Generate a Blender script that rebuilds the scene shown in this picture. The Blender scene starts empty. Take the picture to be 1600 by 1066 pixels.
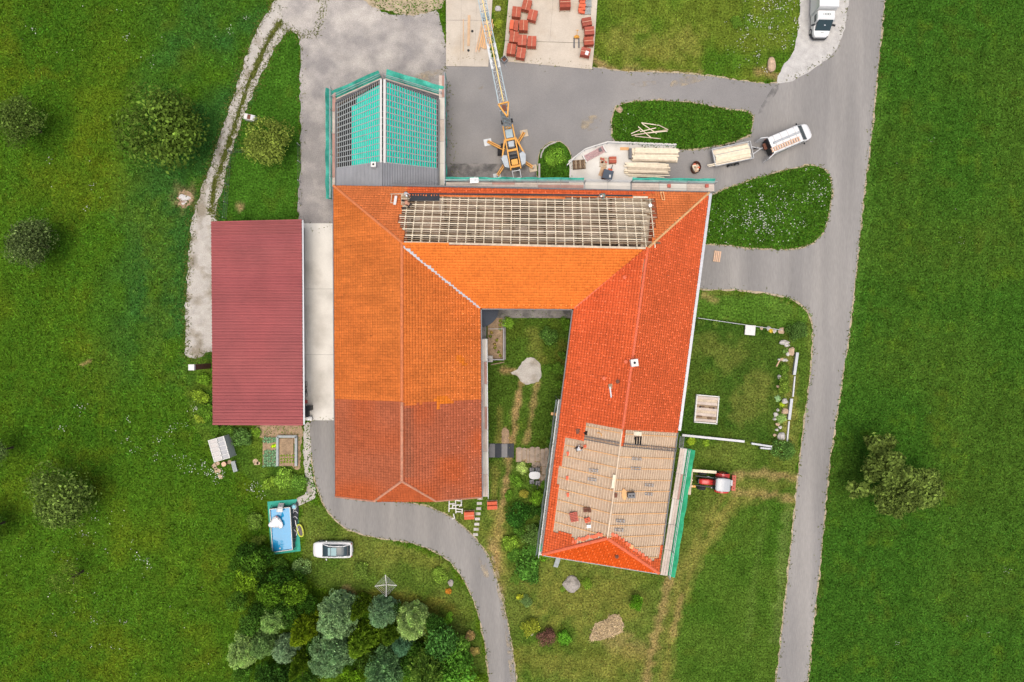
import bpy, bmesh, math, random
import numpy as np
from mathutils import Vector, Matrix

random.seed(11)
rng = np.random.default_rng(11)
RAD = math.radians
S = bpy.context.scene
COL = S.collection

# ------------------------------------------------------------------ camera, sky, sun, exposure
CAM_H = 76.0            # drone height above the yard, metres
FOC = 1064.0            # focal length in photo pixels (1600 wide)
cam = bpy.data.cameras.new('camera'); cam.sensor_width = 36.0; cam.lens = 36.0 * FOC / 1600.0
cam.clip_start = 1.0; cam.clip_end = 3000.0
cam_o = bpy.data.objects.new('camera', cam); COL.objects.link(cam_o)
cam_o.location = (0, 0, CAM_H); cam_o.rotation_euler = (0, 0, 0)
S.camera = cam_o

SUN_EL, SUN_AZ = RAD(80), RAD(190)      # soft sun through thin cloud, from the south
w = bpy.data.worlds.new('World'); S.world = w; w.use_nodes = True
nt = w.node_tree; bg = nt.nodes['Background']
sky = nt.nodes.new('ShaderNodeTexSky'); sky.sky_type = 'NISHITA'; sky.sun_disc = False
sky.sun_elevation = SUN_EL; sky.sun_rotation = SUN_AZ
sky.air_density = 1.0; sky.dust_density = 6.0; sky.ozone_density = 0.6
nt.links.new(sky.outputs[0], bg.inputs[0]); bg.inputs[1].default_value = 0.13

sl = bpy.data.lights.new('sun', 'SUN'); sl.energy = 1.5; sl.angle = RAD(50); sl.color = (1.0, 0.955, 0.89)
so = bpy.data.objects.new('sun', sl); COL.objects.link(so)
sd = Vector((math.sin(SUN_AZ) * math.cos(SUN_EL), math.cos(SUN_AZ) * math.cos(SUN_EL), math.sin(SUN_EL)))
so.location = (0, -60, 90); so.rotation_euler = sd.to_track_quat('Z', 'Y').to_euler()

S.view_settings.view_transform = 'Standard'; S.view_settings.look = 'None'
S.view_settings.gamma = 1.0; S.view_settings.exposure = 0.55

# ------------------------------------------------------------------ helpers
def W(px, py, z=0.0):
    """a place in the yard: photo coordinate at height z -> metres"""
    return Vector(((px - 800.0) * (CAM_H - z) / FOC, (533.0 - py) * (CAM_H - z) / FOC, z))

def lin(v):
    v /= 255.0
    return v / 12.92 if v <= 0.04045 else ((v + 0.055) / 1.055) ** 2.4
ALB = 0.62
def c(r, g, b, k=ALB):
    return (lin(r) * k, lin(g) * k, lin(b) * k)

def vnoise(x, y, scale, seed=0):
    r = np.random.default_rng(seed).random((128, 128))
    u = np.asarray(x, float) / scale + 1000.37; v = np.asarray(y, float) / scale + 1000.71
    i = np.floor(u).astype(int); j = np.floor(v).astype(int); fu = u - i; fv = v - j
    fu = fu * fu * (3 - 2 * fu); fv = fv * fv * (3 - 2 * fv)
    g = lambda a, b: r[a % 128, b % 128]
    return (g(i, j) * (1 - fu) + g(i + 1, j) * fu) * (1 - fv) + (g(i, j + 1) * (1 - fu) + g(i + 1, j + 1) * fu) * fv

def in_poly(x, y, poly):
    x = np.asarray(x, float); y = np.asarray(y, float); inside = np.zeros(x.shape, bool)
    n = len(poly); j = n - 1
    for i in range(n):
        xi, yi = poly[i][0], poly[i][1]; xj, yj = poly[j][0], poly[j][1]
        if yi != yj:
            cnd = ((yi > y) != (yj > y)) & (x < (xj - xi) * (y - yi) / (yj - yi) + xi)
            inside ^= cnd
        j = i
    return inside

def seg_dist(x, y, line):
    d = np.full(np.shape(x), 1e9)
    for (ax, ay), (bx, by) in zip(line[:-1], line[1:]):
        dx, dy = bx - ax, by - ay; L = dx * dx + dy * dy + 1e-9
        t = np.clip(((x - ax) * dx + (y - ay) * dy) / L, 0, 1)
        d = np.minimum(d, np.hypot(x - ax - t * dx, y - ay - t * dy))
    return d

# ------------------------------------------------------------------ materials
MATS = {}
def mat(name, col=None, rough=0.8, var=0.18, scale=3.0, fine=25.0, bump=0.0, bscale=30.0, attr=False, obj=False,
        metal=0.0, col2=None, c2scale=0.5, c2lo=0.45, c2hi=0.6, stretch=None, trans=0.0, coat=0.0, spec=0.3, alpha=1.0, finev=None, bias=None):
    """procedural surface: two scales of world-space noise on a base colour, an optional second colour in patches, fine relief"""
    m = bpy.data.materials.new(name); m.use_nodes = True; MATS[name] = m
    nt = m.node_tree; N = nt.nodes; L = nt.links; bs = N['Principled BSDF']
    geo = N.new('ShaderNodeNewGeometry'); vec = geo.outputs['Position']
    if stretch:
        mp = N.new('ShaderNodeMapping'); mp.inputs['Scale'].default_value = stretch[0]
        mp.inputs['Rotation'].default_value = (0, 0, stretch[1]); L.new(vec, mp.inputs['Vector']); svec = mp.outputs[0]
    else: svec = vec
    def noise(sc, v, det=3.0):
        n = N.new('ShaderNodeTexNoise'); n.inputs['Scale'].default_value = sc; n.inputs['Detail'].default_value = det
        L.new(v, n.inputs['Vector']); return n.outputs['Fac']
    def mul(a, b, fac=1.0):
        x = N.new('ShaderNodeMix'); x.data_type = 'RGBA'; x.blend_type = 'MULTIPLY'; x.inputs[0].default_value = fac
        L.new(a, x.inputs['A']) if hasattr(a, 'is_linked') else x.inputs['A'].__setattr__('default_value', a)
        L.new(b, x.inputs['B']) if hasattr(b, 'is_linked') else x.inputs['B'].__setattr__('default_value', b)
        return x.outputs['Result']
    def rng_map(f, lo, hi):
        r = N.new('ShaderNodeMapRange'); r.inputs['From Min'].default_value = 0.3; r.inputs['From Max'].default_value = 0.7
        r.inputs['To Min'].default_value = lo; r.inputs['To Max'].default_value = hi; L.new(f, r.inputs['Value'])
        return r.outputs['Result']
    rgb = N.new('ShaderNodeRGB'); rgb.outputs[0].default_value = (*(col or (1, 1, 1)), 1); cur = rgb.outputs[0]
    if col2:
        x = N.new('ShaderNodeMix'); x.data_type = 'RGBA'; L.new(cur, x.inputs['A']); x.inputs['B'].default_value = (*col2, 1)
        r = N.new('ShaderNodeMapRange'); r.inputs['From Min'].default_value = c2lo; r.inputs['From Max'].default_value = c2hi
        nf = noise(c2scale, svec, 6.0)
        if bias:      # where the second material lies more thickly
            dp = N.new('ShaderNodeVectorMath'); dp.operation = 'DOT_PRODUCT'; L.new(vec, dp.inputs[0]); dp.inputs[1].default_value = (bias[0], bias[1], 0)
            ad = N.new('ShaderNodeMath'); L.new(dp.outputs['Value'], ad.inputs[0]); ad.inputs[1].default_value = bias[2]
            a2 = N.new('ShaderNodeMath'); L.new(ad.outputs[0], a2.inputs[0]); L.new(nf, a2.inputs[1]); nf = a2.outputs[0]
        L.new(nf, r.inputs['Value']); L.new(r.outputs['Result'], x.inputs['Factor']); cur = x.outputs['Result']
    if attr:
        a = N.new('ShaderNodeAttribute'); a.attribute_name = 'Col'; cur = mul(cur, a.outputs['Color'])
    if obj:
        o = N.new('ShaderNodeObjectInfo'); cur = mul(cur, o.outputs['Color'])
    if var:
        cur = mul(cur, rng_map(noise(scale, svec), 1 - var, 1 + var))
        fv = var * 0.8 if finev is None else finev
        cur = mul(cur, rng_map(noise(fine, svec, 2.0), 1 - fv, 1 + fv))
    L.new(cur, bs.inputs['Base Color'])
    bs.inputs['Roughness'].default_value = rough; bs.inputs['Metallic'].default_value = metal
    bs.inputs['Specular IOR Level'].default_value = spec
    if coat: bs.inputs['Coat Weight'].default_value = coat
    if alpha < 1:      # thin scattered cover: broken up by noise
        r = N.new('ShaderNodeMapRange'); r.inputs['From Min'].default_value = 0.42; r.inputs['From Max'].default_value = 0.68; r.inputs['To Max'].default_value = alpha
        L.new(noise(1.1, vec, 5.0), r.inputs['Value']); L.new(r.outputs['Result'], bs.inputs['Alpha'])
    if bump:
        b = N.new('ShaderNodeBump'); b.inputs['Strength'].default_value = bump; b.inputs['Distance'].default_value = 0.05
        L.new(noise(bscale, svec, 4.0), b.inputs['Height']); L.new(b.outputs[0], bs.inputs['Normal'])
    if trans:
        t = N.new('ShaderNodeBsdfTranslucent'); L.new(cur, t.inputs['Color']); mx = N.new('ShaderNodeMixShader')
        mx.inputs[0].default_value = trans; L.new(bs.outputs[0], mx.inputs[1]); L.new(t.outputs[0], mx.inputs[2])
        L.new(mx.outputs[0], N['Material Output'].inputs['Surface'])
    return m

# ------------------------------------------------------------------ mesh building
ORG = {}      # world origin of every Empty / top-level object
class MB:
    def __init__(s): s.v = []; s.f = []; s.mi = []; s.cur = 0
    def add(s, vs, fs):
        b = len(s.v); s.v += [tuple(v) for v in vs]; s.f += [tuple(b + i for i in f) for f in fs]; s.mi += [s.cur] * len(fs); return s
    def hexa(s, p):      # 8 points: bottom ring, top ring
        return s.add(p, [(3, 2, 1, 0), (4, 5, 6, 7), (0, 1, 5, 4), (1, 2, 6, 5), (2, 3, 7, 6), (3, 0, 4, 7)])
    def box(s, cx, cy, cz, sx, sy, sz, rz=0.0):      # cz is the centre
        ca, sa = math.cos(rz), math.sin(rz); p = []
        for z in (-sz / 2, sz / 2):
            for x, y in ((-sx / 2, -sy / 2), (sx / 2, -sy / 2), (sx / 2, sy / 2), (-sx / 2, sy / 2)):
                p.append((cx + x * ca - y * sa, cy + x * sa + y * ca, cz + z))
        return s.hexa(p)
    def beam(s, a, b, wd, ht, up=(0, 0, 1)):      # rectangular bar between two points, its section centred on them
        a = Vector(a); b = Vector(b); d = (b - a).normalized(); up = Vector(up)
        if abs(d.dot(up.normalized())) > 0.98: up = Vector((0, 1, 0))
        r = d.cross(up).normalized(); u = r.cross(d).normalized(); p = []
        for e in (a, b):
            p += [e - r * wd / 2 - u * ht / 2, e + r * wd / 2 - u * ht / 2, e + r * wd / 2 + u * ht / 2, e - r * wd / 2 + u * ht / 2]
        return s.add(p, [(0, 1, 2, 3), (7, 6, 5, 4), (0, 4, 5, 1), (1, 5, 6, 2), (2, 6, 7, 3), (3, 7, 4, 0)])
    def tube(s, a, b, r0, r1=None, n=8):
        r1 = r0 if r1 is None else r1; a = Vector(a); b = Vector(b); d = (b - a).normalized()
        x = d.orthogonal().normalized(); y = d.cross(x); p = []
        for e, r in ((a, r0), (b, r1)):
            for k in range(n):
                t = 2 * math.pi * k / n; p.append(e + x * (r * math.cos(t)) + y * (r * math.sin(t)))
        fs = [(k, (k + 1) % n, n + (k + 1) % n, n + k) for k in range(n)]
        return s.add(p, fs + [tuple(range(n - 1, -1, -1)), tuple(range(n, 2 * n))])
    def path(s, pts, r, n=6):      # bent pipe
        for a, b in zip(pts[:-1], pts[1:]): s.tube(a, b, r, r, n)
        return s
    def prism(s, poly, z0, z1):
        n = len(poly); ar = sum(poly[i][0] * poly[(i + 1) % n][1] - poly[(i + 1) % n][0] * poly[i][1] for i in range(n))
        if ar < 0: poly = poly[::-1]
        p = [(q[0], q[1], z0) for q in poly] + [(q[0], q[1], z1) for q in poly]
        return s.add(p, [tuple(range(n - 1, -1, -1)), tuple(range(n, 2 * n))] + [(i, (i + 1) % n, n + (i + 1) % n, n + i) for i in range(n)])
    def disc(s, cx, cy, z0, z1, r, n=20, rx=None, rot=0.0, jag=0.0):
        rx = rx or r; pts = []
        for k in range(n):
            t = 2 * math.pi * k / n; q = 1 + random.uniform(-jag, jag); x, y = rx * math.cos(t) * q, r * math.sin(t) * q
            pts.append((cx + x * math.cos(rot) - y * math.sin(rot), cy + x * math.sin(rot) + y * math.cos(rot)))
        return s.prism(pts, z0, z1)
    def loft(s, st, n=16, e=0.35, cap=True):      # stations (x, y centre, half width, z bottom, z top): rounded-box rings
        b = len(s.v); rings = []
        for (x, yc, hw, zb, zt) in st:
            ring = []
            for k in range(n):
                t = 2 * math.pi * (k + 0.5) / n; ct, sn = math.cos(t), math.sin(t)
                yy = math.copysign(abs(ct) ** e, ct); zz = math.copysign(abs(sn) ** e, sn)
                ring.append((x, yc + hw * yy, (zb + zt) / 2 + (zt - zb) / 2 * zz))
            rings.append(ring)
        vs = [v for r in rings for v in r]; fs = []
        for i in range(len(st) - 1):
            for k in range(n):
                k2 = (k + 1) % n; fs.append((i * n + k, i * n + k2, (i + 1) * n + k2, (i + 1) * n + k))
        if cap: fs += [tuple(range(n - 1, -1, -1)), tuple(range((len(st) - 1) * n, len(st) * n))]
        return s.add(vs, fs)
    def blob(s, cx, cy, cz, rx, ry, rz, jag=0.12, sub=2, flat=0.0):
        bm = bmesh.new(); bmesh.ops.create_icosphere(bm, subdivisions=sub, radius=1.0)
        sd = random.random() * 100
        for v in bm.verts:
            n = 1 + jag * (math.sin(v.co.x * 3.1 + sd) + math.sin(v.co.y * 4.3 + sd * 2) + math.sin(v.co.z * 3.7 + sd * 3)) / 1.6 + random.uniform(-jag, jag) * 0.35
            v.co *= n
        vs = [(cx + v.co.x * rx, cy + v.co.y * ry, max(cz + v.co.z * rz, flat)) for v in bm.verts]
        fs = [tuple(v.index for v in f.verts) for f in bm.faces]; bm.free()
        return s.add(vs, fs)

def mesh_of(name, mb, mats, off=(0, 0, 0), smooth=False):
    me = bpy.data.meshes.new(name); o = Vector(off)
    me.from_pydata([(v[0] - o.x, v[1] - o.y, v[2] - o.z) for v in mb.v], [], mb.f)
    for m in (mats if isinstance(mats, (list, tuple)) else [mats]): me.materials.append(MATS[m])
    if any(mb.mi): me.polygons.foreach_set('material_index', mb.mi)
    if smooth: me.polygons.foreach_set('use_smooth', [True] * len(me.polygons))
    me.update(); return me

def tag(o, label=None, cat=None, group=None, kind=None):
    if label: o['label'] = label
    if cat: o['category'] = cat
    if group: o['group'] = group
    if kind: o['kind'] = kind
    return o

def thing(name, label, cat, loc=(0, 0, 0), rz=0.0, group=None):
    o = bpy.data.objects.new(name, None); COL.objects.link(o); o.empty_display_size = 0.3
    o.location = loc; o.rotation_euler = (0, 0, rz); ORG[o.name] = Vector(loc)
    return tag(o, label, cat, group)

def part(name, mb, mats, parent, world=False, smooth=False, label=None, kind=None):
    off = ORG[parent.name] if world else (0, 0, 0)
    o = bpy.data.objects.new(name, mesh_of(name, mb, mats, off, smooth)); COL.objects.link(o); o.parent = parent
    ORG[o.name] = ORG.get(parent.name, Vector((0, 0, 0)))
    return tag(o, label, kind=kind)

def solo(name, mb, mats, label, cat, group=None, smooth=False, kind=None):
    """a thing that is one mesh, its origin at its base"""
    a = np.array(mb.v); o3 = Vector(((a[:, 0].min() + a[:, 0].max()) / 2, (a[:, 1].min() + a[:, 1].max()) / 2, a[:, 2].min()))
    o = bpy.data.objects.new(name, mesh_of(name, mb, mats, o3, smooth)); COL.objects.link(o); o.location = o3; ORG[o.name] = o3
    return tag(o, label, cat, group, kind)

def struct(name, mb, mats, kind='structure'):
    o = bpy.data.objects.new(name, mesh_of(name, mb, mats)); COL.objects.link(o); ORG[o.name] = Vector((0, 0, 0))
    return tag(o, kind=kind)

def dup(root, loc, rz=0.0, label=None, group=None, scale=None):
    r = root.copy(); COL.objects.link(r); r.location = loc; r.rotation_euler = (0, 0, rz); ORG[r.name] = Vector(loc)
    if scale: r.scale = scale
    if label: r['label'] = label
    if group: r['group'] = group
    for ch in list(root.children):
        k = ch.copy(); COL.objects.link(k); k.parent = r
        for g in list(ch.children):
            d = g.copy(); COL.objects.link(d); d.parent = k
    return r

def share(src, parent, loc, rz=0.0, scale=None):
    """another copy of one piece under the same parent (shares the mesh)"""
    k = src.copy(); COL.objects.link(k); k.parent = parent; k.location = loc; k.rotation_euler = (0, 0, rz)
    if scale: k.scale = scale
    return k

def raw_mesh(name, verts, faces4, mats, cols=None, smooth=False):
    """fast mesh from numpy quads with a colour per vertex"""
    me = bpy.data.meshes.new(name); nv, nf = len(verts), len(faces4); k = faces4.shape[1]
    me.vertices.add(nv); me.vertices.foreach_set('co', np.asarray(verts, np.float32).ravel())
    me.loops.add(nf * k); me.loops.foreach_set('vertex_index', faces4.astype(np.int32).ravel())
    me.polygons.add(nf); me.polygons.foreach_set('loop_start', np.arange(0, nf * k, k, dtype=np.int32))
    me.polygons.foreach_set('loop_total', np.full(nf, k, np.int32))
    if smooth: me.polygons.foreach_set('use_smooth', np.ones(nf, bool))
    me.update(calc_edges=True)
    if cols is not None:
        a = me.color_attributes.new('Col', 'FLOAT_COLOR', 'POINT')
        a.data.foreach_set('color', np.c_[cols, np.ones(nv)].astype(np.float32).ravel())
    for m in (mats if isinstance(mats, (list, tuple)) else [mats]): me.materials.append(MATS[m])
    return me
# ------------------------------------------------------------------ materials used across the place
mat('grass', (0.76, 0.76, 0.72), attr=True, rough=1.0, var=0.2, scale=1.3, fine=5.0, finev=0.6, bump=0.6, bscale=14.0, spec=0.0)  # base darkened and mottled for thatch and the shade between blades
mat('grass_blade', attr=True, rough=0.95, var=0.0, trans=0.2, spec=0.0)
mat('leaf', (2.1, 2.25, 1.5), attr=True, obj=True, rough=0.8, var=0.0, trans=0.3, spec=0.06)
mat('petal', c(245, 245, 240), var=0.05, trans=0.3)
mat('asphalt', c(148, 145, 142), rough=0.92, var=0.06, scale=0.35, fine=14.0, finev=0.10, bump=0.25, bscale=60.0, col2=c(160, 156, 151), c2scale=0.09)
mat('road_asphalt', c(148, 145, 141), rough=0.92, var=0.07, scale=0.6, fine=16.0, finev=0.09, bump=0.25, bscale=60.0, col2=c(166, 162, 156), c2scale=0.35, stretch=((1.0, 0.10, 1.0), RAD(-8)), c2lo=0.42, c2hi=0.66)
mat('gravel', c(158, 153, 149), rough=0.95, var=0.10, scale=0.9, fine=12.0, finev=0.2, bump=0.7, bscale=22.0, col2=c(204, 197, 187), c2scale=0.4, c2lo=0.42, c2hi=0.78, bias=(-0.004, 0.013, -0.42))
mat('pale_gravel', c(200, 194, 184), rough=0.95, var=0.12, scale=1.2, fine=11.0, finev=0.16, bump=0.7, bscale=20.0, col2=c(158, 148, 130), c2scale=0.5, c2lo=0.5, c2hi=0.66)
mat('white_gravel', c(205, 202, 196), rough=0.95, var=0.12, scale=1.5, fine=14.0, finev=0.12, bump=0.5, bscale=25.0)
mat('verge_sand', c(188, 172, 142), rough=0.95, var=0.25, scale=1.4, fine=9.0, bump=0.4)
mat('concrete', c(240, 236, 226), rough=0.9, var=0.06, scale=0.5, fine=10.0, finev=0.05, bump=0.1, col2=c(192, 185, 174), c2scale=0.22, c2lo=0.5, c2hi=0.75)
mat('beige_slab', c(216, 204, 186), rough=0.9, var=0.07, scale=0.7, fine=9.0, finev=0.06, bump=0.15, col2=c(205, 190, 168), c2scale=0.3, c2lo=0.5, c2hi=0.7)
mat('paving', c(150, 145, 140), rough=0.9, var=0.15, scale=1.5, fine=8.0, bump=0.3, col2=c(110, 108, 105), c2scale=0.8)
mat('soil', c(172, 146, 116), rough=0.95, var=0.25, scale=1.8, fine=10.0, bump=0.6, bscale=12.0)
mat('straw', c(186, 164, 130), rough=0.95, var=0.3, scale=2.2, fine=9.0, bump=0.7, bscale=9.0)
mat('ash', c(222, 218, 214), rough=0.95, var=0.15, scale=3.0, col2=c(160, 130, 110), c2scale=1.2, bump=0.4)
mat('kerb', c(196, 190, 182), rough=0.9, var=0.15, scale=2.0)
mat('stone', c(178, 170, 160), rough=0.9, var=0.22, scale=2.5, fine=12.0, bump=0.6, bscale=8.0)
mat('beige_stone', c(206, 178, 148), rough=0.9, var=0.2, scale=3.0, bump=0.5, bscale=8.0)
mat('pale_stone', c(205, 200, 192), rough=0.9, var=0.2, scale=3.0, bump=0.4, bscale=9.0)

# ------------------------------------------------------------------ outlines of the ground (photo coordinates at z = 0)
def smooth_line(pts, closed=True, step=0.45, rag=0.0, seed=0):
    """Catmull-Rom through the points, resampled in metres, with a ragged edge"""
    P = [W(*p) for p in pts]; n = len(P); out = []
    rr = random.Random(seed)
    for i in range(n if closed else n - 1):
        p0, p1, p2, p3 = P[(i - 1) % n], P[i], P[(i + 1) % n], P[(i + 2) % n]
        if not closed:
            p0 = P[max(i - 1, 0)]; p3 = P[min(i + 2, n - 1)]
        k = max(2, int((p2 - p1).length / step))
        sharp = (p2 - p1).length > 14
        for t in (j / k for j in range(k)):
            q = p1.lerp(p2, t) if sharp else 0.5 * ((2 * p1) + (p2 - p0) * t + (2 * p0 - 5 * p1 + 4 * p2 - p3) * t * t + (3 * p1 - p0 - 3 * p2 + p3) * t ** 3)
            out.append((q.x + rr.uniform(-rag, rag), q.y + rr.uniform(-rag, rag)))
    return out

def grow(poly, d):
    n = len(poly); ar = sum(poly[i][0] * poly[(i + 1) % n][1] - poly[(i + 1) % n][0] * poly[i][1] for i in range(n)); sg = 1 if ar > 0 else -1
    out = []
    for i in range(n):
        a = poly[i - 1]; b = poly[(i + 1) % n]; dx, dy = b[0] - a[0], b[1] - a[1]; L = math.hypot(dx, dy) + 1e-9
        q = d * random.uniform(0.2, 1.25)
        out.append((poly[i][0] + sg * dy / L * q, poly[i][1] - sg * dx / L * q))
    return out

def flat(poly, z):
    n = len(poly); ar = sum(poly[i][0] * poly[(i + 1) % n][1] - poly[(i + 1) % n][0] * poly[i][1] for i in range(n))
    if ar < 0: poly = poly[::-1]
    m = MB(); m.add([(x, y, z) for x, y in poly], [tuple(range(n))]); return m

ROAD_PX = [(1388, -60), (1382, 0), (1372, 100), (1362, 200), (1350, 300), (1338, 420), (1325, 530), (1308, 640), (1295, 730), (1284, 850), (1272, 960), (1261, 1066), (1254, 1130),
           (1205, 1130), (1213, 1066), (1225, 960), (1239, 830), (1250, 720), (1261, 630), (1269, 560), (1270, 510), (1261, 485), (1240, 468), (1200, 458), (1150, 452), (1088, 446),
           (1080, 380), (1080, 330), (1000, 330), (800, 330), (690, 300), (697, 200), (697, 104), (790, 94), (860, 100), (930, 106), (975, 112), (1060, 115), (1125, 122), (1190, 131), (1212, 131),
           (1245, 119), (1275, 102), (1300, 82), (1315, 50), (1322, 0), (1326, -60)]
ISLE1_PX = [(957, 185), (965, 168), (990, 160), (1040, 158), (1090, 163), (1140, 172), (1172, 178), (1173, 205), (1150, 220), (1110, 229), (1075, 233), (1030, 231), (962, 222), (958, 204)]
ISLE2_PX = [(1098, 318), (1125, 300), (1180, 280), (1235, 265), (1270, 260), (1290, 268), (1298, 288), (1297, 320), (1290, 352), (1275, 375), (1240, 388), (1190, 388), (1130, 382), (1085, 376), (1085, 340)]
ISLE3_PX = [(843, 280), (842, 245), (852, 228), (868, 222), (882, 226), (892, 245), (891, 280)]
DRIVE_PX = [(486, 657), (505, 656), (540, 656), (540, 700), (540, 740), (535, 772), (560, 780), (600, 782), (660, 790), (700, 806), (722, 822), (748, 848), (766, 878), (780, 920), (792, 970), (801, 1020), (806, 1066), (810, 1130),
            (772, 1130), (765, 1066), (757, 1000), (741, 940), (716, 892), (682, 863), (640, 848), (590, 840), (545, 827), (514, 800), (494, 755), (486, 700)]
YARD_PX = [(470, -60), (560, -60), (590, 14), (640, 22), (680, 18), (690, 40), (697, 70), (698, 104), (698, 130), (698, 320), (560, 330), (540, 350), (471, 349), (470, 250), (469, 120), (468, 60), (458, 46), (446, 50), (440, 20), (440, -60)]
LANE_PX = [(440, -60), (428, 0), (404, 40), (384, 90), (362, 160), (341, 220), (325, 270), (310, 310), (298, 360), (292, 430), (289, 500), (290, 552), (308, 560), (330, 548), (345, 545), (350, 420), (340, 348), (336, 340), (347, 295),
           (358, 250), (374, 200), (394, 150), (418, 98), (440, 62), (452, 46), (470, 56), (500, 40), (500, -60)]
PARK_PX = [(1254, -60), (1250, 0), (1247, 50), (1236, 88), (1222, 106), (1214, 130), (1240, 126), (1275, 106), (1302, 84), (1318, 50), (1326, 0), (1330, -60)]
SLABW_PX = [(697, -60), (772, -60), (771, 40), (763, 105), (730, 107), (697, 104)]
SLABN_PX = [(798, -60), (936, -60), (930, 40), (925, 108), (870, 103), (786, 96), (786, 84), (793, 55)]
CONC_PX = [(460, 349), (552, 349), (552, 657), (460, 657)]
TERR_PX = [(888, 310), (890, 262), (888, 252), (915, 232), (949, 221), (1056, 225), (1056, 236), (985, 284), (985, 310)]

asph = smooth_line(ROAD_PX, rag=0.05, seed=1); drive = smooth_line(DRIVE_PX, rag=0.04, seed=2); yard = smooth_line(YARD_PX, rag=0.12, seed=3)
lane = smooth_line(LANE_PX, rag=0.14, seed=4); park = smooth_line(PARK_PX, rag=0.1, seed=5)
isle1 = smooth_line(ISLE1_PX, rag=0.06, seed=6); isle2 = smooth_line(ISLE2_PX, rag=0.06, seed=7); isle3 = smooth_line(ISLE3_PX, rag=0.05, seed=8)
pl = lambda pts: [tuple(W(*p).xy) for p in pts]
slabw, slabn, conc, terr = pl(SLABW_PX), pl(SLABN_PX), pl(CONC_PX), pl(TERR_PX)

struct('road_verge', flat(grow(asph, 0.2), 0.006), 'verge_sand')
struct('drive_verge', flat(grow(drive, 0.16), 0.006), 'verge_sand')
struct('gravel_lane', flat(lane, 0.010), 'pale_gravel')
struct('gravel_yard', flat(yard, 0.016), 'gravel')
struct('road', flat(asph, 0.022), 'road_asphalt')
struct('driveway', flat(drive, 0.022), 'road_asphalt')
struct('parking_strip', flat(park, 0.028), 'white_gravel')
for far in (((1326, -50), (1387, -50), (1432, -700), (1371, -700)), ((1206, 1120), (1255, 1120), (1197, 1700), (1148, 1700)), ((771, 1120), (809, 1120), (846, 1700), (808, 1700))):      # the roads run on beyond the view
    struct('road', flat([tuple(W(*p).xy) for p in far], 0.0185), 'road_asphalt')
yard_asph = smooth_line([(697, 104), (790, 94), (860, 100), (930, 106), (975, 112), (1060, 115), (1125, 122), (1190, 131), (1212, 131), (1200, 150), (1190, 172), (1120, 250), (1105, 305), (1000, 330), (697, 330)], rag=0.02)
struct('yard_asphalt', flat(yard_asph, 0.0265), 'asphalt')
# verges and lawns of the islands in the asphalt
for nm, pg in (('island_verge', isle1), ('island_verge', isle2), ('island_verge', isle3)):
    struct(nm, flat(grow(pg, 0.22 if pg is not isle3 else 0.1), 0.034), 'verge_sand')

# ------------------------------------------------------------------ colour of the grass: meadow, field, lawns, worn tracks
MEADOW = np.array(c(70, 110, 28)); MEADOW_Y = np.array(c(88, 116, 28)); CLOVER = np.array(c(52, 100, 44)); MEADOW_D = np.array(c(52, 94, 24))
FIELD = np.array(c(60, 104, 33)); FIELD_D = np.array(c(68, 105, 35)); LAWN = np.array(c(112, 124, 54)); LAWN_G = np.array(c(86, 112, 40)); TAN = np.array(c(168, 146, 104))
LAWN_Y = np.array(c(128, 130, 62)); ISLE = np.array(c(72, 112, 36)); DRY = np.array(c(140, 140, 74))
lawn_polys = [   # (outline, colour a, colour b)
    ([(1075, 446), (1200, 458), (1262, 485), (1272, 520), (1250, 720), (1239, 830), (1225, 960), (1213, 1066), (1205, 1130), (770, 1130), (790, 960), (765, 870), (700, 806), (640, 780), (700, 770), (740, 480), (1075, 480)], LAWN, LAWN_G),
    ([(750, 480), (900, 480), (870, 720), (750, 720)], LAWN_G, LAWN_G * 0.85),
    ([(1085, 495), (1230, 520), (1220, 690), (1060, 685)], np.array(c(84, 106, 40)), np.array(c(68, 98, 34))),
    ([(470, 790), (520, 800), (590, 842), (690, 870), (740, 940), (765, 1060), (560, 940), (470, 900)], LAWN, LAWN_G),
    ([(926, -60), (1255, -60), (1248, 60), (1222, 110), (1190, 130), (1060, 115), (930, 106)], np.array(c(108, 124, 44)), np.array(c(82, 116, 34))),
    ([(1085, 455), (1200, 462), (1255, 485), (1262, 515), (1085, 495)], np.array(c(96, 128, 48)), np.array(c(84, 118, 40))),
    ([(1160, 786), (1210, 782), (1238, 790), (1212, 1130), (1034, 1130), (1052, 1040), (1068, 965), (1092, 895), (1122, 832)], np.array(c(86, 114, 40)), np.array(c(74, 108, 34))),
    ([(345, 345), (375, 200), (420, 95), (450, 48), (472, 50), (472, 345)], np.array(c(72, 112, 34)), np.array(c(62, 100, 30))),
    ([(770, -60), (797, -60), (790, 95), (765, 110)], np.array(c(120, 128, 50)), np.array(c(90, 110, 40))),
    ([(290, 560), (335, 560), (335, 660), (480, 660), (480, 780), (420, 780), (350, 720), (300, 660)], np.array(c(96, 120, 40)), np.array(c(72, 104, 34))),
]
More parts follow.
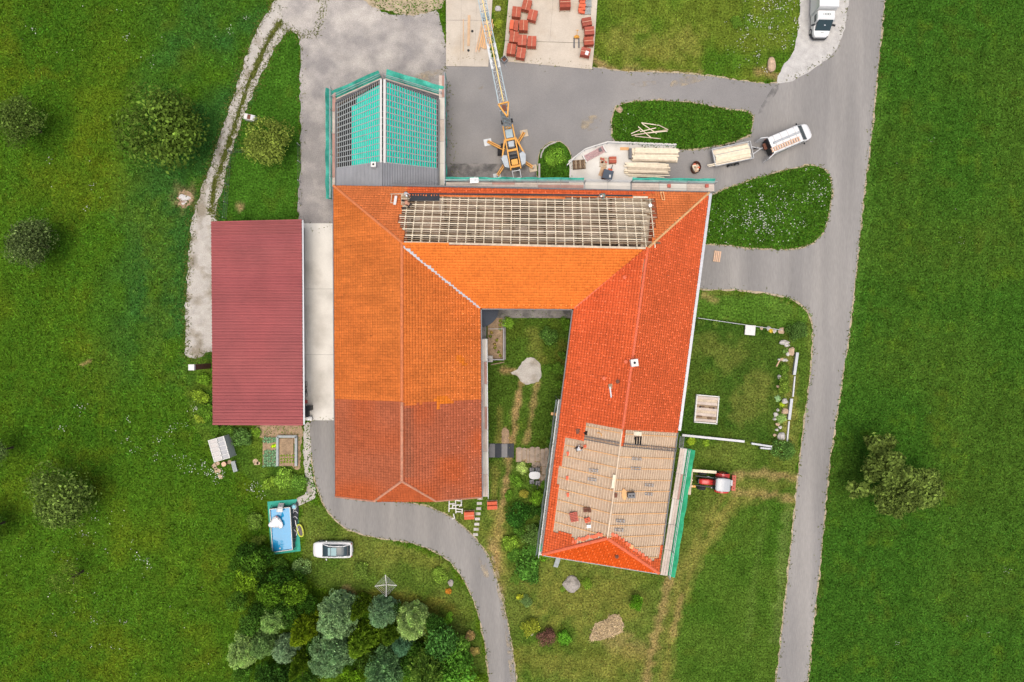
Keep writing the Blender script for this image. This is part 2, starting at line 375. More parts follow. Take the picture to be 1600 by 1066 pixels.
strokes = [   # worn tracks and bare patches: line, half width (px), colour, strength
    ([(1150, 742), (1195, 740), (1240, 748)], 7, TAN, 0.6), ([(1150, 770), (1200, 772), (1242, 780)], 6, TAN, 0.6), ([(1160, 755), (1215, 760)], 14, DRY, 0.3),
    ([(1092, 800), (1072, 860), (1060, 910)], 12, DRY, 0.25), ([(1150, 778), (1122, 812), (1090, 868), (1066, 930), (1048, 1000), (1036, 1066)], 6, DRY, 0.55), ([(1130, 775), (1098, 826), (1072, 880), (1050, 940)], 6, DRY, 0.45), ([(1180, 768), (1146, 792), (1112, 850)], 10, DRY, 0.4), ([(1046, 905), (1034, 960), (1020, 1010), (1008, 1066)], 7, TAN, 0.6), ([(1066, 930), (1052, 990)], 5, TAN, 0.5),
    ([(1060, 930), (1030, 1010), (1040, 1066)], 16, DRY, 0.25), ([(960, 1000), (1010, 1020)], 18, TAN, 0.4), ([(800, 1030), (900, 1040), (1000, 1030)], 22, LAWN_Y, 0.5),
    ([(870, 935), (930, 940), (960, 930)], 40, LAWN_Y, 0.5), ([(880, 1010), (940, 1020)], 10, np.array(c(80, 100, 36)), 0.6),
    ([(797, 715), (790, 760), (783, 800), (776, 850), (778, 890)], 6, TAN, 0.8), ([(775, 735), (772, 790)], 6, DRY, 0.6), ([(783, 800), (775, 850), (780, 905)], 13, DRY, 0.6), ([(768, 845), (782, 930)], 7, TAN, 0.5),
    ([(815, 598), (806, 640), (801, 690)], 5, TAN, 0.8), ([(839, 600), (832, 640), (822, 690)], 4.5, TAN, 0.55), ([(790, 680), (792, 695)], 8, TAN, 0.75), ([(781, 640), (779, 700)], 5, DRY, 0.6), ([(835, 525), (842, 560)], 12, DRY, 0.35), ([(878, 540), (880, 600)], 9, np.array(c(92, 92, 40)), 0.5),
    ([(786, 577), (800, 580)], 5, TAN, 0.8),
    ([(1062, 120), (1090, 119)], 8, TAN, 0.5), ([(925, 95), (965, 112), (1060, 117)], 7, TAN, 0.7), ([(1180, 110), (1215, 118)], 7, TAN, 0.6), ([(970, 60), (990, 80), (1070, 70)], 26, DRY, 0.4),
    ([(1066, 165), (1072, 200), (1078, 228)], 5, DRY, 0.6), ([(1150, 190), (1120, 215)], 10, DRY, 0.45),
    ([(1235, 560), (1240, 600), (1228, 690)], 9, DRY, 0.55), ([(1100, 462), (1120, 470)], 4, TAN, 0.5), ([(1160, 640), (1190, 600)], 22, DRY, 0.3), ([(1110, 540), (1150, 560)], 22, DRY, 0.25),
    ([(560, 930), (620, 938), (700, 950)], 14, np.array(c(110, 100, 44)), 0.5), ([(600, 860), (690, 885)], 12, LAWN_Y, 0.35), ([(540, 920), (550, 925)], 6, TAN, 0.6),
    ([(240, 330), (250, 430), (240, 560)], 24, MEADOW_Y, 0.35), ([(140, 565), (128, 570)], 3, TAN, 0.6), ([(180, 80), (160, 150)], 40, MEADOW_Y, 0.4), ([(100, 290), (110, 330)], 30, MEADOW_Y, 0.5),
    ([(288, 305), (290, 312)], 16, np.array(c(124, 112, 84)), 0.7), ([(375, 322), (376, 323)], 6, np.array(c(160, 140, 108)), 0.7), ([(1232, 800), (1222, 900), (1214, 1000)], 9, np.array(c(104, 130, 66)), 0.6),
    ([(1376, 130), (1352, 330), (1320, 600)], 10, np.array(c(78, 122, 44)), 0.5), ([(1196, 795), (1180, 900), (1168, 1000)], 6, np.array(c(96, 128, 56)), 0.4),
]
def tint(px, py):
    wx = px + (vnoise(px, py, 22, 1) - 0.5) * 14; wy = py + (vnoise(px, py, 22, 2) - 0.5) * 14
    n1 = vnoise(px, py, 90, 3); n2 = vnoise(px, py, 28, 4); n3 = vnoise(px, py, 9, 5); n4 = vnoise(px, py, 160, 6)
    m = lambda a, b, t: a + (b - a) * t[..., None]
    st = lambda x, a, b: np.clip((x - a) / (b - a), 0, 1)
    out = m(MEADOW[None], MEADOW_Y[None], st(n1 * 0.6 + n2 * 0.4, 0.45, 0.8))
    out = m(out, MEADOW_D, st(n4 * 0.5 + n3 * 0.5, 0.55, 0.85) * 0.7)
    clov = st(240 - np.abs(px - 300 + (py - 350) * 0.15) * 1.6, 0, 130) * st(py, -100, 60) * st(640 - py, 0, 140) * (px < 420)
    out = m(out, CLOVER, clov * st(n2 * 0.5 + n1 * 0.5, 0.2, 0.5) * 0.85)
    fld = px > np.interp(py, [-60, 0, 300, 530, 730, 960, 1130], [1388, 1382, 1350, 1325, 1295, 1272, 1254]) - 8
    fc = m(FIELD[None], FIELD_D[None], st(n1, 0.3, 0.8)); fc = m(fc, MEADOW_Y, st(n2 * 0.5 + n3 * 0.5, 0.62, 0.95) * 0.4)
    out = np.where(fld[..., None], fc, out)
    for pg, ca, cb in lawn_polys:
        ins = in_poly(wx, wy, pg)
        out = np.where(ins[..., None], m(ca[None] * np.array([.84, 1, 1]), cb[None] * np.array([.84, 1, 1]), st(n2 * 0.55 + n1 * 0.45, 0.35, 0.7)), out)
    for ln, hw, cc, sg in strokes:
        x0 = min(p[0] for p in ln) - hw * 1.6; x1 = max(p[0] for p in ln) + hw * 1.6; y0 = min(p[1] for p in ln) - hw * 1.6; y1 = max(p[1] for p in ln) + hw * 1.6
        k = (px > x0) & (px < x1) & (py > y0) & (py < y1)
        if not k.any(): continue
        d = seg_dist(px[k], py[k], ln); wgt = sg * np.clip(1.35 - d / hw + (n3[k] - 0.5) * 1.3, 0, 1)
        out[k] = out[k] + (cc - out[k]) * wgt[:, None]
    out = out + (np.array(c(112, 92, 34)) - out) * (np.clip((vnoise(px, py, 13, 15) * vnoise(px, py, 34, 16) - 0.42) * 4, 0, 1) * 0.10)[..., None]
    sw = np.where(px > 1200, px + py * 0.13, px * 0.94 + py * 0.34); out = out * (0.93 + 0.14 * vnoise(sw, py * 0.03 + px * 0.01, 9, 61) + 0.08 * (vnoise(sw, py * 0.02, 34, 62) - 0.5))[..., None]      # swaths left by mowing
    lum = (out * np.array([0.25, 0.65, 0.1])).sum(-1, keepdims=True)
    out = (out + (lum - out) * 0.0) * np.array([1.30, 1.15, 1.12])
    return out * (0.85 + 0.30 * n3)[..., None]

gx = np.r_[np.linspace(-900, -80, 10)[:-1], np.linspace(-80, -62, 10)[:-1], np.arange(-62, 62.01, 0.34), np.linspace(62, 80, 10)[1:], np.linspace(80, 900, 10)[1:]]
gy = np.r_[np.linspace(-900, -60, 10)[:-1], np.linspace(-60, -42, 8)[:-1], np.arange(-42, 42.01, 0.34), np.linspace(42, 60, 8)[1:], np.linspace(60, 900, 10)[1:]]
GX, GY = np.meshgrid(gx, gy); tcol = tint(800 + GX * 14.0, 533 - GY * 14.0).reshape(-1, 3)
nx, ny = len(gx), len(gy); ii = np.arange(ny - 1)[:, None] * nx + np.arange(nx - 1)[None]
gf = np.stack([ii, ii + 1, ii + nx + 1, ii + nx], -1).reshape(-1, 4)
go = bpy.data.objects.new('ground', raw_mesh('ground', np.c_[GX.ravel(), GY.ravel(), np.zeros(nx * ny)], gf, 'grass', tcol)); COL.objects.link(go); tag(go, kind='structure')

def lawn_sheet(name, poly, z, colr):
    a = np.array(poly); x0, y0 = a.min(0); x1, y1 = a.max(0)
    me = flat(poly, z); o = struct(name, me, 'grass'); at = o.data.color_attributes.new('Col', 'FLOAT_COLOR', 'POINT')
    at.data.foreach_set('color', np.tile(np.r_[colr, 1.0], len(o.data.vertices)).astype(np.float32)); return o
lawn_sheet('island_lawn', isle1, 0.05, ISLE); lawn_sheet('island_lawn', isle2, 0.05, ISLE); lawn_sheet('island_lawn', isle3, 0.05, ISLE)

# grassy strip down the middle of the gravel lane
mid = [(436, 38), (420, 62), (404, 96), (388, 132), (372, 180), (358, 222), (345, 262), (335, 290), (330, 330)]
for a, b in zip(mid[:-1], mid[1:]):
    for t in (0.0, 0.5):
        q = (a[0] + (b[0] - a[0]) * t, a[1] + (b[1] - a[1]) * t); p = W(*q)
        if random.random() < 0.95:
            m = MB(); ang = math.atan2(-(b[1] - a[1]), b[0] - a[0])
            m.disc(p.x, p.y, 0.0, 0.02, random.uniform(0.16, 0.32), 12, random.uniform(0.6, 1.0), ang, 0.35)
            lawn_sheet('lane_grass', [(v[0], v[1]) for v in m.v[12:]], 0.0145, c(96, 112, 48))

# ------------------------------------------------------------------ concrete slabs, cast in bays: each bay a piece
def bays(name, poly, nu, nv, z, m, gap=0.03, skew=None):
    a, b, cc, d = [Vector(p) for p in poly]      # quad corners a-b along u, a-d along v
    root = struct(name, flat([tuple(p) for p in (a, b, cc, d)], z - 0.012), 'paving')
    for i in range(nu):
        for j in range(nv):
            g = []
            for (u, v) in ((i / nu, j / nv), ((i + 1) / nu, j / nv), ((i + 1) / nu, (j + 1) / nv), (i / nu, (j + 1) / nv)):
                g.append(a.lerp(b, u).lerp(d.lerp(cc, u), v))
            ctr = sum(g, Vector((0, 0))) / 4; g = [tuple(p + (ctr - p).normalized() * gap) for p in g]
            part('slab', MB().prism(g, z - 0.02, z + random.uniform(0, 0.006)), m, root)
    return root
QP = lambda *p: [tuple(W(*k).xy) for k in p]
bays('concrete_yard', QP((460, 349), (556, 349), (556, 657), (460, 657)), 1, 3, 0.06, 'concrete', 0.02)
bays('storage_slab', QP((697, -40), (772, -40), (763, 105), (697, 104)), 3, 2, 0.07, 'beige_slab', 0.02)
bays('tile_yard_slab', QP((798, -40), (936, -40), (929, 68), (789, 64)), 2, 1, 0.07, 'beige_slab', 0.015)
bays('tile_yard_apron', QP((789, 64.4), (929, 68.4), (925, 109), (785, 96)), 1, 1, 0.07, 'beige_slab', 0.015)
struct('terrace', MB().prism(terr, 0.0, 0.12), 'concrete')
struct('paved_strip', MB().prism(QP((698, 256), (842, 256), (842, 300), (698, 300)), 0.0, 0.03), 'paving')
struct('courtyard_path', MB().prism(QP((750, 480), (898, 480), (896, 497), (760, 497), (760, 530), (750, 530)), 0.0, 0.05), 'paving')

# sand and dust carried onto the asphalt
mat('sand_spill', c(206, 188, 156), rough=1.0, var=0.3, scale=2.0, alpha=0.6); mat('old_patch', c(128, 126, 124), rough=0.95, var=0.1, alpha=0.5)
def spill(pts, z, m='sand_spill', rag=.03): struct('dust_patch' if m == 'sand_spill' else 'asphalt_patch', flat(smooth_line(pts, rag=rag, step=.3), z), m)
spill([(1050, 127), (1075, 119), (1110, 120), (1098, 126), (1070, 134), (1048, 136)], .0315); spill([(985, 132), (1010, 127), (1030, 129), (1005, 136)], .0315); spill([(745, 133), (752, 130), (755, 137), (748, 140)], .0315)
spill([(765, 866), (772, 872), (786, 925), (796, 985), (804, 1060), (798, 1060), (788, 980), (776, 920)], .0265); spill([(748, 870), (756, 872), (764, 900), (756, 902)], .0265); spill([(905, 190), (930, 180), (940, 195), (915, 206)], .0315)
spill([(640, 120), (690, 108), (694, 124), (660, 128)], .021); spill([(697, 256), (760, 256), (766, 262), (720, 276), (697, 278)], .0345, 'old_patch', .05); spill([(1210, 133), (1216, 140), (1190, 176), (1186, 172)], .0315, 'old_patch', .02)
struct('sand_strip', flat(smooth_line([(548, -50), (694, -50), (692, 6), (672, 18), (640, 24), (604, 16), (572, 4)], rag=.1, step=.3), .018), 'verge_sand')
# ------------------------------------------------------------------ building materials
mat('tile', attr=True, rough=0.85, var=0.08, scale=0.5, fine=6.0, finev=0.05, spec=0.08)
mat('tile_under', c(170, 88, 54), rough=0.9, var=0.1)
mat('ridge_old', c(232, 138, 86), rough=0.8, var=0.12)
mat('ridge_brown', c(222, 158, 126), rough=0.85, var=0.2, scale=2.0)
mat('ridge_red', c(244, 122, 84), rough=0.7, var=0.08)
mat('render_wall', c(214, 206, 190), rough=0.95, var=0.06, scale=0.6)
mat('zinc', c(190, 194, 198), rough=0.45, var=0.08, metal=0.4)
mat('gutter_dark', c(112, 112, 114), rough=0.5, var=0.1, metal=0.3)
mat('white_trim', c(236, 234, 228), rough=0.6, var=0.05)
mat('glass_dark', c(60, 72, 80), rough=0.08, var=0.0, spec=0.6)
mat('new_wood', c(255, 240, 210), rough=0.85, var=0.12, scale=3.0)
mat('raw_wood', c(218, 200, 174), rough=0.9, var=0.2, scale=2.0)
mat('old_wood', c(168, 146, 118), rough=0.95, var=0.2, scale=2.0)
mat('dark_wood', c(122, 98, 76), rough=0.95, var=0.25, scale=1.5)
mat('attic_floor', c(194, 166, 144), rough=0.95, var=0.25, scale=0.8, col2=c(96, 80, 66), c2scale=0.35)
mat('sheathing', c(208, 180, 152), rough=0.95, var=0.12, scale=0.7, fine=5.0, col2=c(208, 188, 162), c2scale=0.25, c2lo=0.52, c2hi=0.72)
mat('batten_tan', c(242, 218, 188), rough=0.9, var=0.12, scale=2.0)
mat('batten_orange', c(242, 188, 130), rough=0.85, var=0.1, scale=2.0)
mat('felt_dark', c(64, 68, 74), rough=0.8, var=0.12)
mat('grey_wood', c(178, 184, 182), rough=0.9, var=0.12)
mat('teal_net', c(96, 218, 194), rough=0.7, var=0.18, scale=1.5, fine=8.0, trans=0.2, col2=c(70, 190, 168), c2scale=0.9)
mat('teal_sheet', c(6, 232, 206), spec=0.05, rough=0.9, var=0.08, scale=1.2, fine=6.0)
mat('green_net', c(74, 220, 160), rough=0.7, var=0.2, scale=2.0, trans=0.2)
mat('pale_net', c(196, 214, 208), rough=0.7, var=0.1, trans=0.2)
mat('scaffold_plank', c(218, 202, 188), rough=0.95, var=0.12, scale=1.2, fine=6.0)
mat('scaffold_plank_red', c(200, 158, 144), rough=0.95, var=0.15, scale=1.2)
mat('scaffold_plank_pale', c(232, 226, 214), rough=0.95, var=0.08, scale=1.0)
mat('steel', c(176, 180, 184), rough=0.45, var=0.1, metal=0.5)
mat('red_sheet', c(170, 88, 88), obj=True, rough=0.6, var=0.09, scale=0.35, fine=5.0, finev=0.04, spec=0.2, col2=c(162, 86, 86), c2scale=0.12)
mat('grey_sheet', c(150, 152, 156), rough=0.5, var=0.08, scale=0.8, metal=0.3)
mat('black', c(34, 34, 36), rough=0.7, var=0.15)
mat('dark_roof_metal', c(84, 90, 98), rough=0.45, var=0.06, metal=0.3)
mat('gap_shade', c(30, 26, 24), rough=0.95, var=0.2)  # near black, colours in the shade of the roof gaps
mat('brick_brown', c(128, 84, 66), rough=0.9, var=0.2)

EAVE, RIDGE = 6.0, 9.6
class Slope:
    """a roof plane: u along the eave, v up the slope, h off the surface"""
    def __init__(s, p0, p1, q):
        s.o = Vector(p0); s.a = (Vector(p1) - s.o).normalized(); d = Vector(q) - s.o
        n = s.a.cross(d).normalized(); s.n = n if n.z > 0 else -n
        s.s = s.n.cross(s.a).normalized(); s.s = s.s if s.s.z > 0 else -s.s
    def at(s, u, v, h=0.0): return s.o + s.a * u + s.s * v + s.n * h
    def uv(s, p): d = Vector(p) - s.o; return (d.dot(s.a), d.dot(s.s))
    def px(s, x, y):      # where the line of sight through a photo coordinate meets the plane
        e = Vector((0, 0, CAM_H)); r = W(x, y) - e; t = (s.o - e).dot(s.n) / r.dot(s.n); return s.uv(e + r * t)
    def spx(s, pts): return [s.px(*p) for p in pts]

def deck(name, sl, uvp, h0, h1, m, parent):
    n = len(uvp); mb = MB(); ar = sum(uvp[i][0] * uvp[(i + 1) % n][1] - uvp[(i + 1) % n][0] * uvp[i][1] for i in range(n))
    lo = [sl.at(u, v, h0) for u, v in uvp]; hi = [sl.at(u, v, h1) for u, v in uvp]
    if (sl.a.cross(sl.s).z < 0) != (ar < 0): lo.reverse(); hi.reverse()
    mb.add(lo + hi, [tuple(range(n - 1, -1, -1)), tuple(range(n, 2 * n))] + [(i, (i + 1) % n, n + (i + 1) % n, n + i) for i in range(n)])
    return part(name, mb, m, parent, world=True)

def clip_line(uvp, v=None, u=None):
    """spans of the line v = const (or u = const) inside a polygon"""
    xs = []; n = len(uvp)
    for i in range(n):
        (u0, v0), (u1, v1) = uvp[i], uvp[(i + 1) % n]
        if u is not None: u0, v0, u1, v1 = v0, u0, v1, u1
        k = v if v is not None else u
        if (v0 > k) != (v1 > k): xs.append(u0 + (u1 - u0) * (k - v0) / (v1 - v0))
    xs.sort(); return list(zip(xs[::2], xs[1::2]))

def tiles(sl, outer, holes, colf, parent, tw=0.27, th=0.30, guard=None, seed=0, name='roof_tiles'):
    """overlapping clay tiles, each with a rolled back and a lower lip; colf gives the clay colour at a photo place"""
    r = np.random.default_rng(seed); o = np.array(outer)
    us = np.arange(o[:, 0].min() - tw, o[:, 0].max() + tw, tw); vs = np.arange(max(o[:, 1].min(), -0.02) - 0.001, o[:, 1].max() + th, th)
    U, V = np.meshgrid(us, vs); U = U.ravel(); V = V.ravel(); cu, cv = U + tw / 2, V + th / 2
    k = in_poly(cu, cv, outer)
    for hh in holes: k &= ~in_poly(cu, cv, hh)
    U, V, cu, cv = U[k], V[k], cu[k], cv[k]; N = len(U)
    A, Sv, Nn, O = (np.array(x) for x in (sl.a, sl.s, sl.n, sl.o))
    jh = r.normal(0, 0.004, N); ju = r.normal(0, 0.006, N); jv = r.normal(0, 0.008, N)
    prof_u = np.array([0.0, 0.22, 0.55, 0.80, 1.0]) * tw; prof_h = np.array([0.020, 0.048, 0.052, 0.030, 0.018])
    P = []
    for (dv, dh, flatb) in ((-0.03, 0.018, 1), (th, 0.0, 1), (-0.03, -0.005, 0)):
        for j in range(5):
            u = U + prof_u[j] + ju; v = V + dv + jv; h = (prof_h[j] * flatb + dh) + jh + 0.05
            P.append(O[None] + A[None] * u[:, None] + Sv[None] * v[:, None] + Nn[None] * h[:, None])
    P = np.stack(P, 1)      # N,15,3
    ctr = P[:, 7]; zz = CAM_H - ctr[:, 2]
    col = colf(800 + ctr[:, 0] * FOC / zz, 533 - ctr[:, 1] * FOC / zz, r)
    col = col * np.clip(r.normal(1.0, 0.05, N), 0.8, 1.2)[:, None]
    flip = (A[0] * Sv[1] - A[1] * Sv[0]) < 0
    base = (np.arange(N) * 15)[:, None, None]
    fl = []
    for j in range(4):
        fl.append([j, j + 1, 5 + j + 1, 5 + j]); fl.append([10 + j, 10 + j + 1, j + 1, j])
    fl = np.array(fl);  fl = fl[:, ::-1] if flip else fl
    F = (base + fl[None]).reshape(-1, 4); Vv = P.reshape(-1, 3); Cc = np.repeat(col, 15, 0)
    if guard is not None:      # moulded snow stops: a raised nose on some tiles
        gi = np.where(guard(np.round(U / tw).astype(int), np.round(V / th).astype(int), r))[0]; g = []
        for du, dv, dh in ((0.06, 0.04, 0.06), (0.19, 0.04, 0.06), (0.17, 0.07, 0.14), (0.08, 0.07, 0.14), (0.06, 0.16, 0.06), (0.19, 0.16, 0.06)):
            g.append(O[None] + A[None] * (U[gi] + du)[:, None] + Sv[None] * (V[gi] + dv)[:, None] + Nn[None] * (dh + 0.03))
        G = np.stack(g, 1).reshape(-1, 3); b2 = len(Vv) + (np.arange(len(gi)) * 6)[:, None, None]
        gf = np.array([[0, 1, 2, 3], [3, 2, 5, 4]]); gf = gf[:, ::-1] if flip else gf
        F = np.r_[F, (b2 + gf[None]).reshape(-1, 4)]; Vv = np.r_[Vv, G]
        gc = np.clip(col[gi] * 1.35 + 0.03, 0, 0.8); Cc = np.r_[Cc, np.repeat(gc, 6, 0)]
    Vv = Vv - np.array(ORG[parent.name])[None]
    ob = bpy.data.objects.new(name, raw_mesh(name, Vv, F, 'tile', Cc)); COL.objects.link(ob); ob.parent = parent; tag(ob, kind='stuff'); return ob

def caps(a, b, m, parent, wd=0.30, step=0.34, h=0.16, name='ridge_tile', lift=0.07):
    """a run of half-round ridge or hip tiles laid end over end, each a piece"""
    a = Vector(a); b = Vector(b); L = (b - a).length; d = (b - a).normalized(); n = max(1, int(L / step)); st = L / n
    side = d.cross(Vector((0, 0, 1))).normalized(); up = side.cross(d).normalized(); mb = MB(); src = None
    ring0 = [(-0.5, -0.5), (-0.36, 0.45), (0.0, 0.9), (0.36, 0.45), (0.5, -0.5)]
    vs = []
    for (t, k) in ((-0.02, 1.08), (st * 1.02, 0.92)):
        vs += [d * t + side * (x * wd * k) + up * (y * h * k + lift) for x, y in ring0]
    fs = [(i, i + 1, 5 + i + 1, 5 + i) for i in range(4)] + [(4, 3, 2, 1, 0), (5, 6, 7, 8, 9)]
    mb.add(vs, fs)
    for i in range(n):
        p = a + d * (i * st) - ORG[parent.name]
        if src is None: src = part(name, mb, m, parent); src.location = p
        else: share(src, parent, p)

def const(col, jit=0.0, j2=None):
    k = np.array(col)
    return lambda x, y, r: np.repeat(k[None], len(x), 0)

# ------------------------------------------------------------------ the three-winged farmhouse
farm = thing('farmhouse', 'large three winged farmhouse with orange and red tiled roofs around a green courtyard', 'farmhouse', W(800, 420))
A_nw = W(522, 291, EAVE); A_sw = W(525, 776, EAVE); A_se = W(752, 773, EAVE); A_in = W(750, 481, EAVE)
R_nw = W(628, 379, RIDGE); R_sw = W(628, 752, RIDGE); G_w = W(585, 783, 8.05); G_e = W(681, 783, 8.05)
B_in = W(897, 482, EAVE); C_ne = W(1107, 302, EAVE); R_ne = W(1012, 388, RIDGE); R_se = W(949, 841, RIDGE)
C_sw = W(848, 866, EAVE); C_se = W(1029, 895, EAVE)
A_se.y = A_sw.y - 0.05

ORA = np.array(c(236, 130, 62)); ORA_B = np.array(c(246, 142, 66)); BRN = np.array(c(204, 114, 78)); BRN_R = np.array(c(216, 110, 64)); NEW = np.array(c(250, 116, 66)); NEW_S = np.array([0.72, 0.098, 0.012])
OLD_N = np.array(c(255, 142, 80)) * 1.12; PATCH = np.array(c(250, 140, 48))
def col_west(x, y, r):
    n = vnoise(x, y, 30, 21); n2 = vnoise(x, y, 70, 22)
    o = ORA[None] * (0.9 + 0.2 * n)[:, None]
    o = o + (np.array(c(240, 138, 66))[None] - o) * np.clip((n2 - 0.4) * 1.6, 0, 1)[:, None] * 0.6
    rowj = vnoise(x * 0.06, y, 2.2, 23); o = o * (0.90 + 0.20 * rowj)[:, None]
    edge = np.where(x < 628, 624 + (x - 522) * 0.05, 633 - (x - 628) * 0.07)
    s = y > edge; b = BRN[None] + (BRN_R - BRN)[None] * np.clip((vnoise(x, y, 45, 24) - 0.35) * 2.0 + (y - 700) * 0.004, 0, 1)[:, None]
    b = b + (np.array(c(150, 110, 88))[None] - b) * (np.clip(1 - np.abs(x - 634) / 14, 0, 1) * (x > 629) * (y < 745) * (y > 640) * 0.45)[:, None]
    o = np.where(s[:, None], b, o)
    pat = in_poly(x, y, [(678, 618), (697, 617), (697, 623), (706, 628), (700, 631), (686, 632), (684, 641), (679, 638), (681, 630), (675, 628), (679, 622)]) | in_poly(x, y, [(712, 557), (720, 554), (722, 563), (730, 569), (727, 574), (720, 569), (713, 565)])
    o = np.where(pat[:, None], PATCH[None], o)
    o = np.where(in_poly(x, y, [(528, 390), (535, 390), (535, 398), (528, 398)])[:, None], o * 0.8, o); return o
def col_new(x, y, r):
    n = vnoise(x, y, 40, 31); o = NEW[None] * (0.93 + 0.14 * n)[:, None]
    o = np.where(((y < 480) & (y > 420) & (x > 1010))[:, None], o * 0.97, o)
    return o

# planes
sl_ww = Slope(A_nw, A_sw, R_nw); sl_we = Slope(A_in, A_se, R_sw); sl_nn = Slope(A_nw, C_ne, (R_nw + R_ne) / 2); sl_ns = Slope(A_in, B_in, (R_nw + R_ne) / 2)
sl_ew = Slope(B_in, C_sw, (R_ne + R_se) / 2); sl_ee = Slope(C_ne, C_se, (R_ne + R_se) / 2); sl_hip = Slope(C_sw, C_se, R_se); sl_wh = Slope(G_w, G_e, R_sw)
P_ww = [sl_ww.uv(p) for p in (A_nw, R_nw, R_sw, G_w, A_sw)]
P_we = [sl_we.uv(p) for p in (A_in, R_nw, R_sw, G_e, A_se)]
P_nn = [sl_nn.uv(p) for p in (A_nw, R_nw, R_ne, C_ne)]
P_ns = [sl_ns.uv(p) for p in (A_in, R_nw, R_ne, B_in)]
P_ew = [sl_ew.uv(p) for p in (B_in, R_ne, R_se, C_sw)]
P_ee = [sl_ee.uv(p) for p in (C_ne, R_ne, R_se, C_se)]
P_hp = [sl_hip.uv(p) for p in (C_sw, R_se, C_se)]
P_wh = [sl_wh.uv(p) for p in (G_w, R_sw, G_e)]
# opened areas of the roof
HOLE_N = sl_nn.spx([(636, 308), (1022, 311), (1026, 338), (1018, 386), (632, 384), (634, 366), (622, 350), (629, 320)])
HOLE_EW = sl_ew.spx([(916, 661), (978, 671), (957, 900), (880, 900), (902, 850), (894, 834), (866, 830), (866, 818), (870, 790), (874, 730), (880, 725), (884, 685), (911, 690)])
HOLE_EE = sl_ee.spx([(978, 671), (1064, 678), (1052, 760), (1040, 830), (1027, 872), (1018, 876), (1012, 872), (992, 862), (978, 846), (964, 838), (950, 842), (946, 830), (955, 760)])
row_guard = lambda mu, mv, off=0: (lambda u, v, r: ((u + (v // mv) * off) % mu == 0) & (v % mv == 0))
tiles(sl_ww, P_ww, [], col_west, farm, seed=1)
tiles(sl_we, P_we, [], col_west, farm, seed=2, guard=lambda u, v, r: ((u + 2 * (v // 2)) % 4 == 0) & (v % 2 == 0) & (v < 13) & (r.random(len(u)) < 0.75) | ((u % 3 == 0) & (v % 3 == 0) & (v < 5)))
tiles(sl_ns, P_ns, [], const((0.65, 0.172, 0.03)), farm, seed=3, guard=lambda u, v, r: (u % 2 == 0) & (v == 1))
tiles(sl_nn, P_nn, [HOLE_N], lambda x, y, r: np.where(((y < 306) & (x > 636) & (x < 1024))[:, None], NEW[None] * 1.2, OLD_N[None] * (0.9 + 0.2 * vnoise(x, y, 14, 41))[:, None]), farm, seed=4, guard=lambda u, v, r: (v == 1) & (u % 5 == 0) & (u > 26) & (u < 108))
tiles(sl_ew, P_ew, [HOLE_EW], col_new, farm, seed=5, guard=lambda u, v, r: ((u + 2 * v) % 6 == 0) & (r.random(len(u)) < 0.5) | ((v % 3 == 1) & (u % 4 == 0)))
tiles(sl_ee, P_ee, [HOLE_EE], col_new, farm, seed=6, guard=lambda u, v, r: ((u + 2 * v) % 5 == 0) & (r.random(len(u)) < 0.6))
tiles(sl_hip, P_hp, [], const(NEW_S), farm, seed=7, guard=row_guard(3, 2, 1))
tiles(sl_wh, P_wh, [], lambda x, y, r: BRN_R[None] * (0.92 + 0.16 * vnoise(x, y, 14, 51))[:, None], farm, seed=8)

# boards under the tiles, leaving the opened bays free
def cut_deck(sl, outer, m='tile_under'): deck('roof_boarding', sl, outer, -0.10, -0.02, m, farm)
cut_deck(sl_ww, P_ww); cut_deck(sl_we, P_we); cut_deck(sl_ns, P_ns); cut_deck(sl_hip, P_hp); cut_deck(sl_wh, P_wh)
cut_deck(sl_ew, P_ew, 'sheathing'); cut_deck(sl_ee, P_ee, 'sheathing')
hu = [p[0] for p in HOLE_N]; hv = [p[1] for p in HOLE_N]
uL, uR = sl_nn.px(628, 340)[0], sl_nn.px(1024, 340)[0]; vE = sl_nn.px(830, 307)[1]; vT = sl_nn.uv(R_nw)[1]
cut_deck(sl_nn, [(0, 0), P_nn[3], (uR + 1.2, vE), (uL - 0.6, vE), (P_nn[1][0] * vE / vT, vE)])
cut_deck(sl_nn, [(P_nn[1][0] * vE / vT, vE), (uL - 0.2, vE), (uL + 0.1, vT - 0.15), (P_nn[1][0], vT)][::1])
deck('roof_boarding', sl_nn, sl_nn.spx([(1004, 310), (1030, 311), (1032, 340), (1019, 384), (1002, 384)]), -0.34, -0.30, 'raw_wood', farm)
deck('roof_boarding', sl_nn, sl_nn.spx([(618, 306), (634, 306), (636, 380), (616, 362)]), -0.34, -0.30, 'tile_under', farm)
cut_deck(sl_nn, [(uR - 0.1, vE), (P_nn[3][0] + (P_nn[2][0] - P_nn[3][0]) * vE / vT, vE), (P_nn[2][0], vT), (uR - 0.5, vT - 0.3)])

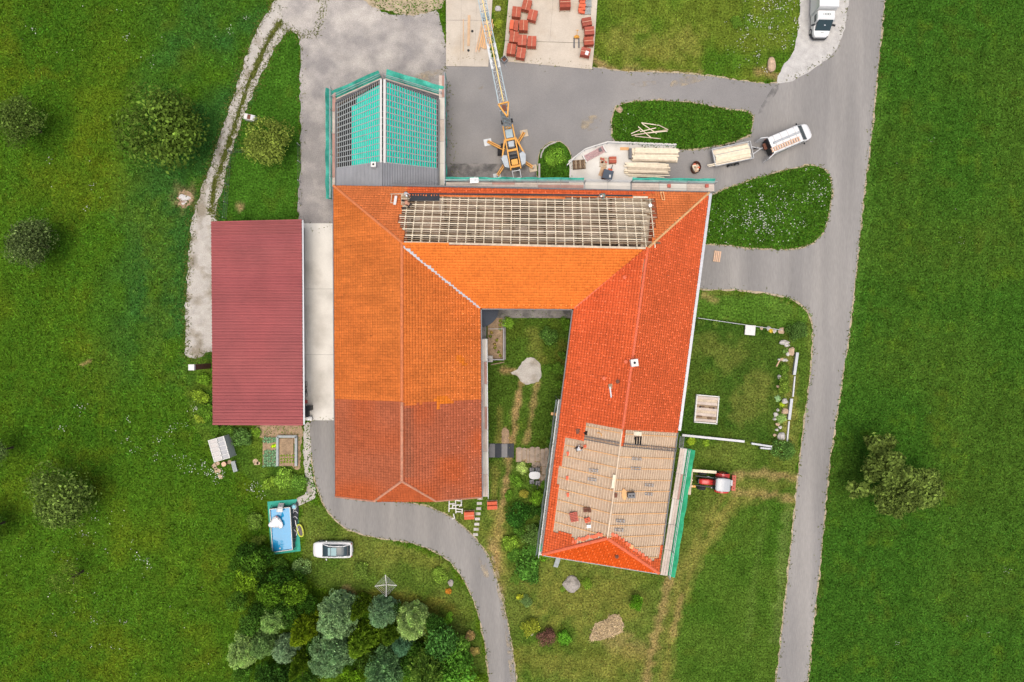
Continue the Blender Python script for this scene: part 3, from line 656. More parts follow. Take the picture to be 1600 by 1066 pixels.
# ridges and hips, tile by tile
caps(R_nw, R_sw + Vector((0, 14.5, 0)) * 0 + (R_nw - R_sw) * 0.335, 'ridge_old', farm)
caps(R_sw + (R_nw - R_sw) * 0.33, R_sw, 'ridge_brown', farm)
caps(R_sw, G_w, 'ridge_brown', farm, 0.26); caps(R_sw, G_e, 'ridge_brown', farm, 0.26)
caps(G_w, A_sw, 'ridge_brown', farm, 0.2, name='verge_tile'); caps(G_e, A_se, 'ridge_brown', farm, 0.2, name='verge_tile')
caps(A_nw, R_nw, 'ridge_old', farm); caps(C_ne, R_ne, 'batten_orange', farm, 0.26)
caps(R_ne, R_ne + (R_se - R_ne) * 0.62, 'ridge_red', farm)
caps(C_sw, R_se, 'ridge_red', farm, 0.36); caps(C_se, R_se, 'ridge_red', farm, 0.36)
part('ridge_beam', MB().beam(R_nw + Vector((0.3, 0, 0.06)), R_ne + Vector((-0.2, 0, 0.06)), 0.2, 0.08), 'raw_wood', farm, world=True)
# metal valley gutter on the west inner corner, tiled valley on the east inner corner
for (p, q2, wd, m) in ((A_in, R_nw, 0.62, 'zinc'), (B_in, R_ne, 0.16, 'ridge_red')):
    d = (q2 - p).normalized(); mb = MB(); mb.beam(p + Vector((0, 0, 0.12)), p + (q2 - p) * 0.985 + Vector((0, 0, 0.12)), wd, 0.05); part('valley_gutter', mb, m, farm, world=True)
# broken mortar lumps along the valley
mb = MB(); d = (R_nw - A_in)
for k in range(9):
    p = A_in + d * (0.06 + 0.5 * random.random()) + Vector((-0.38, -0.28, 0.10)); mb.blob(p.x, p.y, p.z, 0.07, 0.06, 0.05, 0.3, 1, -9)
part('mortar_crumbs', mb, 'white_trim', farm, world=True, kind='stuff')

# gutters along the eaves
def gutter(a, b, out, m='gutter_dark', wd=0.16, z=-0.06):
    o = Vector(out).normalized() * (wd / 2 + 0.03); mb = MB(); mb.beam(Vector(a) + o + Vector((0, 0, z)), Vector(b) + o + Vector((0, 0, z)), wd, 0.12)
    part('gutter', mb, m, farm, world=True)
gutter(A_nw, A_sw, (-1, 0, 0)); gutter(A_in, A_se, (1, 0, 0)); gutter(A_in, B_in, (0, -1, 0)); gutter(B_in, C_sw, (-1, 0.13, 0)); gutter(C_sw, C_se, (-0.13, -1, 0), 'grey_wood')
gutter(C_ne, C_ne + (C_se - C_ne) * 0.625, (1, -0.13, 0), 'zinc', 0.34, -0.02); gutter(C_ne + (C_se - C_ne) * 0.63, C_se, (1, -0.13, 0), 'gutter_dark', 0.12)
gutter(A_nw + Vector((6, 0, 0)), C_ne, (0, 1, 0))

# walls with windows and doors
def wall(a, b, h=5.95, th=0.45, wins=(), doors=(), inward=None):
    a = Vector(a); b = Vector(b); d = (b - a).normalized(); n = Vector((-d.y, d.x, 0)) * (1 if inward else -1)      # n points outdoors
    mb = MB(); mid = -n * (th / 2); mb.beam(Vector((a.x, a.y, h / 2)) + mid, Vector((b.x, b.y, h / 2)) + mid, th, h); wo = part('wall', mb, 'render_wall', farm, world=True)
    L = (b - a).length
    for t, z in wins:
        p = a + d * (t * L); p.z = z; fm = MB()
        for s2 in (-1, 1):
            fm.beam(p + d * (s2 * 0.5) + n * 0.02 - Vector((0, 0, 0.7)), p + d * (s2 * 0.5) + n * 0.02 + Vector((0, 0, 0.7)), 0.08, 0.08)
            fm.beam(p - d * 0.54 + n * 0.02 + Vector((0, 0, s2 * 0.7)), p + d * 0.54 + n * 0.02 + Vector((0, 0, s2 * 0.7)), 0.08, 0.08)
        fm.beam(p + n * 0.02 - Vector((0, 0, 0.66)), p + n * 0.02 + Vector((0, 0, 0.66)), 0.06, 0.06)
        part('window_frame', fm, 'white_trim', wo, world=True)
        pm = MB(); pm.beam(p - d * 0.46 + n * 0.006, p + d * 0.46 + n * 0.006, 0.03, 1.32); part('window_pane', pm, 'glass_dark', wo, world=True)
    for t in doors:
        p = a + d * (t * L); p.z = 1.1; dm = MB(); dm.beam(p - d * 0.55 + n * 0.01, p + d * 0.55 + n * 0.01, 0.06, 2.2); part('door', dm, 'dark_wood', wo, world=True)
ov = 0.55; w_nw = (A_nw.x + ov, A_nw.y - ov); w_sw = (A_sw.x + ov, A_sw.y + 0.35); w_se = (A_se.x - ov, A_se.y + 0.35); w_in = (A_in.x - ov, A_in.y + ov)
w_bi = (B_in.x + ov, B_in.y + ov); w_cs = (C_sw.x + ov, C_sw.y + ov); w_ce = (C_se.x - ov, C_se.y + ov + 0.1); w_ne = (C_ne.x - ov, C_ne.y - ov)
V3 = lambda p: Vector((p[0], p[1], 0))
rowz = [(t, z) for z in (1.7, 4.4) for t in (0.12, 0.26, 0.42, 0.6, 0.76, 0.9)]
wall(V3(w_nw), V3(w_sw), wins=[(t, 1.9) for t in (0.1, 0.2, 0.3, 0.62, 0.8, 0.92)], doors=(0.45,), inward=False)
wall(V3(w_sw), V3(w_se), wins=[(t, z) for z in (1.7, 4.4) for t in (0.15, 0.38, 0.62, 0.85)], inward=False)
wall(V3(w_se), V3(w_in), wins=rowz, doors=(0.5,), inward=False)
wall(V3(w_in), V3(w_bi), wins=[(t, z) for z in (1.7, 4.4) for t in (0.18, 0.5, 0.82)], inward=False)
wall(V3(w_bi), V3(w_cs), wins=rowz, doors=(0.35,), inward=False)
wall(V3(w_cs), V3(w_ce), wins=[(t, z) for z in (1.7, 4.4) for t in (0.15, 0.38, 0.62, 0.85)], inward=False)
wall(V3(w_ce), V3(w_ne), wins=rowz, doors=(0.55,), inward=False)
wall(V3(w_ne), V3(w_nw), wins=[(t, z) for z in (1.7, 4.4) for t in (0.1, 0.25, 0.4, 0.55)], inward=False)
# south gable of the west wing below its half hip
mb = MB(); y = w_sw[1]; gz = 7.75; x0, x1 = A_sw.x + 0.7, A_se.x - 0.7; gx0, gx1 = G_w.x + 0.3, G_e.x - 0.3
mb.add([(x0, y + 0.05, 5.9), (x1, y + 0.05, 5.9), (gx1, y + 0.05, gz), (gx0, y + 0.05, gz), (x0, y + 0.4, 5.9), (x1, y + 0.4, 5.9), (gx1, y + 0.4, gz), (gx0, y + 0.4, gz)],
       [(0, 1, 2, 3), (7, 6, 5, 4), (0, 4, 5, 1), (1, 5, 6, 2), (2, 6, 7, 3), (3, 7, 4, 0)]); part('gable', mb, 'render_wall', farm, world=True)
# attic floor of the north wing with its carpentry, seen through the open roof
mb = MB(); mb.prism([(A_nw.x + 1, A_nw.y - 0.9), (C_ne.x - 1, C_ne.y - 0.9), (C_ne.x - 2, B_in.y + 0.9), (A_nw.x + 1, A_in.y + 0.9)], 5.7, 5.95); part('attic_floor', mb, 'attic_floor', farm, world=True)
xs = np.linspace(W(640, 340, 8).x, W(1012, 340, 8).x, 8); yN, yS = A_nw.y - 0.7, A_in.y + 0.7; yR = R_nw.y
for i, x in enumerate(xs):
    part('tie_beam', MB().beam((x, yN, 6.12), (x, yS, 6.12), 0.22, 0.24), 'dark_wood', farm, world=True)
    for yy in (yR + 3.2, yR):
        part('post', MB().beam((x + 0.3, yy, 6.0), (x + 0.3, yy, 7.5 if yy > yR + 1 else 9.2), 0.16, 0.16), 'old_wood', farm, world=True)
    if i % 2: part('brace', MB().beam((x + 0.3, yR + 3.1, 6.2), (x + 0.3, yR + 0.4, 8.9), 0.12, 0.14), 'old_wood', farm, world=True)
for yy, zz in ((yR + 3.2, 7.42), (yR + 0.02, 9.30)):
    part('purlin', MB().beam((xs[0] - 1.0, yy, zz - 0.1), (xs[-1] + 1.0, yy, zz - 0.1), 0.18, 0.2), 'dark_wood', farm, world=True)
for k in range(26):      # boards, rubble and tools lying on the attic floor
    x = random.uniform(xs[0], xs[-1]); yy = random.uniform(yR + 0.5, yN - 0.8); a = random.choice((0, RAD(90), random.uniform(-0.4, 0.4)))
    part('loose_board', MB().box(x, yy, 5.98 + 0.02 * (k % 3), random.uniform(1.2, 3.6), random.uniform(0.15, 0.45), 0.04, a), random.choice(('raw_wood', 'old_wood', 'scaffold_plank', 'dark_wood')), farm, world=True)
part('plywood_sheet', MB().box(W(985, 340, 6).x, W(985, 340, 6).y, 6.02, 3.0, 4.2, 0.03, 0.02), 'raw_wood', farm, world=True)
# rafters and laths of the open north slope: new pale laths between weathered ones
nr = 29
for i in range(nr):
    u = uL + 0.35 + (uR - uL - 0.7) * i / (nr - 1); v0 = vE - 0.1; v1 = vT - 0.05
    part('rafter', MB().beam(sl_nn.at(u, v0, -0.05), sl_nn.at(u, v1, -0.05), 0.095, 0.14, sl_nn.n), 'new_wood', farm, world=True)
v = vE + 0.12; k = 0
while v < vT - 0.12:
    for (a, b) in clip_line(HOLE_N, v=v):
        new = k % 3 == 2
        part('lath', MB().beam(sl_nn.at(a - 0.05 + random.uniform(-0.1, 0.1), v, 0.05 if new else 0.035), sl_nn.at(b - (0.9 if new else 0) + random.uniform(-0.15, 0.05), v, 0.05 if new else 0.035), 0.115 if new else 0.06, 0.05, sl_nn.n), 'new_wood' if new else ('old_wood' if k % 3 else 'raw_wood'), farm, world=True)
    v += 0.262; k += 1
deck('roofing_felt', sl_nn, sl_nn.spx([(640, 304), (687, 304), (687, 315), (640, 315)]), 0.08, 0.10, 'felt_dark', farm)
deck('felt_strip', sl_nn, sl_nn.spx([(640, 303), (988, 306), (988, 308.5), (640, 305)]), 0.12, 0.14, 'felt_dark', farm)
deck('eave_board', sl_nn, sl_nn.spx([(989, 308), (1012, 308.5), (1012, 311), (989, 311)]), 0.12, 0.14, 'new_wood', farm)

# laths and counter battens on the opened east wing
for (sl, hole, nmx) in ((sl_ew, HOLE_EW, 0), (sl_ee, HOLE_EE, 1)):
    vtop = sl.uv(R_se)[1]; v = 0.35; full = P_ee if nmx else P_ew
    both = lambda **k: [(max(a, e) + 0.05, min(b, f) - 0.05) for a, b in clip_line(hole, **k) for e, f in clip_line(full, **k)]
    while v < vtop - 0.08:
        for (a, b) in both(v=v):
            if b - a > 0.3: part('lath', MB().beam(sl.at(a, v, 0.05), sl.at(b, v, 0.05), 0.055, 0.05, sl.n), 'batten_tan', farm, world=True)
        v += 0.305
    us = [p[0] for p in hole]; u = min(us) + 0.45
    while u < max(us):
        for (a, b) in both(u=u):
            if b - a > 0.4: part('counter_batten', MB().beam(sl.at(u, a, 0.07), sl.at(u, min(b, vtop), 0.07), 0.085, 0.05, sl.n), 'batten_orange', farm, world=True)
        u += 1.13
caps(R_ne + (R_se - R_ne) * 0.63, R_se, 'batten_tan', farm, 0.16, 2.4, 0.04, 'ridge_board', 0.03)
part('ridge_plank', MB().beam(W(960, 742, RIDGE + 0.12), W(957, 763, RIDGE + 0.12), 0.26, 0.05), 'new_wood', farm, world=True)
for x in (992.5, 996.5, 1000.5):      # dark slabs on the boarding, standing in for the shade in its gaps
    uv = sl_ee.spx([(x - 1.3, 682), (x + 1.3, 682), (x + 0.8, 695), (x - 1.8, 695)]); deck('opening_shade', sl_ee, uv, -0.01, 0.085, 'gap_shade', farm)
deck('cover_board', sl_ee, sl_ee.spx([(990, 674), (1002, 675), (1001, 681), (989, 680)]), 0.09, 0.11, 'new_wood', farm)
deck('opening_shade', sl_ew, sl_ew.spx([(913, 673), (918, 674), (917, 680), (912, 679)]), 0.0, 0.10, 'gap_shade', farm)  # dark slab standing in for the shade inside a small opening
for (x0, y0, L, sl) in ((921, 734, 15, sl_ew), (919, 748, 14, sl_ew), (986, 716, 15, sl_ee), (984, 731, 16, sl_ee), (1006, 757, 14, sl_ee), (1006, 771, 12, sl_ee), (961, 813, 14, sl_ee), (959, 827, 14, sl_ee)):
    a = sl.at(*sl.px(x0, y0), 0.14); b = sl.at(*sl.px(x0 + L, y0 + (2 if sl is sl_ew else 1)), 0.14); mb = MB()
    for d in (-0.1, 0.1): mb.beam(a + Vector((0, d, 0)), b + Vector((0, d, 0)), 0.05, 0.05)
    for t in (0.1, 0.5, 0.9): mb.beam(a.lerp(b, t) + Vector((0, -0.12, 0)), a.lerp(b, t) + Vector((0, 0.12, 0)), 0.05, 0.04)
    part('roof_hook', mb, 'steel', farm, world=True)
# zigzag of cut tiles along the new edge beside the hip
for (a, b, sl) in (((898, 850), (944, 838), sl_ew), ((956, 838), (1020, 884), sl_ee)):
    n = 12
    for k in range(n):
        x = a[0] + (b[0] - a[0]) * k / n + random.uniform(-1, 1); y = a[1] + (b[1] - a[1]) * k / n - random.uniform(3, 6)
        p = sl.at(*sl.px(x, y), 0.10); part('cut_tile', MB().box(p.x, p.y, p.z, 0.3, 0.34, 0.04, random.uniform(0, 1.5)), 'ridge_red', farm, world=True)

# chimney, vents and roof lights of the east wing
p = W(991, 567, 10.3); mb = MB(); mb.box(p.x, p.y, 9.75, 0.62, 0.62, 1.5, 0.13); ch = part('chimney', mb, 'white_trim', farm, world=True)
mb = MB(); mb.box(p.x, p.y, 10.53, 0.7, 0.7, 0.07, 0.13); part('chimney_cap', mb, 'white_trim', ch, world=True)
mb = MB(); mb.disc(p.x, p.y, 10.55, 10.58, 0.12, 14); part('flue', mb, 'black', ch, world=True)
for (x, y, sl, m) in ((964, 596, sl_ew, 'brick_brown'), (977, 565, sl_ew, 'ridge_red'), (943, 591, sl_ew, 'ridge_red'), (975, 434, sl_ew, 'ridge_red'), (963, 868, sl_hip, 'brick_brown')):
    q3 = sl.at(*sl.px(x, y), 0.0); mb = MB(); mb.tube(q3, q3 + Vector((0, 0, 0.42)), 0.14, 0.11, 10); mb.tube(q3 + Vector((0, 0, 0.42)), q3 + Vector((0, 0, 0.5)), 0.2, 0.05, 10); part('vent_pipe', mb, m, farm, world=True)
p = sl_ew.at(*sl_ew.px(955, 604), 0.15); part('roof_step', MB().box(p.x, p.y, p.z, 0.4, 0.5, 0.06, 0.13), 'old_wood', farm, world=True)
p = sl_ew.at(*sl_ew.px(955, 613), 0.15); part('roof_step', MB().box(p.x, p.y, p.z, 0.14, 1.1, 0.06, 0.13), 'steel', farm, world=True)
# quarter cone of dark metal over the courtyard corner stair
p = W(751, 483, 3.2); mb = MB(); apex = Vector((p.x - 0.1, p.y + 0.1, 4.2)); n = 8; rr = 2.05
ring = [Vector((apex.x + rr * math.cos(-RAD(k * 90 / n)), apex.y + rr * math.sin(-RAD(k * 90 / n)), 3.0)) for k in range(n + 1)]
for k in range(n):
    m1 = MB(); m1.add([apex, ring[k + 1], ring[k], apex - Vector((0, 0, 0.06)), ring[k + 1] - Vector((0, 0, 0.06)), ring[k] - Vector((0, 0, 0.06))], [(0, 1, 2), (5, 4, 3), (0, 3, 4, 1), (1, 4, 5, 2), (2, 5, 3, 0)])
    m1.beam(apex + Vector((0, 0, 0.02)), ring[k] + Vector((0, 0, 0.02)), 0.04, 0.05); part('stair_roof_sheet', m1, 'dark_roof_metal', farm, world=True)

# ------------------------------------------------------------------ the annex with its stripped roof
ann = thing('timber_annex', 'annex with stripped roof, grey laths over turquoise netting and a small white chimney', 'annex', W(604, 210))
ze, zr = 3.0, 5.6
N_w = W(526, 161, ze); N_r = W(598, 124, zr); N_e = W(684, 155, ze); yS2 = 15.2
S_w = Vector((N_w.x, yS2, ze)); S_r = Vector((N_r.x, yS2, zr)); S_e = Vector((N_e.x, yS2, ze)); S_r.x = W(598, 270, zr).x; N_r.x = S_r.x
s_aw = Slope(S_w, N_w, (N_r + S_r) / 2); s_ae = Slope(S_e, N_e, (N_r + S_r) / 2)
for sl, nn, wst in ((s_aw, N_w, True), (s_ae, N_e, False)):
    vt = sl.uv(S_r)[1]; full = [sl.uv(p) for p in ((S_w if wst else S_e), (N_w if wst else N_e), N_r, S_r)]
    ub = sl.px(540 if wst else 660, 262)[0]
    grid = [(ub, 0), full[1], full[2], (ub, vt)]
    # netting laid under the laths
    if wst: net = [(ub, vt - 0.12)] + sl.spx([(549, 258), (549, 165), (557, 162), (557, 160)])[:0] + [sl.px(549, 258), sl.px(549, 165), sl.px(557, 164), sl.px(557, 152), (full[2][0] - 0.4, vt - 0.12)]
    else: net = [(ub, 0.12), (full[1][0] - 0.15, 0.12), (full[2][0] - 0.4, vt - 0.12), (ub, vt - 0.12)]
    if wst: deck('netting', sl, net, -0.06, -0.045, 'teal_sheet', ann)
    else:      # laid in strips that leave dark slots beside the laths
        vv = 0.16
        while vv < vt - 0.3:
            uu = full[1][0] + (full[2][0] - full[1][0]) * vv / vt - 0.1
            mb = MB(); n2 = 60; e0 = [ub + (uu - ub) * k / n2 for k in range(n2 + 1)]; A2 = [sl.at(e, vv + 0.02 + random.uniform(0, 0.03), -0.07) for e in e0]; B2 = [sl.at(e, vv + 0.19 + random.uniform(-0.05, 0.05), -0.07) for e in e0]
            mb.add(A2 + B2, [(k, k + 1, n2 + 2 + k, n2 + 1 + k) for k in range(n2)]); part('netting', mb, 'teal_sheet', ann, world=True); vv += 0.272
    nr2 = 13
    for i in range(nr2 + 1):
        u = ub + 0.1 + (full[1][0] - 0.1 - ub) * i / nr2; sh = (full[2][0] - full[1][0])
        part('rafter', MB().beam(sl.at(u, 0.02, -0.03), sl.at(u + sh * i / nr2, vt - 0.05, -0.03), 0.07, 0.12, sl.n), 'grey_wood', ann, world=True)
    v = 0.14; k = 0
    while v < vt - 0.1:
        w_ = 0.05 if wst else 0.06
        part('lath', MB().beam(sl.at(ub, v, 0.05), sl.at(full[1][0] + (full[2][0] - full[1][0]) * v / vt, v, 0.05), w_, 0.04, sl.n), 'grey_wood', ann, world=True)
        v += 0.272; k += 1
    # old corrugated sheets left beside the farmhouse
    L = 0.0; u0 = sl.uv(S_w if wst else S_e)[0]; mb = MB(); n = 34
    for i in range(n):
        v0 = vt * i / n; v1 = vt * (i + 1) / n; vm = (v0 + v1) / 2
        mb.add([sl.at(u0, v0, 0.06), sl.at(ub + 0.05, v0, 0.06), sl.at(ub + 0.05, vm, 0.12), sl.at(u0, vm, 0.12), sl.at(ub + 0.05, v1, 0.06), sl.at(u0, v1, 0.06)], [(0, 1, 2, 3), (3, 2, 4, 5)])
    part('corrugated_sheet', mb, 'grey_sheet', ann, world=True)
    part('verge_board', MB().beam(sl.at(*full[1], 0.0), sl.at(*full[2], 0.0), 0.1, 0.2, sl.n), 'gutter_dark', ann, world=True)
    part('eave_gutter', MB().beam(sl.at(full[0][0], -0.12, 0.0), sl.at(full[1][0], -0.12, 0.0), 0.16, 0.12), 'gutter_dark', ann, world=True)
    part('ridge_flashing', MB().beam(sl.at(ub, vt - 0.16, 0.09), sl.at(full[2][0], vt - 0.16, 0.09), 0.26, 0.03, sl.n), 'white_trim', ann, world=True)
mb = MB(); mb.prism([(N_w.x + 0.4, yS2), (N_w.x + 0.4, N_w.y - 0.5), (N_e.x - 0.4, N_e.y - 0.5), (N_e.x - 0.4, yS2)], 0.0, 2.5); part('wall', mb, 'render_wall', ann, world=True)
mb = MB(); mb.prism([(N_w.x + 0.18, yS2 + 0.1), (N_w.x + 0.18, N_w.y - 0.16), (N_r.x, N_r.y - 0.16), (N_e.x - 0.18, N_e.y - 0.16), (N_e.x - 0.18, yS2 + 0.1)], 2.5, 2.56); part('loft_floor', mb, 'black', ann, world=True)  # floor coloured black to stand in for the shade inside the loft
for (a, b) in ((N_w, N_r), (N_e, N_r)):      # boarded gable closing the loft to the north
    a = a + Vector((0.15 if a is N_w else -0.15, -0.06, -0.12)); b = b + Vector((0, -0.06, -0.12)); mb = MB(); th = Vector((0, -0.08, 0))
    mb.hexa([Vector((a.x, a.y, 0)), Vector((b.x, b.y, 0)), Vector((b.x, b.y, 0)) + th, Vector((a.x, a.y, 0)) + th, a, b, b + th, a + th]); part('gable', mb, 'dark_wood', ann, world=True)
for xw, yw in ((N_w.x + 0.12, N_w.y), (N_e.x - 0.12, N_e.y)): part('eave_wall', MB().beam((xw, yS2, 1.42), (xw, yw - 0.2, 1.42), 0.1, 2.84), 'dark_wood', ann, world=True)
p = W(583.5, 257, 5.9); mb = MB(); mb.box(p.x, p.y, 5.3, 0.52, 0.52, 1.3); ch = part('chimney', mb, 'white_trim', ann, world=True)
mb = MB(); mb.disc(p.x, p.y, 5.95, 5.97, 0.11, 12); part('flue', mb, 'black', ch, world=True)

# ------------------------------------------------------------------ machine shed with a ribbed red roof
shed = thing('machine_shed', 'long machine shed with a ribbed dark red sheet metal roof', 'shed', W(402, 505))
za, zb = 3.3, 3.0
q0 = W(330, 347.5, za); q1 = W(471.5, 344, zb); q2 = W(473.5, 664, zb); q3 = W(332.5, 663, za)
rib = 60; npan = 15
for i in range(npan):
    mb = MB(); n = 4
    for j in range(n):
        t0 = (i + j / n) / npan; t1 = (i + (j + 1) / n) / npan; dt = t1 - t0
        for (f0, f1, h0, h1) in ((0, 0.45, 0, 0), (0.45, 0.58, 0, 0.10), (0.58, 0.82, 0.10, 0.10), (0.82, 1.0, 0.10, 0)):
            a = q0.lerp(q3, t0 + dt * f0); b = q1.lerp(q2, t0 + dt * f0); cc = q1.lerp(q2, t0 + dt * f1); d = q0.lerp(q3, t0 + dt * f1)
            up0 = Vector((0, 0, h0)); up1 = Vector((0, 0, h1)); mb.add([a + up0, d + up1, cc + up1, b + up0], [(0, 1, 2, 3)])
    ro = part('roof_sheet', mb, 'red_sheet', shed, world=True); fk = random.uniform(0.93, 1.06); ro.color = (fk, fk * random.uniform(0.98, 1.03), fk, 1)
part('roof_purlins', MB().prism([(q0.x + 0.1, q0.y - 0.1), (q1.x - 0.1, q1.y - 0.1), (q2.x - 0.1, q2.y + 0.1), (q3.x + 0.1, q3.y + 0.1)], 2.7, 2.94), 'dark_wood', shed, world=True)
for a, b in ((q0, q1), (q3, q2)): part('verge_trim', MB().beam(a + Vector((0, 0, 0.03)), b + Vector((0, 0, 0.03)), 0.14, 0.14), 'red_sheet', shed, world=True)
part('gutter', MB().beam(q1 + Vector((0.1, 0, -0.08)), q2 + Vector((0.1, 0, -0.08)), 0.16, 0.12), 'zinc', shed, world=True)
for (a, b) in (((q0.x + 0.4, q0.y - 0.4), (q3.x + 0.4, q3.y + 0.4)), ((q3.x + 0.4, q3.y + 0.4), (q2.x - 0.7, q2.y + 0.4)), ((q2.x - 0.7, q2.y + 0.4), (q1.x - 0.7, q1.y - 0.4)), ((q1.x - 0.7, q1.y - 0.4), (q0.x + 0.4, q0.y - 0.4))):
    part('wall', MB().beam((a[0], a[1], 1.35), (b[0], b[1], 1.35), 0.2, 2.7), 'grey_wood', shed, world=True)
p = W(330, 572, 0); mb = MB(); mb.box(p.x - 0.3, p.y, 1.9, 0.55, 0.55, 3.8); ch = part('chimney', mb, 'brick_brown', shed, world=True)
mb = MB(); mb.box(p.x - 0.3, p.y, 3.95, 0.62, 0.62, 0.3); part('chimney_cap', mb, 'white_trim', ch, world=True)
# ------------------------------------------------------------------ grass and flowers growing on the ground
mat('bark', c(96, 80, 64), rough=0.95, var=0.2, scale=4.0)
roof_px = [[(522, 291), (525, 776), (752, 773), (755, 481), (897, 482), (848, 866), (1029, 895), (1107, 302)], [(526, 125), (684, 125), (690, 300), (526, 300)], [(345, 350), (486, 350), (486, 655), (345, 655)],
           [(412, 780), (470, 780), (470, 868), (412, 868)], [(805, 560), (845, 560), (845, 602), (805, 602)]]
roof_poly = [[tuple(W(*p).xy) for p in r] for r in roof_px]
hard = [asph, drive, yard, lane, park, slabw, slabn, conc, terr] + roof_poly
soft = [isle1, isle2, isle3]
def grass_ok(x, y):
    k = np.ones(len(x), bool)
    for p in hard: k &= ~in_poly(x, y, p)
    for p in soft: k |= in_poly(x, y, p)
    return k
def blades(n, xr, yr, size, dens=None, seed=0, bright=1.0, lift=(0.08, 0.4), sig=0.2, fn=None):
    r = np.random.default_rng(seed); x = r.uniform(*xr, n); y = r.uniform(*yr, n); k = grass_ok(x, y)
    if fn is not None: k &= fn(x, y, r)
    x, y = x[k], y[k]; n = len(x)
    col = tint(800 + x * 14.0, 533 - y * 14.0); isl = np.zeros(n, bool)
    for p in soft: isl |= in_poly(x, y, p)
    col = np.where(isl[:, None], ISLE[None] * np.array([1, 1, .75]) * (0.75 + 0.5 * vnoise(x * 14, y * 14, 11, 77))[:, None], col)
    z0 = np.where(isl, 0.05, 0.0)
    col = col * bright * np.clip(np.exp(r.normal(0, sig, n)), 0.3, 1.75)[:, None] * (1 + r.normal(0, 0.08, (n, 3)))
    a = r.uniform(0, 2 * np.pi, n); L = size * r.uniform(0.6, 1.5, n); wd = L * r.uniform(0.35, 0.7, n); up = L * r.uniform(*lift, n)
    dx, dy = np.cos(a), np.sin(a); out = np.zeros((n, 4, 3))
    out[:, 0] = np.c_[x - dy * wd * 0.25, y + dx * wd * 0.25, z0 + 0.01]; out[:, 1] = np.c_[x + dy * wd * 0.25, y - dx * wd * 0.25, z0 + 0.01]
    out[:, 2] = np.c_[x + dx * L * 0.6 + dy * wd * 0.5, y + dy * L * 0.6 - dx * wd * 0.5, z0 + up * 0.8]; out[:, 3] = np.c_[x + dx * L - dy * wd * 0.15, y + dy * L + dx * wd * 0.15, z0 + up]
    return out.reshape(-1, 3), np.repeat(col, 4, 0)
def stuff_mesh(name, parts, m, label=None, cat=None):
    V = np.concatenate([p[0] for p in parts]); Cc = np.concatenate([p[1] for p in parts]); F = np.arange(len(V)).reshape(-1, 4)
    o = bpy.data.objects.new(name, raw_mesh(name, V, F, m, Cc)); COL.objects.link(o); return tag(o, label, cat, kind='stuff')
XR, YR = (-66, 66), (-46, 46)
pxf = lambda x, y: (800 + x * 14.0, 533 - y * 14.0)
lawnmask = lambda x, y: np.any([in_poly(*pxf(x, y), p[0]) for p in lawn_polys], 0)
stuff_mesh('meadow_grass', [
    blades(250000, XR, YR, 0.19, seed=3, bright=1.12, sig=0.48, lift=(0.1, 0.9), fn=lambda x, y, r: ~lawnmask(x, y)),
    blades(70000, XR, YR, 0.28, seed=4, bright=1.12, sig=0.45, fn=lambda x, y, r: (~lawnmask(x, y)) & (x < -20) & (vnoise(x * 14, y * 14, 60, 8) > 0.4)),
    blades(190000, XR, YR, 0.14, seed=5, bright=1.18, sig=0.42, lift=(0.15, 0.7), fn=lambda x, y, r: lawnmask(x, y)),
    blades(60000, (8, 36), (4, 40), 0.2, seed=6, bright=1.18, sig=0.5, lift=(0.1, 0.9), fn=lambda x, y, r: np.any([in_poly(x, y, p) for p in soft], 0)),
], 'grass_blade', 'long meadow grass and clover covering the ground around the farm', 'grass')
# ragged grass that leans over the edges of roads and lane
def edge_blades(poly, n, seed, wd=0.35, size=0.22):
    r = np.random.default_rng(seed); P = np.array(poly); i = r.integers(0, len(P), n); t = r.random(n)[:, None]
    q = P[i] * (1 - t) + P[(i + 1) % len(P)] * t + r.normal(0, wd, (n, 2)); k = (np.abs(q[:, 0]) < 64) & (np.abs(q[:, 1]) < 44)
    for h in roof_poly: k &= ~in_poly(q[:, 0], q[:, 1], h)
    q = q[k]; n = len(q); col = np.array(c(112, 118, 58)) * np.exp(r.normal(0, 0.25, n))[:, None]
    a = r.uniform(0, 6.28, n); L = size * r.uniform(0.5, 1.3, n); wd2 = L * 0.4; dx, dy = np.cos(a), np.sin(a); o = np.zeros((n, 4, 3))
    o[:, 0] = np.c_[q[:, 0] - dy * wd2 * 0.3, q[:, 1] + dx * wd2 * 0.3, np.full(n, 0.03)]; o[:, 1] = np.c_[q[:, 0] + dy * wd2 * 0.3, q[:, 1] - dx * wd2 * 0.3, np.full(n, 0.03)]
    o[:, 2] = np.c_[q[:, 0] + dx * L * 0.6 + dy * wd2 * 0.5, q[:, 1] + dy * L * 0.6 - dx * wd2 * 0.5, np.full(n, 0.09)]; o[:, 3] = np.c_[q[:, 0] + dx * L, q[:, 1] + dy * L, 0.05 + L * 0.3]
    return o.reshape(-1, 3), np.repeat(col, 4, 0)
midline = [tuple(W(*p).xy) for p in mid]
stuff_mesh('verge_grass', [edge_blades(lane, 3500, 1, 0.28), edge_blades(isle1, 500, 2, 0.15), edge_blades(isle2, 600, 3, 0.15), edge_blades(asph, 1300, 4, 0.22), edge_blades(drive, 600, 5, 0.15), edge_blades(yard, 700, 7, 0.25),
                           edge_blades(midline + midline[::-1], 2600, 6, 0.22, 0.2)], 'grass_blade', 'ragged grass along the edges of the roads and the gravel lane', 'grass')
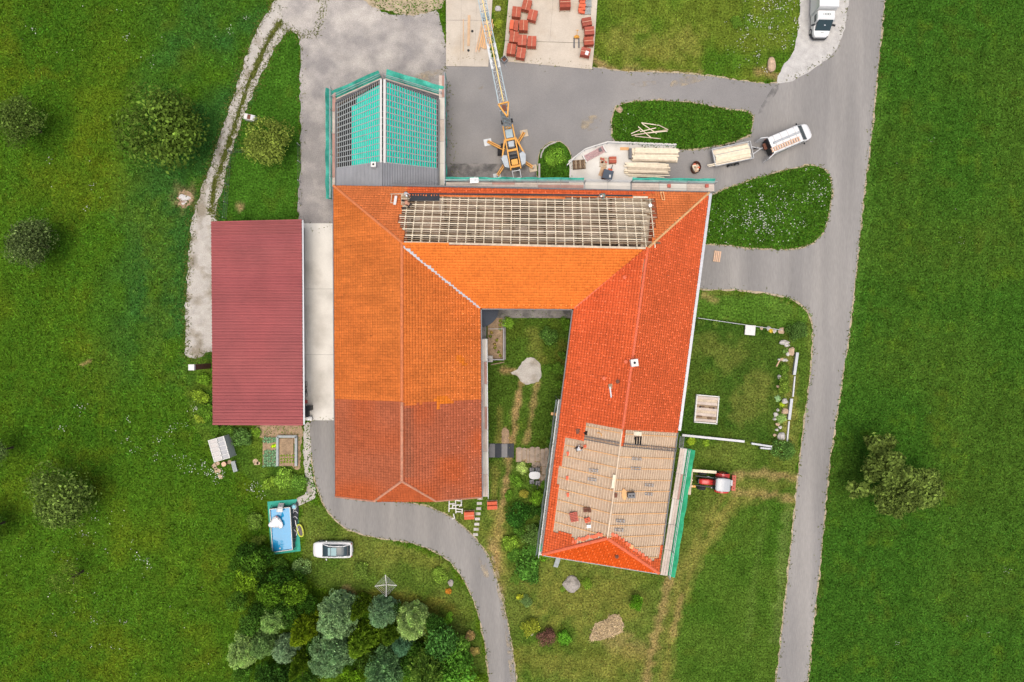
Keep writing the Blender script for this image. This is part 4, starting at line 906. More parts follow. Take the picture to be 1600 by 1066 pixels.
# white clover and yarrow heads
def heads(clusters, seed):
    r = np.random.default_rng(seed); out = []
    for (px, py, sx, sy, n, s) in clusters:
        x = r.normal(px, sx, n); y = r.normal(py, sy, n)
        # they grow in loose knots
        kx = r.normal(px, sx, max(2, n // 9)); ky = r.normal(py, sy, len(kx)); j = r.integers(0, len(kx), n); near = r.random(n) < 0.7
        x = np.where(near, kx[j] + r.normal(0, 3.5, n), x); y = np.where(near, ky[j] + r.normal(0, 3.5, n), y); out.append(np.c_[x, y, np.full(n, s)])
    a = np.concatenate(out); X = (a[:, 0] - 800) / 14.0; Y = (533 - a[:, 1]) / 14.0; k = grass_ok(X, Y); X, Y, s = X[k], Y[k], a[k, 2]; n = len(X)
    h = r.uniform(0.1, 0.3, n); rad = s * r.uniform(0.3, 1.0, n); q = np.zeros((n, 4, 3))
    for i, (dx, dy) in enumerate(((-1, -.6), (.7, -1), (1, .7), (-.6, 1))): q[:, i] = np.c_[X + dx * rad, Y + dy * rad, h + r.normal(0, 0.02, n)]
    col = np.array([0.62, 0.62, 0.56])[None] * r.uniform(0.6, 1.1, n)[:, None] * np.array([1, 1, 1])[None]
    return q.reshape(-1, 3), np.repeat(col, 4, 0)
stuff_mesh('white_flowers', [heads([(1205, 335, 42, 26, 360, .06), (1180, 350, 30, 20, 140, .06), (1275, 300, 12, 22, 90, .055), (1205, 35, 28, 28, 260, .06), (1170, 70, 20, 18, 60, .055), (1225, 10, 14, 14, 90, .06),
    (340, 745, 8, 8, 40, .06), (398, 760, 8, 6, 40, .06), (295, 725, 12, 10, 30, .055), (322, 735, 5, 5, 22, .06), (150, 850, 40, 40, 60, .05), (220, 880, 14, 14, 28, .06), (250, 700, 50, 40, 60, .05), (120, 640, 10, 8, 14, .06), (100, 670, 8, 4, 10, .06), (70, 60, 40, 50, 24, .05), (230, 60, 60, 40, 26, .05), (360, 40, 20, 30, 26, .05), (200, 960, 80, 50, 70, .045), (60, 900, 50, 60, 40, .045), (90, 250, 60, 60, 20, .05), (285, 660, 14, 14, 30, .05), (300, 640, 4, 6, 16, .06), (1120, 345, 14, 14, 36, .055), (970, 190, 10, 10, 10, .05), (1450, 400, 90, 200, 40, .035), (1480, 850, 80, 120, 40, .035)], 9)], 'grass_blade', 'small white flower heads scattered in the meadow', 'flowers')

# ------------------------------------------------------------------ foliage prototypes
def leaf_quads(P, Nrm, size, r, droop=0.0, narrow=0.55):
    n = len(P); t = r.normal(size=(n, 3)); ax = np.cross(Nrm, t); ax /= np.linalg.norm(ax, axis=1)[:, None] + 1e-9
    tilt = r.normal(0, 0.55, (n, 3)); nn = Nrm + tilt; nn /= np.linalg.norm(nn, axis=1)[:, None]; bx = np.cross(nn, ax); bx /= np.linalg.norm(bx, axis=1)[:, None] + 1e-9; ax = np.cross(bx, nn)
    L = size * r.uniform(0.55, 1.35, n)[:, None]; wd = L * narrow
    q = np.stack([P - ax * L * 0.5, P + bx * wd * 0.5 + nn * L * 0.06, P + ax * L * 0.5, P - bx * wd * 0.5 + nn * L * 0.06], 1)
    return q
def crown_broad(name, seed, n=2600, lobes=26, size=0.11, flatz=0.78, spread=0.62, holes=0.0, star=0.0, zc=0.9):
    r = np.random.default_rng(seed); C3 = []; Rr = []
    for k in range(lobes):
        d = r.normal(size=3); d[2] = abs(d[2]) * 0.9 - 0.25; d /= np.linalg.norm(d); ang = math.atan2(d[1], d[0])
        reach = 1.0 + star * math.cos(3 * ang + seed) + r.normal(0, 0.10)
        C3.append(d * np.array([spread, spread, spread * flatz]) * reach * r.uniform(0.75, 1.1)); Rr.append(r.uniform(0.20, 0.42))
    C3.append(np.zeros(3)); Rr.append(0.55); C3 = np.array(C3); Rr = np.array(Rr); K = len(Rr)
    p = Rr ** 2; li = r.choice(K, n, p=p / p.sum()); d = r.normal(size=(n, 3)); d[:, 2] += 0.35; d /= np.linalg.norm(d, axis=1)[:, None]
    rad = Rr[li] * np.clip(r.normal(0.92, 0.16, n), 0.3, 1.25); P = C3[li] + d * rad[:, None] * np.array([1, 1, flatz])
    if holes: k = vnoise(P[:, 0] * 10, P[:, 1] * 10, 2.2, seed) > holes; P, d, li = P[k], d[k], li[k]
    q = leaf_quads(P, d, size, r); lobe_b = r.uniform(0.65, 1.2, K)[li] * np.exp(r.normal(0, 0.38, len(P)))
    col = np.repeat(lobe_b, 4)[:, None] * np.array([1, 1, 1])[None]
    V = q.reshape(-1, 3); V[:, 2] += zc; V[:, 2] = np.maximum(V[:, 2], 0.02)
    return raw_mesh(name, V, np.arange(len(V)).reshape(-1, 4), 'leaf', col)
def crown_conifer(name, seed, h=2.2, n=520, per=6, size=0.17, power=0.6, lump=0.16, up=0.7):
    """tufted shoots standing on a rounded cone"""
    r = np.random.default_rng(seed); t = r.random(n) ** 1.25; ang = r.uniform(0, 2 * np.pi, n); rad = (1 - t) ** power
    lb = 1 + lump * (vnoise(ang * 6, t * 9, 1.0, seed) - 0.5) * 2 + r.normal(0, 0.05, n); rad = rad * lb; zz = 0.12 + t * h
    P = np.c_[rad * np.cos(ang), rad * np.sin(ang), zz]; Nn = np.c_[np.cos(ang), np.sin(ang), np.full(n, up)]; Nn /= np.linalg.norm(Nn, axis=1)[:, None]
    Q = []; Cq = []
    br = r.uniform(0.7, 1.25, n)
    for k in range(per):
        d = Nn + r.normal(0, 0.55, (n, 3)); d /= np.linalg.norm(d, axis=1)[:, None]; s = np.cross(d, r.normal(size=(n, 3))); s /= np.linalg.norm(s, axis=1)[:, None] + 1e-9
        L = size * r.uniform(0.6, 1.3, n)[:, None]; wd = L * 0.30
        Q.append(np.stack([P - s * wd * 0.5, P + s * wd * 0.5, P + d * L + s * wd * 0.25, P + d * L - s * wd * 0.25], 1)); Cq.append(br * np.exp(r.normal(0, 0.14, n)))
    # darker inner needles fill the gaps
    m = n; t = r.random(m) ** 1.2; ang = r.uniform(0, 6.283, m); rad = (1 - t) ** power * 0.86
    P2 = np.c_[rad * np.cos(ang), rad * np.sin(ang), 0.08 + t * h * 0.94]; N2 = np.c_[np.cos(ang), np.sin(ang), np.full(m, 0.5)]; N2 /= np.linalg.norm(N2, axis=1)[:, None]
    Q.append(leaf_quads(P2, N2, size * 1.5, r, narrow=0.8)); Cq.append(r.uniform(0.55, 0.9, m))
    V = np.concatenate(Q).reshape(-1, 3); col = np.repeat(np.concatenate(Cq), 4)[:, None] * np.ones((1, 3))
    return raw_mesh(name, V, np.arange(len(V)).reshape(-1, 4), 'leaf', col)
def crown_arms(name, seed, lobes, n=15000, size=0.085, zc=0.9):
    """a loose crown whose boughs reach out unevenly; lobes = (x, y, z, r) in crown radii"""
    r = np.random.default_rng(seed); A = np.array(lobes, float); A[:, 3] *= 1.22; p = A[:, 3] ** 2; li = r.choice(len(A), n, p=p / p.sum())
    sub = r.normal(size=(len(A), 7, 3)); sub /= np.linalg.norm(sub, axis=2)[:, :, None]; si = r.integers(0, 7, n)
    base = A[li, :3] + sub[li, si] * (A[li, 3] * 0.62)[:, None] * np.array([1, 1, 0.7]); d = r.normal(size=(n, 3)); d[:, 2] += 0.3; d /= np.linalg.norm(d, axis=1)[:, None]
    P = base + d * (A[li, 3] * 0.5 * np.clip(r.normal(0.85, 0.25, n), 0.2, 1.5))[:, None]; q = leaf_quads(P, d, size, r)
    b = (r.uniform(0.55, 1.25, (len(A), 7))[li, si]) * np.exp(r.normal(0, 0.35, n)); V = q.reshape(-1, 3); V[:, 2] += zc
    return raw_mesh(name, V, np.arange(len(V)).reshape(-1, 4), 'leaf', np.repeat(b, 4)[:, None] * np.ones((1, 3)))
def arms_px(cx, cy, rad, pts): return [((x - cx) / rad, (cy - y) / rad, z, r / rad) for x, y, z, r in pts]
BROAD = [crown_broad('crown', s, 5200, 34, 0.085, holes=0.12) for s in (1, 2, 3)]
ARMS = [crown_arms('crown', 3, arms_px(1398, 750, 72, [(1372, 700, .1, 15), (1386, 693, .0, 10), (1360, 692, -.1, 8), (1366, 722, .25, 18), (1385, 725, .35, 18), (1375, 745, .4, 18), (1355, 740, .1, 12), (1400, 750, .45, 22), (1425, 745, .3, 18), (1445, 745, .1, 15), (1455, 765, .0, 14), (1466, 772, -.1, 9), (1440, 772, .2, 17), (1418, 780, .2, 18), (1395, 778, .2, 18), (1370, 775, .1, 14), (1348, 765, -.05, 12), (1335, 763, -.15, 8), (1385, 798, .0, 12), (1402, 803, -.1, 9), (1337, 778, -.2, 6)]))]
MID = [crown_broad('crown', s, 2200, 24, 0.14, flatz=0.85, holes=0.1) for s in (21, 22, 23)]
THIN = [crown_broad('crown', s, 1500, 22, 0.075, holes=0.3) for s in (4,)]
BUSH = [crown_broad('foliage', s, 1500, 18, 0.17, flatz=0.7, zc=0.42) for s in (5, 6, 7)]
FINE = [crown_broad('foliage', s, 2200, 16, 0.11, flatz=0.8, zc=0.45) for s in (8, 10)]
def crown_dome(name, seed, h=1.9, lobes=54, n=6500, size=0.10, rl=0.175):
    """a rounded pine crown: dense upright tufts of needles on bunched shoots"""
    r = np.random.default_rng(seed); k = np.arange(lobes); t = ((k + 0.5) / lobes) ** 1.1; ang = k * 2.39996 + r.normal(0, 0.25, lobes)
    rad = np.sqrt(np.clip(1 - t ** 1.7, 0, 1)) * 0.86 * (1 + r.normal(0, 0.08, lobes)); C3 = np.c_[rad * np.cos(ang), rad * np.sin(ang), 0.25 + t * h * 0.9]; Rr = rl * r.uniform(0.8, 1.3, lobes)
    li = r.integers(0, lobes, n); d = r.normal(size=(n, 3)); d[:, 2] += 0.5; d /= np.linalg.norm(d, axis=1)[:, None]
    P = C3[li] + d * (Rr[li] * np.clip(r.normal(0.9, 0.15, n), 0.3, 1.2))[:, None]
    q = leaf_quads(P, np.cross(d, r.normal(size=(n, 3))), size, r, narrow=0.34); b = r.uniform(0.7, 1.25, lobes)[li] * np.exp(r.normal(0, 0.3, n))
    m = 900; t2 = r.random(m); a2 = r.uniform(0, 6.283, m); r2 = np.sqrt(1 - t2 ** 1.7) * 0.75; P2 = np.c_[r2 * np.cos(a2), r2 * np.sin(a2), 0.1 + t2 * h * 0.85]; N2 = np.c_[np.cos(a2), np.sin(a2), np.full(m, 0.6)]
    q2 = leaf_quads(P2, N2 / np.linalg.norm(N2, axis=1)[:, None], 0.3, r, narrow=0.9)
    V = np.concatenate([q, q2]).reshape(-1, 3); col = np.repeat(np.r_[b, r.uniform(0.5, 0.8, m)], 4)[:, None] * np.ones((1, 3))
    return raw_mesh(name, V, np.arange(len(V)).reshape(-1, 4), 'leaf', col)
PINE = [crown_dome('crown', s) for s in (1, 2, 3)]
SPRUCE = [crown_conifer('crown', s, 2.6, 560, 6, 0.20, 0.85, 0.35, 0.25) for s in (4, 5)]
def trunk_mesh(h, r0):
    mb = MB(); mb.tube((0, 0, -0.02), (0.03 * h, 0, h * 0.55), r0, r0 * 0.7, 8); mb.tube((0.03 * h, 0, h * 0.53), (0.05 * h, 0.02 * h, h), r0 * 0.68, r0 * 0.25, 7)
    for k in range(5):
        a = k * 1.3; z = h * (0.5 + 0.08 * k); mb.tube((0.03 * h, 0, z - 0.1 * h), (math.cos(a) * h * 0.3, math.sin(a) * h * 0.3, z + h * 0.18), r0 * 0.42, r0 * 0.12, 6)
    return mb
def plant(kind, px, py, rpx, zc, tintc, label, cat='tree', name='tree', group=None, hs=1.0, asp=1.0, trunk=True, k=0, rot=None):
    p = W(px, py, zc); r = rpx * (CAM_H - zc) / FOC
    src = kind[k % len(kind)]
    root = thing(name, label, cat, (p.x, p.y, 0), 0, group)
    o = bpy.data.objects.new(src.name.split('.')[0], src); COL.objects.link(o); o.parent = root
    rz = random.uniform(0, 6.28) if rot is None else rot
    o.rotation_euler = (0, 0, rz); o.color = (*tintc, 1)
    big = kind in (BROAD, ARMS, THIN, MID)
    o.scale = (r, r * asp, r * hs); o.location = (0, 0, zc - r * hs * 0.9 if big else 0.0)
    if big: o.location.z = max(o.location.z, 0.5)
    if trunk:
        h = (zc if big else r * hs * (1.6 if kind in (PINE, SPRUCE) else 0.5)); part('trunk', trunk_mesh(h, 0.05 * r + 0.04), 'bark', root)
    return root
G1, G2, G3 = c(112, 126, 62), c(96, 112, 66), c(84, 104, 58)
YG, DG, BL, PG, OL, LG = c(140, 150, 66), c(58, 88, 42), c(138, 162, 132), c(156, 176, 122), c(110, 128, 40), c(110, 140, 56)
plant(BROAD, 257, 208, 74, 3.4, c(78, 96, 42), 'largest broad fruit tree in the meadow, beside the gravel lane', hs=0.85)
plant(BROAD, 33, 192, 41, 3.0, c(78, 94, 48), 'dark round fruit tree near the top left of the meadow', hs=0.9, k=1)
plant(BROAD, 46, 380, 48, 3.0, c(78, 90, 60), 'grey green fruit tree standing alone below the dark round one', hs=0.8, k=2, asp=0.85)
plant(BROAD, 98, 772, 60, 3.0, c(86, 102, 54), 'dense round fruit tree in the lower left meadow', hs=0.8, k=0, asp=0.92)
plant(THIN, 110, 903, 32, 2.2, c(88, 104, 46), 'thin sparse young fruit tree below the dense round one')
plant(BROAD, -12, 706, 26, 3.0, c(84, 100, 64), 'tree cut off by the left edge, upper of the two', k=1)
plant(BROAD, -26, 828, 34, 3.0, c(66, 92, 40), 'dark tree cut off by the left edge, lower of the two', k=2)
plant(BROAD, 420, 221, 43, 2.6, c(106, 116, 58), 'pale yellow green tree between gravel lane and grey yard', hs=0.75, k=1)
plant(ARMS, 1398, 748, 72, 3.4, c(92, 106, 56), 'loose star shaped tree standing in the field right of the road', hs=0.7, rot=0.0)
# the grove at the lower edge: grey green pines, dark spruces and leafy trees
grove = [
 (PINE, 521, 974, 31, 4.5, BL, 'largest grey blue pine in the grove, topmost beside the lawn', 2.2), (PINE, 592, 970, 21, 4.0, c(124, 152, 130), 'small blue pine between two larger grey green ones at the lawn', 2.1),
 (PINE, 641, 983, 24, 4.0, PG, 'pale green pine at the right end of the pine row', 2.0), (PINE, 420, 979, 21, 4.0, c(140, 166, 110), 'slim pale green pine left in the grove', 2.6),
 (PINE, 374, 1026, 23, 3.5, PG, 'pale yellowish green pine at the far left of the grove', 2.0), (PINE, 402, 1018, 19, 3.5, c(120, 146, 100), 'mid green pine tucked beside the far left pine', 2.0),
 (PINE, 440, 1024, 20, 3.0, c(132, 154, 136), 'bluish pine low in the grove, left of the yellowish spruce', 1.6), (PINE, 513, 1028, 33, 4.5, c(122, 148, 120), 'large grey green pine directly below the largest blue pine', 2.0),
 (PINE, 598, 1058, 30, 3.5, c(110, 142, 108), 'grey green pine cut by the lower edge, middle of the grove', 1.9), (PINE, 625, 1018, 16, 3.0, c(96, 134, 118), 'small bluish pine below the pale green one', 1.8),
 (SPRUCE, 472, 988, 23, 4.0, c(118, 134, 34), 'yellow green spruce between the slim pine and the largest one', 1.6), (SPRUCE, 562, 1005, 22, 2.8, c(110, 136, 44), 'bright green spruce under the small blue pine', 1.4),
 (SPRUCE, 560, 952, 14, 2.6, c(94, 116, 34), 'narrow olive spruce between the blue pines at the lawn edge', 2.0), (SPRUCE, 468, 1040, 16, 3.0, c(96, 120, 36), 'small olive spruce between two grey green pines', 2.0),
 (SPRUCE, 668, 1050, 30, 4.0, c(112, 138, 64), 'olive green spruce cut by the lower edge', 1.6), (SPRUCE, 610, 990, 16, 2.0, c(84, 108, 34), 'low dark spruce between the pines', 1.5),
 (MID, 712, 1046, 34, 3.0, c(84, 126, 50), 'leafy bright green tree at the lower right of the grove', 1.0), (MID, 690, 1005, 30, 3.0, c(70, 108, 56), 'dark leafy tree behind the pale green pine', 1.0),
 (MID, 715, 1010, 22, 2.4, c(94, 128, 56), 'mid green leafy tree near the driveway bend', 1.0), (MID, 395, 880, 24, 2.6, c(70, 100, 34), 'dark leafy tree below the swimming pool corner', 1.0),
 (MID, 422, 928, 22, 3.0, c(78, 108, 32), 'green leafy tree above the slim pale pine', 1.1), (MID, 460, 925, 22, 3.0, c(88, 116, 34), 'yellowish leafy tree at the lawn corner of the grove', 1.1),
 (MID, 385, 905, 22, 2.6, c(98, 124, 34), 'bright green leafy tree on the meadow side of the grove', 1.0), (MID, 390, 975, 20, 2.4, c(66, 96, 40), 'dark bush like tree left of the slim pine', 1.0),
 (MID, 440, 1066, 32, 2.5, c(46, 74, 30), 'dark tree cut by the lower edge, left in the grove', 1.0), (MID, 548, 1060, 22, 2.2, c(86, 116, 28), 'yellow green tree cut by the lower edge', 1.0),
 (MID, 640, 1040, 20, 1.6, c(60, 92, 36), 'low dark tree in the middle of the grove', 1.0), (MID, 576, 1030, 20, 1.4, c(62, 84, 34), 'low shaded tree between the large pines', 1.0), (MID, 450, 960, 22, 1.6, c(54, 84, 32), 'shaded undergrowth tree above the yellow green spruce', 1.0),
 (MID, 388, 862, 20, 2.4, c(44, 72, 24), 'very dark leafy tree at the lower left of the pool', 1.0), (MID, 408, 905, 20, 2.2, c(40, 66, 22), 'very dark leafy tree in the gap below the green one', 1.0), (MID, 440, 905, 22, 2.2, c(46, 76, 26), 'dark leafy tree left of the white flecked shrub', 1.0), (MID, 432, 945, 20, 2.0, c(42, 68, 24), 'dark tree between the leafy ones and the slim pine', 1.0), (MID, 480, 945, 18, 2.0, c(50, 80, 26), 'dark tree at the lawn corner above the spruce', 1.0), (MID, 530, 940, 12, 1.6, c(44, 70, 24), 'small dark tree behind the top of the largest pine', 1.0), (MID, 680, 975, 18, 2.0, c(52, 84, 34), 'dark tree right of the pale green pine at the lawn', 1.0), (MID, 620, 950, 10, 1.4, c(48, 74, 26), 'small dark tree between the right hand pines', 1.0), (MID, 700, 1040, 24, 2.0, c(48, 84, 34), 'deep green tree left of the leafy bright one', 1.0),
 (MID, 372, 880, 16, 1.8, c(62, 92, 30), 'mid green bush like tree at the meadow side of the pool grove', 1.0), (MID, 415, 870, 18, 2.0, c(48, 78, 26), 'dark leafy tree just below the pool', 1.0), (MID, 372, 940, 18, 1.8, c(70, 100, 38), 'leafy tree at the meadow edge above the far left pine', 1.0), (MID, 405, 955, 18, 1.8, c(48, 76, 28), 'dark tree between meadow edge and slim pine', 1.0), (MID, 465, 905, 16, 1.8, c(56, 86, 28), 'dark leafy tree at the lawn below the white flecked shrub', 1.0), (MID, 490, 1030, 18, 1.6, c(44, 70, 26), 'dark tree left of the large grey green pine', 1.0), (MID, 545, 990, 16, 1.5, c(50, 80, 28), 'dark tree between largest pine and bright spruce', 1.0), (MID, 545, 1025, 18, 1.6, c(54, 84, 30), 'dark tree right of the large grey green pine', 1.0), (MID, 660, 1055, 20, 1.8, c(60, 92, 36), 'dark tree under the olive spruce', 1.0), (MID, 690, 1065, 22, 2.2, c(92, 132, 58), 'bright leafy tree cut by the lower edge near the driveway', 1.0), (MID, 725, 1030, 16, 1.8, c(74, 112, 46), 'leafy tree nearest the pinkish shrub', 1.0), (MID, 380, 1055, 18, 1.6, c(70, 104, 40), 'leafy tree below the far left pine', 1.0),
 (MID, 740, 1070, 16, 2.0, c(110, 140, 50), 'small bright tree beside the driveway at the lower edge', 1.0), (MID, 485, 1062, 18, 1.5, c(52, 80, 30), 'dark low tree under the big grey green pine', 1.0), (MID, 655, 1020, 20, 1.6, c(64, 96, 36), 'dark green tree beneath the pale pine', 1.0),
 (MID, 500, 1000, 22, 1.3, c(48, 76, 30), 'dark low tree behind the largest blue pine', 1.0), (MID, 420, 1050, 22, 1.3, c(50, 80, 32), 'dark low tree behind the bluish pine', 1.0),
]
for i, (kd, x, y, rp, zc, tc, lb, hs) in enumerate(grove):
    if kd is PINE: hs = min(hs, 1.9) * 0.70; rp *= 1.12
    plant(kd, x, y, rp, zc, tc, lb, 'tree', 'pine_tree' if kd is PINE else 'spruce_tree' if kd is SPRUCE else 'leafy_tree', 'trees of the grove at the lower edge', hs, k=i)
shrubs = [
 (BUSH, 794, 504, 12, LG, 'light green shrub at the courtyard corner by the dark metal roof', 0.9), (BUSH, 858, 523, 17, c(82, 112, 58), 'large round shrub in the upper right of the courtyard', 1.0), (BUSH, 884, 506, 12, c(88, 118, 44), 'small shrub under the courtyard eave', 0.7),
 (BUSH, 872, 577, 13, c(86, 114, 46), 'shrub right of the sand heap in the courtyard', 0.7), (BUSH, 856, 578, 11, c(80, 108, 42), 'low shrub between sand heap and courtyard wall', 0.6), (BUSH, 866, 664, 8, c(86, 118, 44), 'small shrub by the courtyard scaffold', 0.8),
 (FINE, 808, 801, 24, c(50, 88, 36), 'dark round clipped shrub beside the tile pallet path', 1.0), (BUSH, 799, 850, 16, c(118, 144, 58), 'light leafy shrub below the dark round one', 0.8), (BUSH, 823, 880, 28, c(78, 116, 52), 'broad green shrub below the scaffold corner', 0.7),
 (FINE, 836, 838, 24, c(92, 116, 66), 'grey green feathery shrub beside the new scaffold', 0.6), (BUSH, 815, 733, 11, c(170, 184, 124), 'pale variegated shrub left of the patio table', 0.8), (BUSH, 806, 752, 13, c(94, 126, 48), 'green shrub below the pale variegated one', 0.6),
 (FINE, 819, 772, 9, c(150, 140, 70), 'small brownish round shrub below the patio chairs', 0.9), (BUSH, 838, 778, 14, c(110, 144, 50), 'bright shrub right of the small brownish one', 0.8), (BUSH, 848, 872, 10, c(100, 136, 44), 'shrub under the south corner of the new roof', 0.6),
 (FINE, 993, 940, 14, c(96, 142, 40), 'bright green conical shrub on the south lawn', 1.7), (FINE, 853, 996, 18, c(104, 72, 74), 'dark purple leaved shrub on the south lawn', 0.9), (FINE, 828, 980, 18, c(138, 142, 58), 'yellowish round shrub left of the purple one', 0.8),
 (BUSH, 881, 998, 14, c(92, 138, 48), 'bright green shrub right of the purple one', 0.8), (FINE, 822, 940, 12, c(100, 122, 82), 'greyish flower bush beside the driveway', 0.6), (BUSH, 814, 935, 8, c(160, 160, 56), 'small yellow bush beside the driveway', 0.6),
 (FINE, 917, 913, 11, c(112, 136, 54), 'low shrub right of the boulder on the lawn', 0.6), (FINE, 880, 922, 6, c(108, 130, 56), 'little shrub left of the boulder', 0.6),
 (FINE, 564, 893, 17, c(106, 126, 62), 'loose round shrub below the white car', 0.7), (FINE, 688, 899, 16, c(112, 134, 60), 'round shrub at the inner bend of the driveway', 0.7), (BUSH, 700, 925, 6, c(190, 128, 60), 'orange flowering plant beside the grey stone', 0.8),
 (FINE, 472, 885, 18, c(120, 142, 98), 'white flecked grey green shrub below the white car nose', 0.7), (BUSH, 437, 884, 16, c(78, 108, 44), 'green shrub under the pool edge', 0.7), (BUSH, 396, 816, 16, c(98, 122, 56), 'loose shrub left of the pool', 0.7), (BUSH, 402, 845, 12, c(116, 130, 60), 'pale shrub at the lower left of the pool', 0.6),
 (BUSH, 445, 748, 20, c(116, 144, 64), 'light green currant shrub left below the garden beds', 0.7), (BUSH, 466, 752, 16, c(100, 134, 60), 'green currant shrub right below the garden beds', 0.7), (BUSH, 420, 756, 14, c(122, 146, 60), 'yellowish shrub at the left end of the currant row', 0.7),
 (BUSH, 378, 682, 20, c(84, 112, 64), 'bluish green shrub between greenhouse and garden beds', 0.8), (BUSH, 356, 676, 14, c(86, 116, 48), 'green shrub behind the greenhouse', 0.8), (BUSH, 312, 620, 16, c(120, 140, 52), 'yellow green hedge shrub left of the shed, middle', 0.7),
 (BUSH, 318, 592, 13, c(98, 128, 44), 'green hedge shrub just below the shed chimney', 0.7), (BUSH, 322, 646, 16, c(90, 122, 44), 'dense hedge shrub at the lower left shed corner', 0.8), (BUSH, 310, 655, 10, c(128, 142, 58), 'pale weedy shrub at the meadow edge', 0.6), (BUSH, 335, 672, 12, c(84, 114, 44), 'green shrub at the lower left shed wall', 0.8), (BUSH, 398, 675, 10, c(110, 140, 54), 'small shrub at the soil patch by the shed', 0.6),
 (FINE, 1243, 518, 20, c(82, 108, 60), 'dark round shrub at the upper garden corner near the road', 1.0), (FINE, 1222, 703, 22, c(76, 104, 56), 'dark spreading shrub at the lower garden corner', 0.7), (BUSH, 1227, 605, 12, c(112, 132, 60), 'leafy green shrub in the middle of the rock border', 0.9), (BUSH, 1225, 590, 9, c(104, 126, 58), 'upper leafy shrub in the rock border', 0.8),
 (FINE, 1217, 623, 6, c(150, 176, 150), 'pale grey cushion plant in the rock border', 0.5), (BUSH, 1224, 633, 5, c(160, 176, 50), 'yellow green cushion plant in the rock border', 0.6), (FINE, 1222, 655, 10, c(140, 164, 110), 'grey green rosette plant low in the rock border', 0.5), (BUSH, 1207, 517, 5, c(196, 170, 80), 'yellow orange flowers by the white parasol base', 0.6),
 (BUSH, 1095, 502, 9, c(82, 106, 46), 'climbing shrub at the garden wall by the farmhouse', 0.7), (BUSH, 1120, 505, 8, c(90, 112, 50), 'low shrub along the upper garden wall', 0.5), (BUSH, 1082, 690, 9, c(140, 158, 54), 'yellow green shrub below the white garden wall', 0.5), (BUSH, 1104, 694, 7, c(124, 148, 54), 'small shrub further along the white garden wall', 0.5),
 (FINE, 694, 885, 8, c(126, 140, 70), 'small shrub above the grey stone by the driveway', 0.6), (BUSH, 735, 995, 10, c(168, 140, 110), 'pinkish dry flowering shrub beside the driveway', 0.8), (BUSH, 742, 1020, 9, c(170, 150, 100), 'dry pale shrub by the driveway at the grove edge', 0.7), (BUSH, 700, 968, 11, c(116, 156, 54), 'bright green shrub at the grove corner by the lawn', 0.8),
 (FINE, 1152, 33, 12, c(92, 120, 48), 'dark weedy tuft in the upper lawn', 0.4), (BUSH, 780, 35, 9, c(130, 140, 56), 'weedy tuft on the strip between the slabs', 0.4), (BUSH, 777, 70, 8, c(120, 132, 52), 'lower weedy tuft on the strip between the slabs', 0.4), (FINE, 1012, 876, 6, c(150, 160, 80), 'small pale shrub under the south hip', 0.6),
 (BUSH, 822, 800, 14, c(66, 100, 40), 'green shrub filling between clipped shrub and scaffold', 0.7), (BUSH, 812, 826, 16, c(74, 106, 44), 'dense shrub between the clipped and the light leafy one', 0.7), (BUSH, 838, 860, 14, c(70, 106, 46), 'dense shrub under the pale scaffold net', 0.7), (BUSH, 806, 868, 14, c(80, 114, 48), 'leafy shrub at the path side of the hedge', 0.7), (BUSH, 832, 798, 14, c(60, 92, 40), 'dark shrub close to the pale scaffold net', 0.7), (BUSH, 830, 900, 16, c(64, 100, 44), 'dark shrub at the lower end of the hedge', 0.7), (BUSH, 852, 760, 9, c(92, 124, 48), 'small green shrub below the flagstones', 0.6),
 (BUSH, 879, 556, 9, c(78, 106, 42), 'leafy shrub against the courtyard eave, upper one', 0.7), (BUSH, 874, 600, 9, c(84, 112, 44), 'leafy shrub below the sand heap by the courtyard eave', 0.7), (BUSH, 868, 632, 8, c(80, 110, 42), 'leafy shrub above the orange board', 0.7), (BUSH, 862, 690, 9, c(76, 106, 42), 'leafy shrub above the flagstones at the scaffold', 0.7), (BUSH, 846, 800, 11, c(58, 90, 36), 'dark shrub tucked under the scaffold net, upper one', 0.8), (BUSH, 843, 826, 12, c(66, 98, 42), 'dark shrub tucked under the scaffold net, lower one', 0.8), (BUSH, 795, 775, 10, c(90, 122, 46), 'leafy shrub left of the small brownish one', 0.7), (FINE, 806, 905, 12, c(92, 118, 52), 'loose shrub at the path end of the hedge', 0.5), (BUSH, 1228, 575, 9, c(94, 120, 52), 'small leafy shrub at the upper rocks of the border', 0.7), (BUSH, 1230, 548, 6, c(110, 134, 80), 'grey leaved plant between the upper border rocks', 0.6),
 (FINE, 868, 244, 20, c(96, 128, 50), 'low mound of greenery on the small lawn beside the crane', 0.35),
]
for i, (kd, x, y, rp, tc, lb, hs) in enumerate(shrubs):
    plant(kd, x, y, rp, 0.5, tc, lb, 'shrub', 'shrub', 'shrubs of the garden', hs, trunk=False, k=i)
# ------------------------------------------------------------------ scaffolds with planks and safety nets
mat('crane_yellow', c(246, 178, 76), rough=0.5, var=0.08, spec=0.4)
mat('jib_yellow', c(250, 222, 140), rough=0.5, var=0.06)
mat('crane_grey', c(196, 204, 208), rough=0.6, var=0.08)
mat('crane_white', c(230, 234, 234), rough=0.5, var=0.06)
mat('crane_blue', c(186, 206, 212), rough=0.5, var=0.06)
mat('tyre', c(48, 48, 50), rough=0.9, var=0.15)
mat('tile_red', c(200, 106, 82), rough=0.8, var=0.12, obj=True)
mat('tile_orange', c(240, 116, 80), rough=0.8, var=0.1)
mat('white_paint', c(250, 250, 248), rough=0.25, var=0.015, coat=0.5, spec=0.5)
mat('grey_paint', c(196, 200, 202), rough=0.35, var=0.03, coat=0.3)
mat('window_glass', c(58, 76, 82), rough=0.08, var=0.0, spec=0.35)
mat('roof_glass', c(116, 160, 166), rough=0.12, var=0.05, spec=0.4)
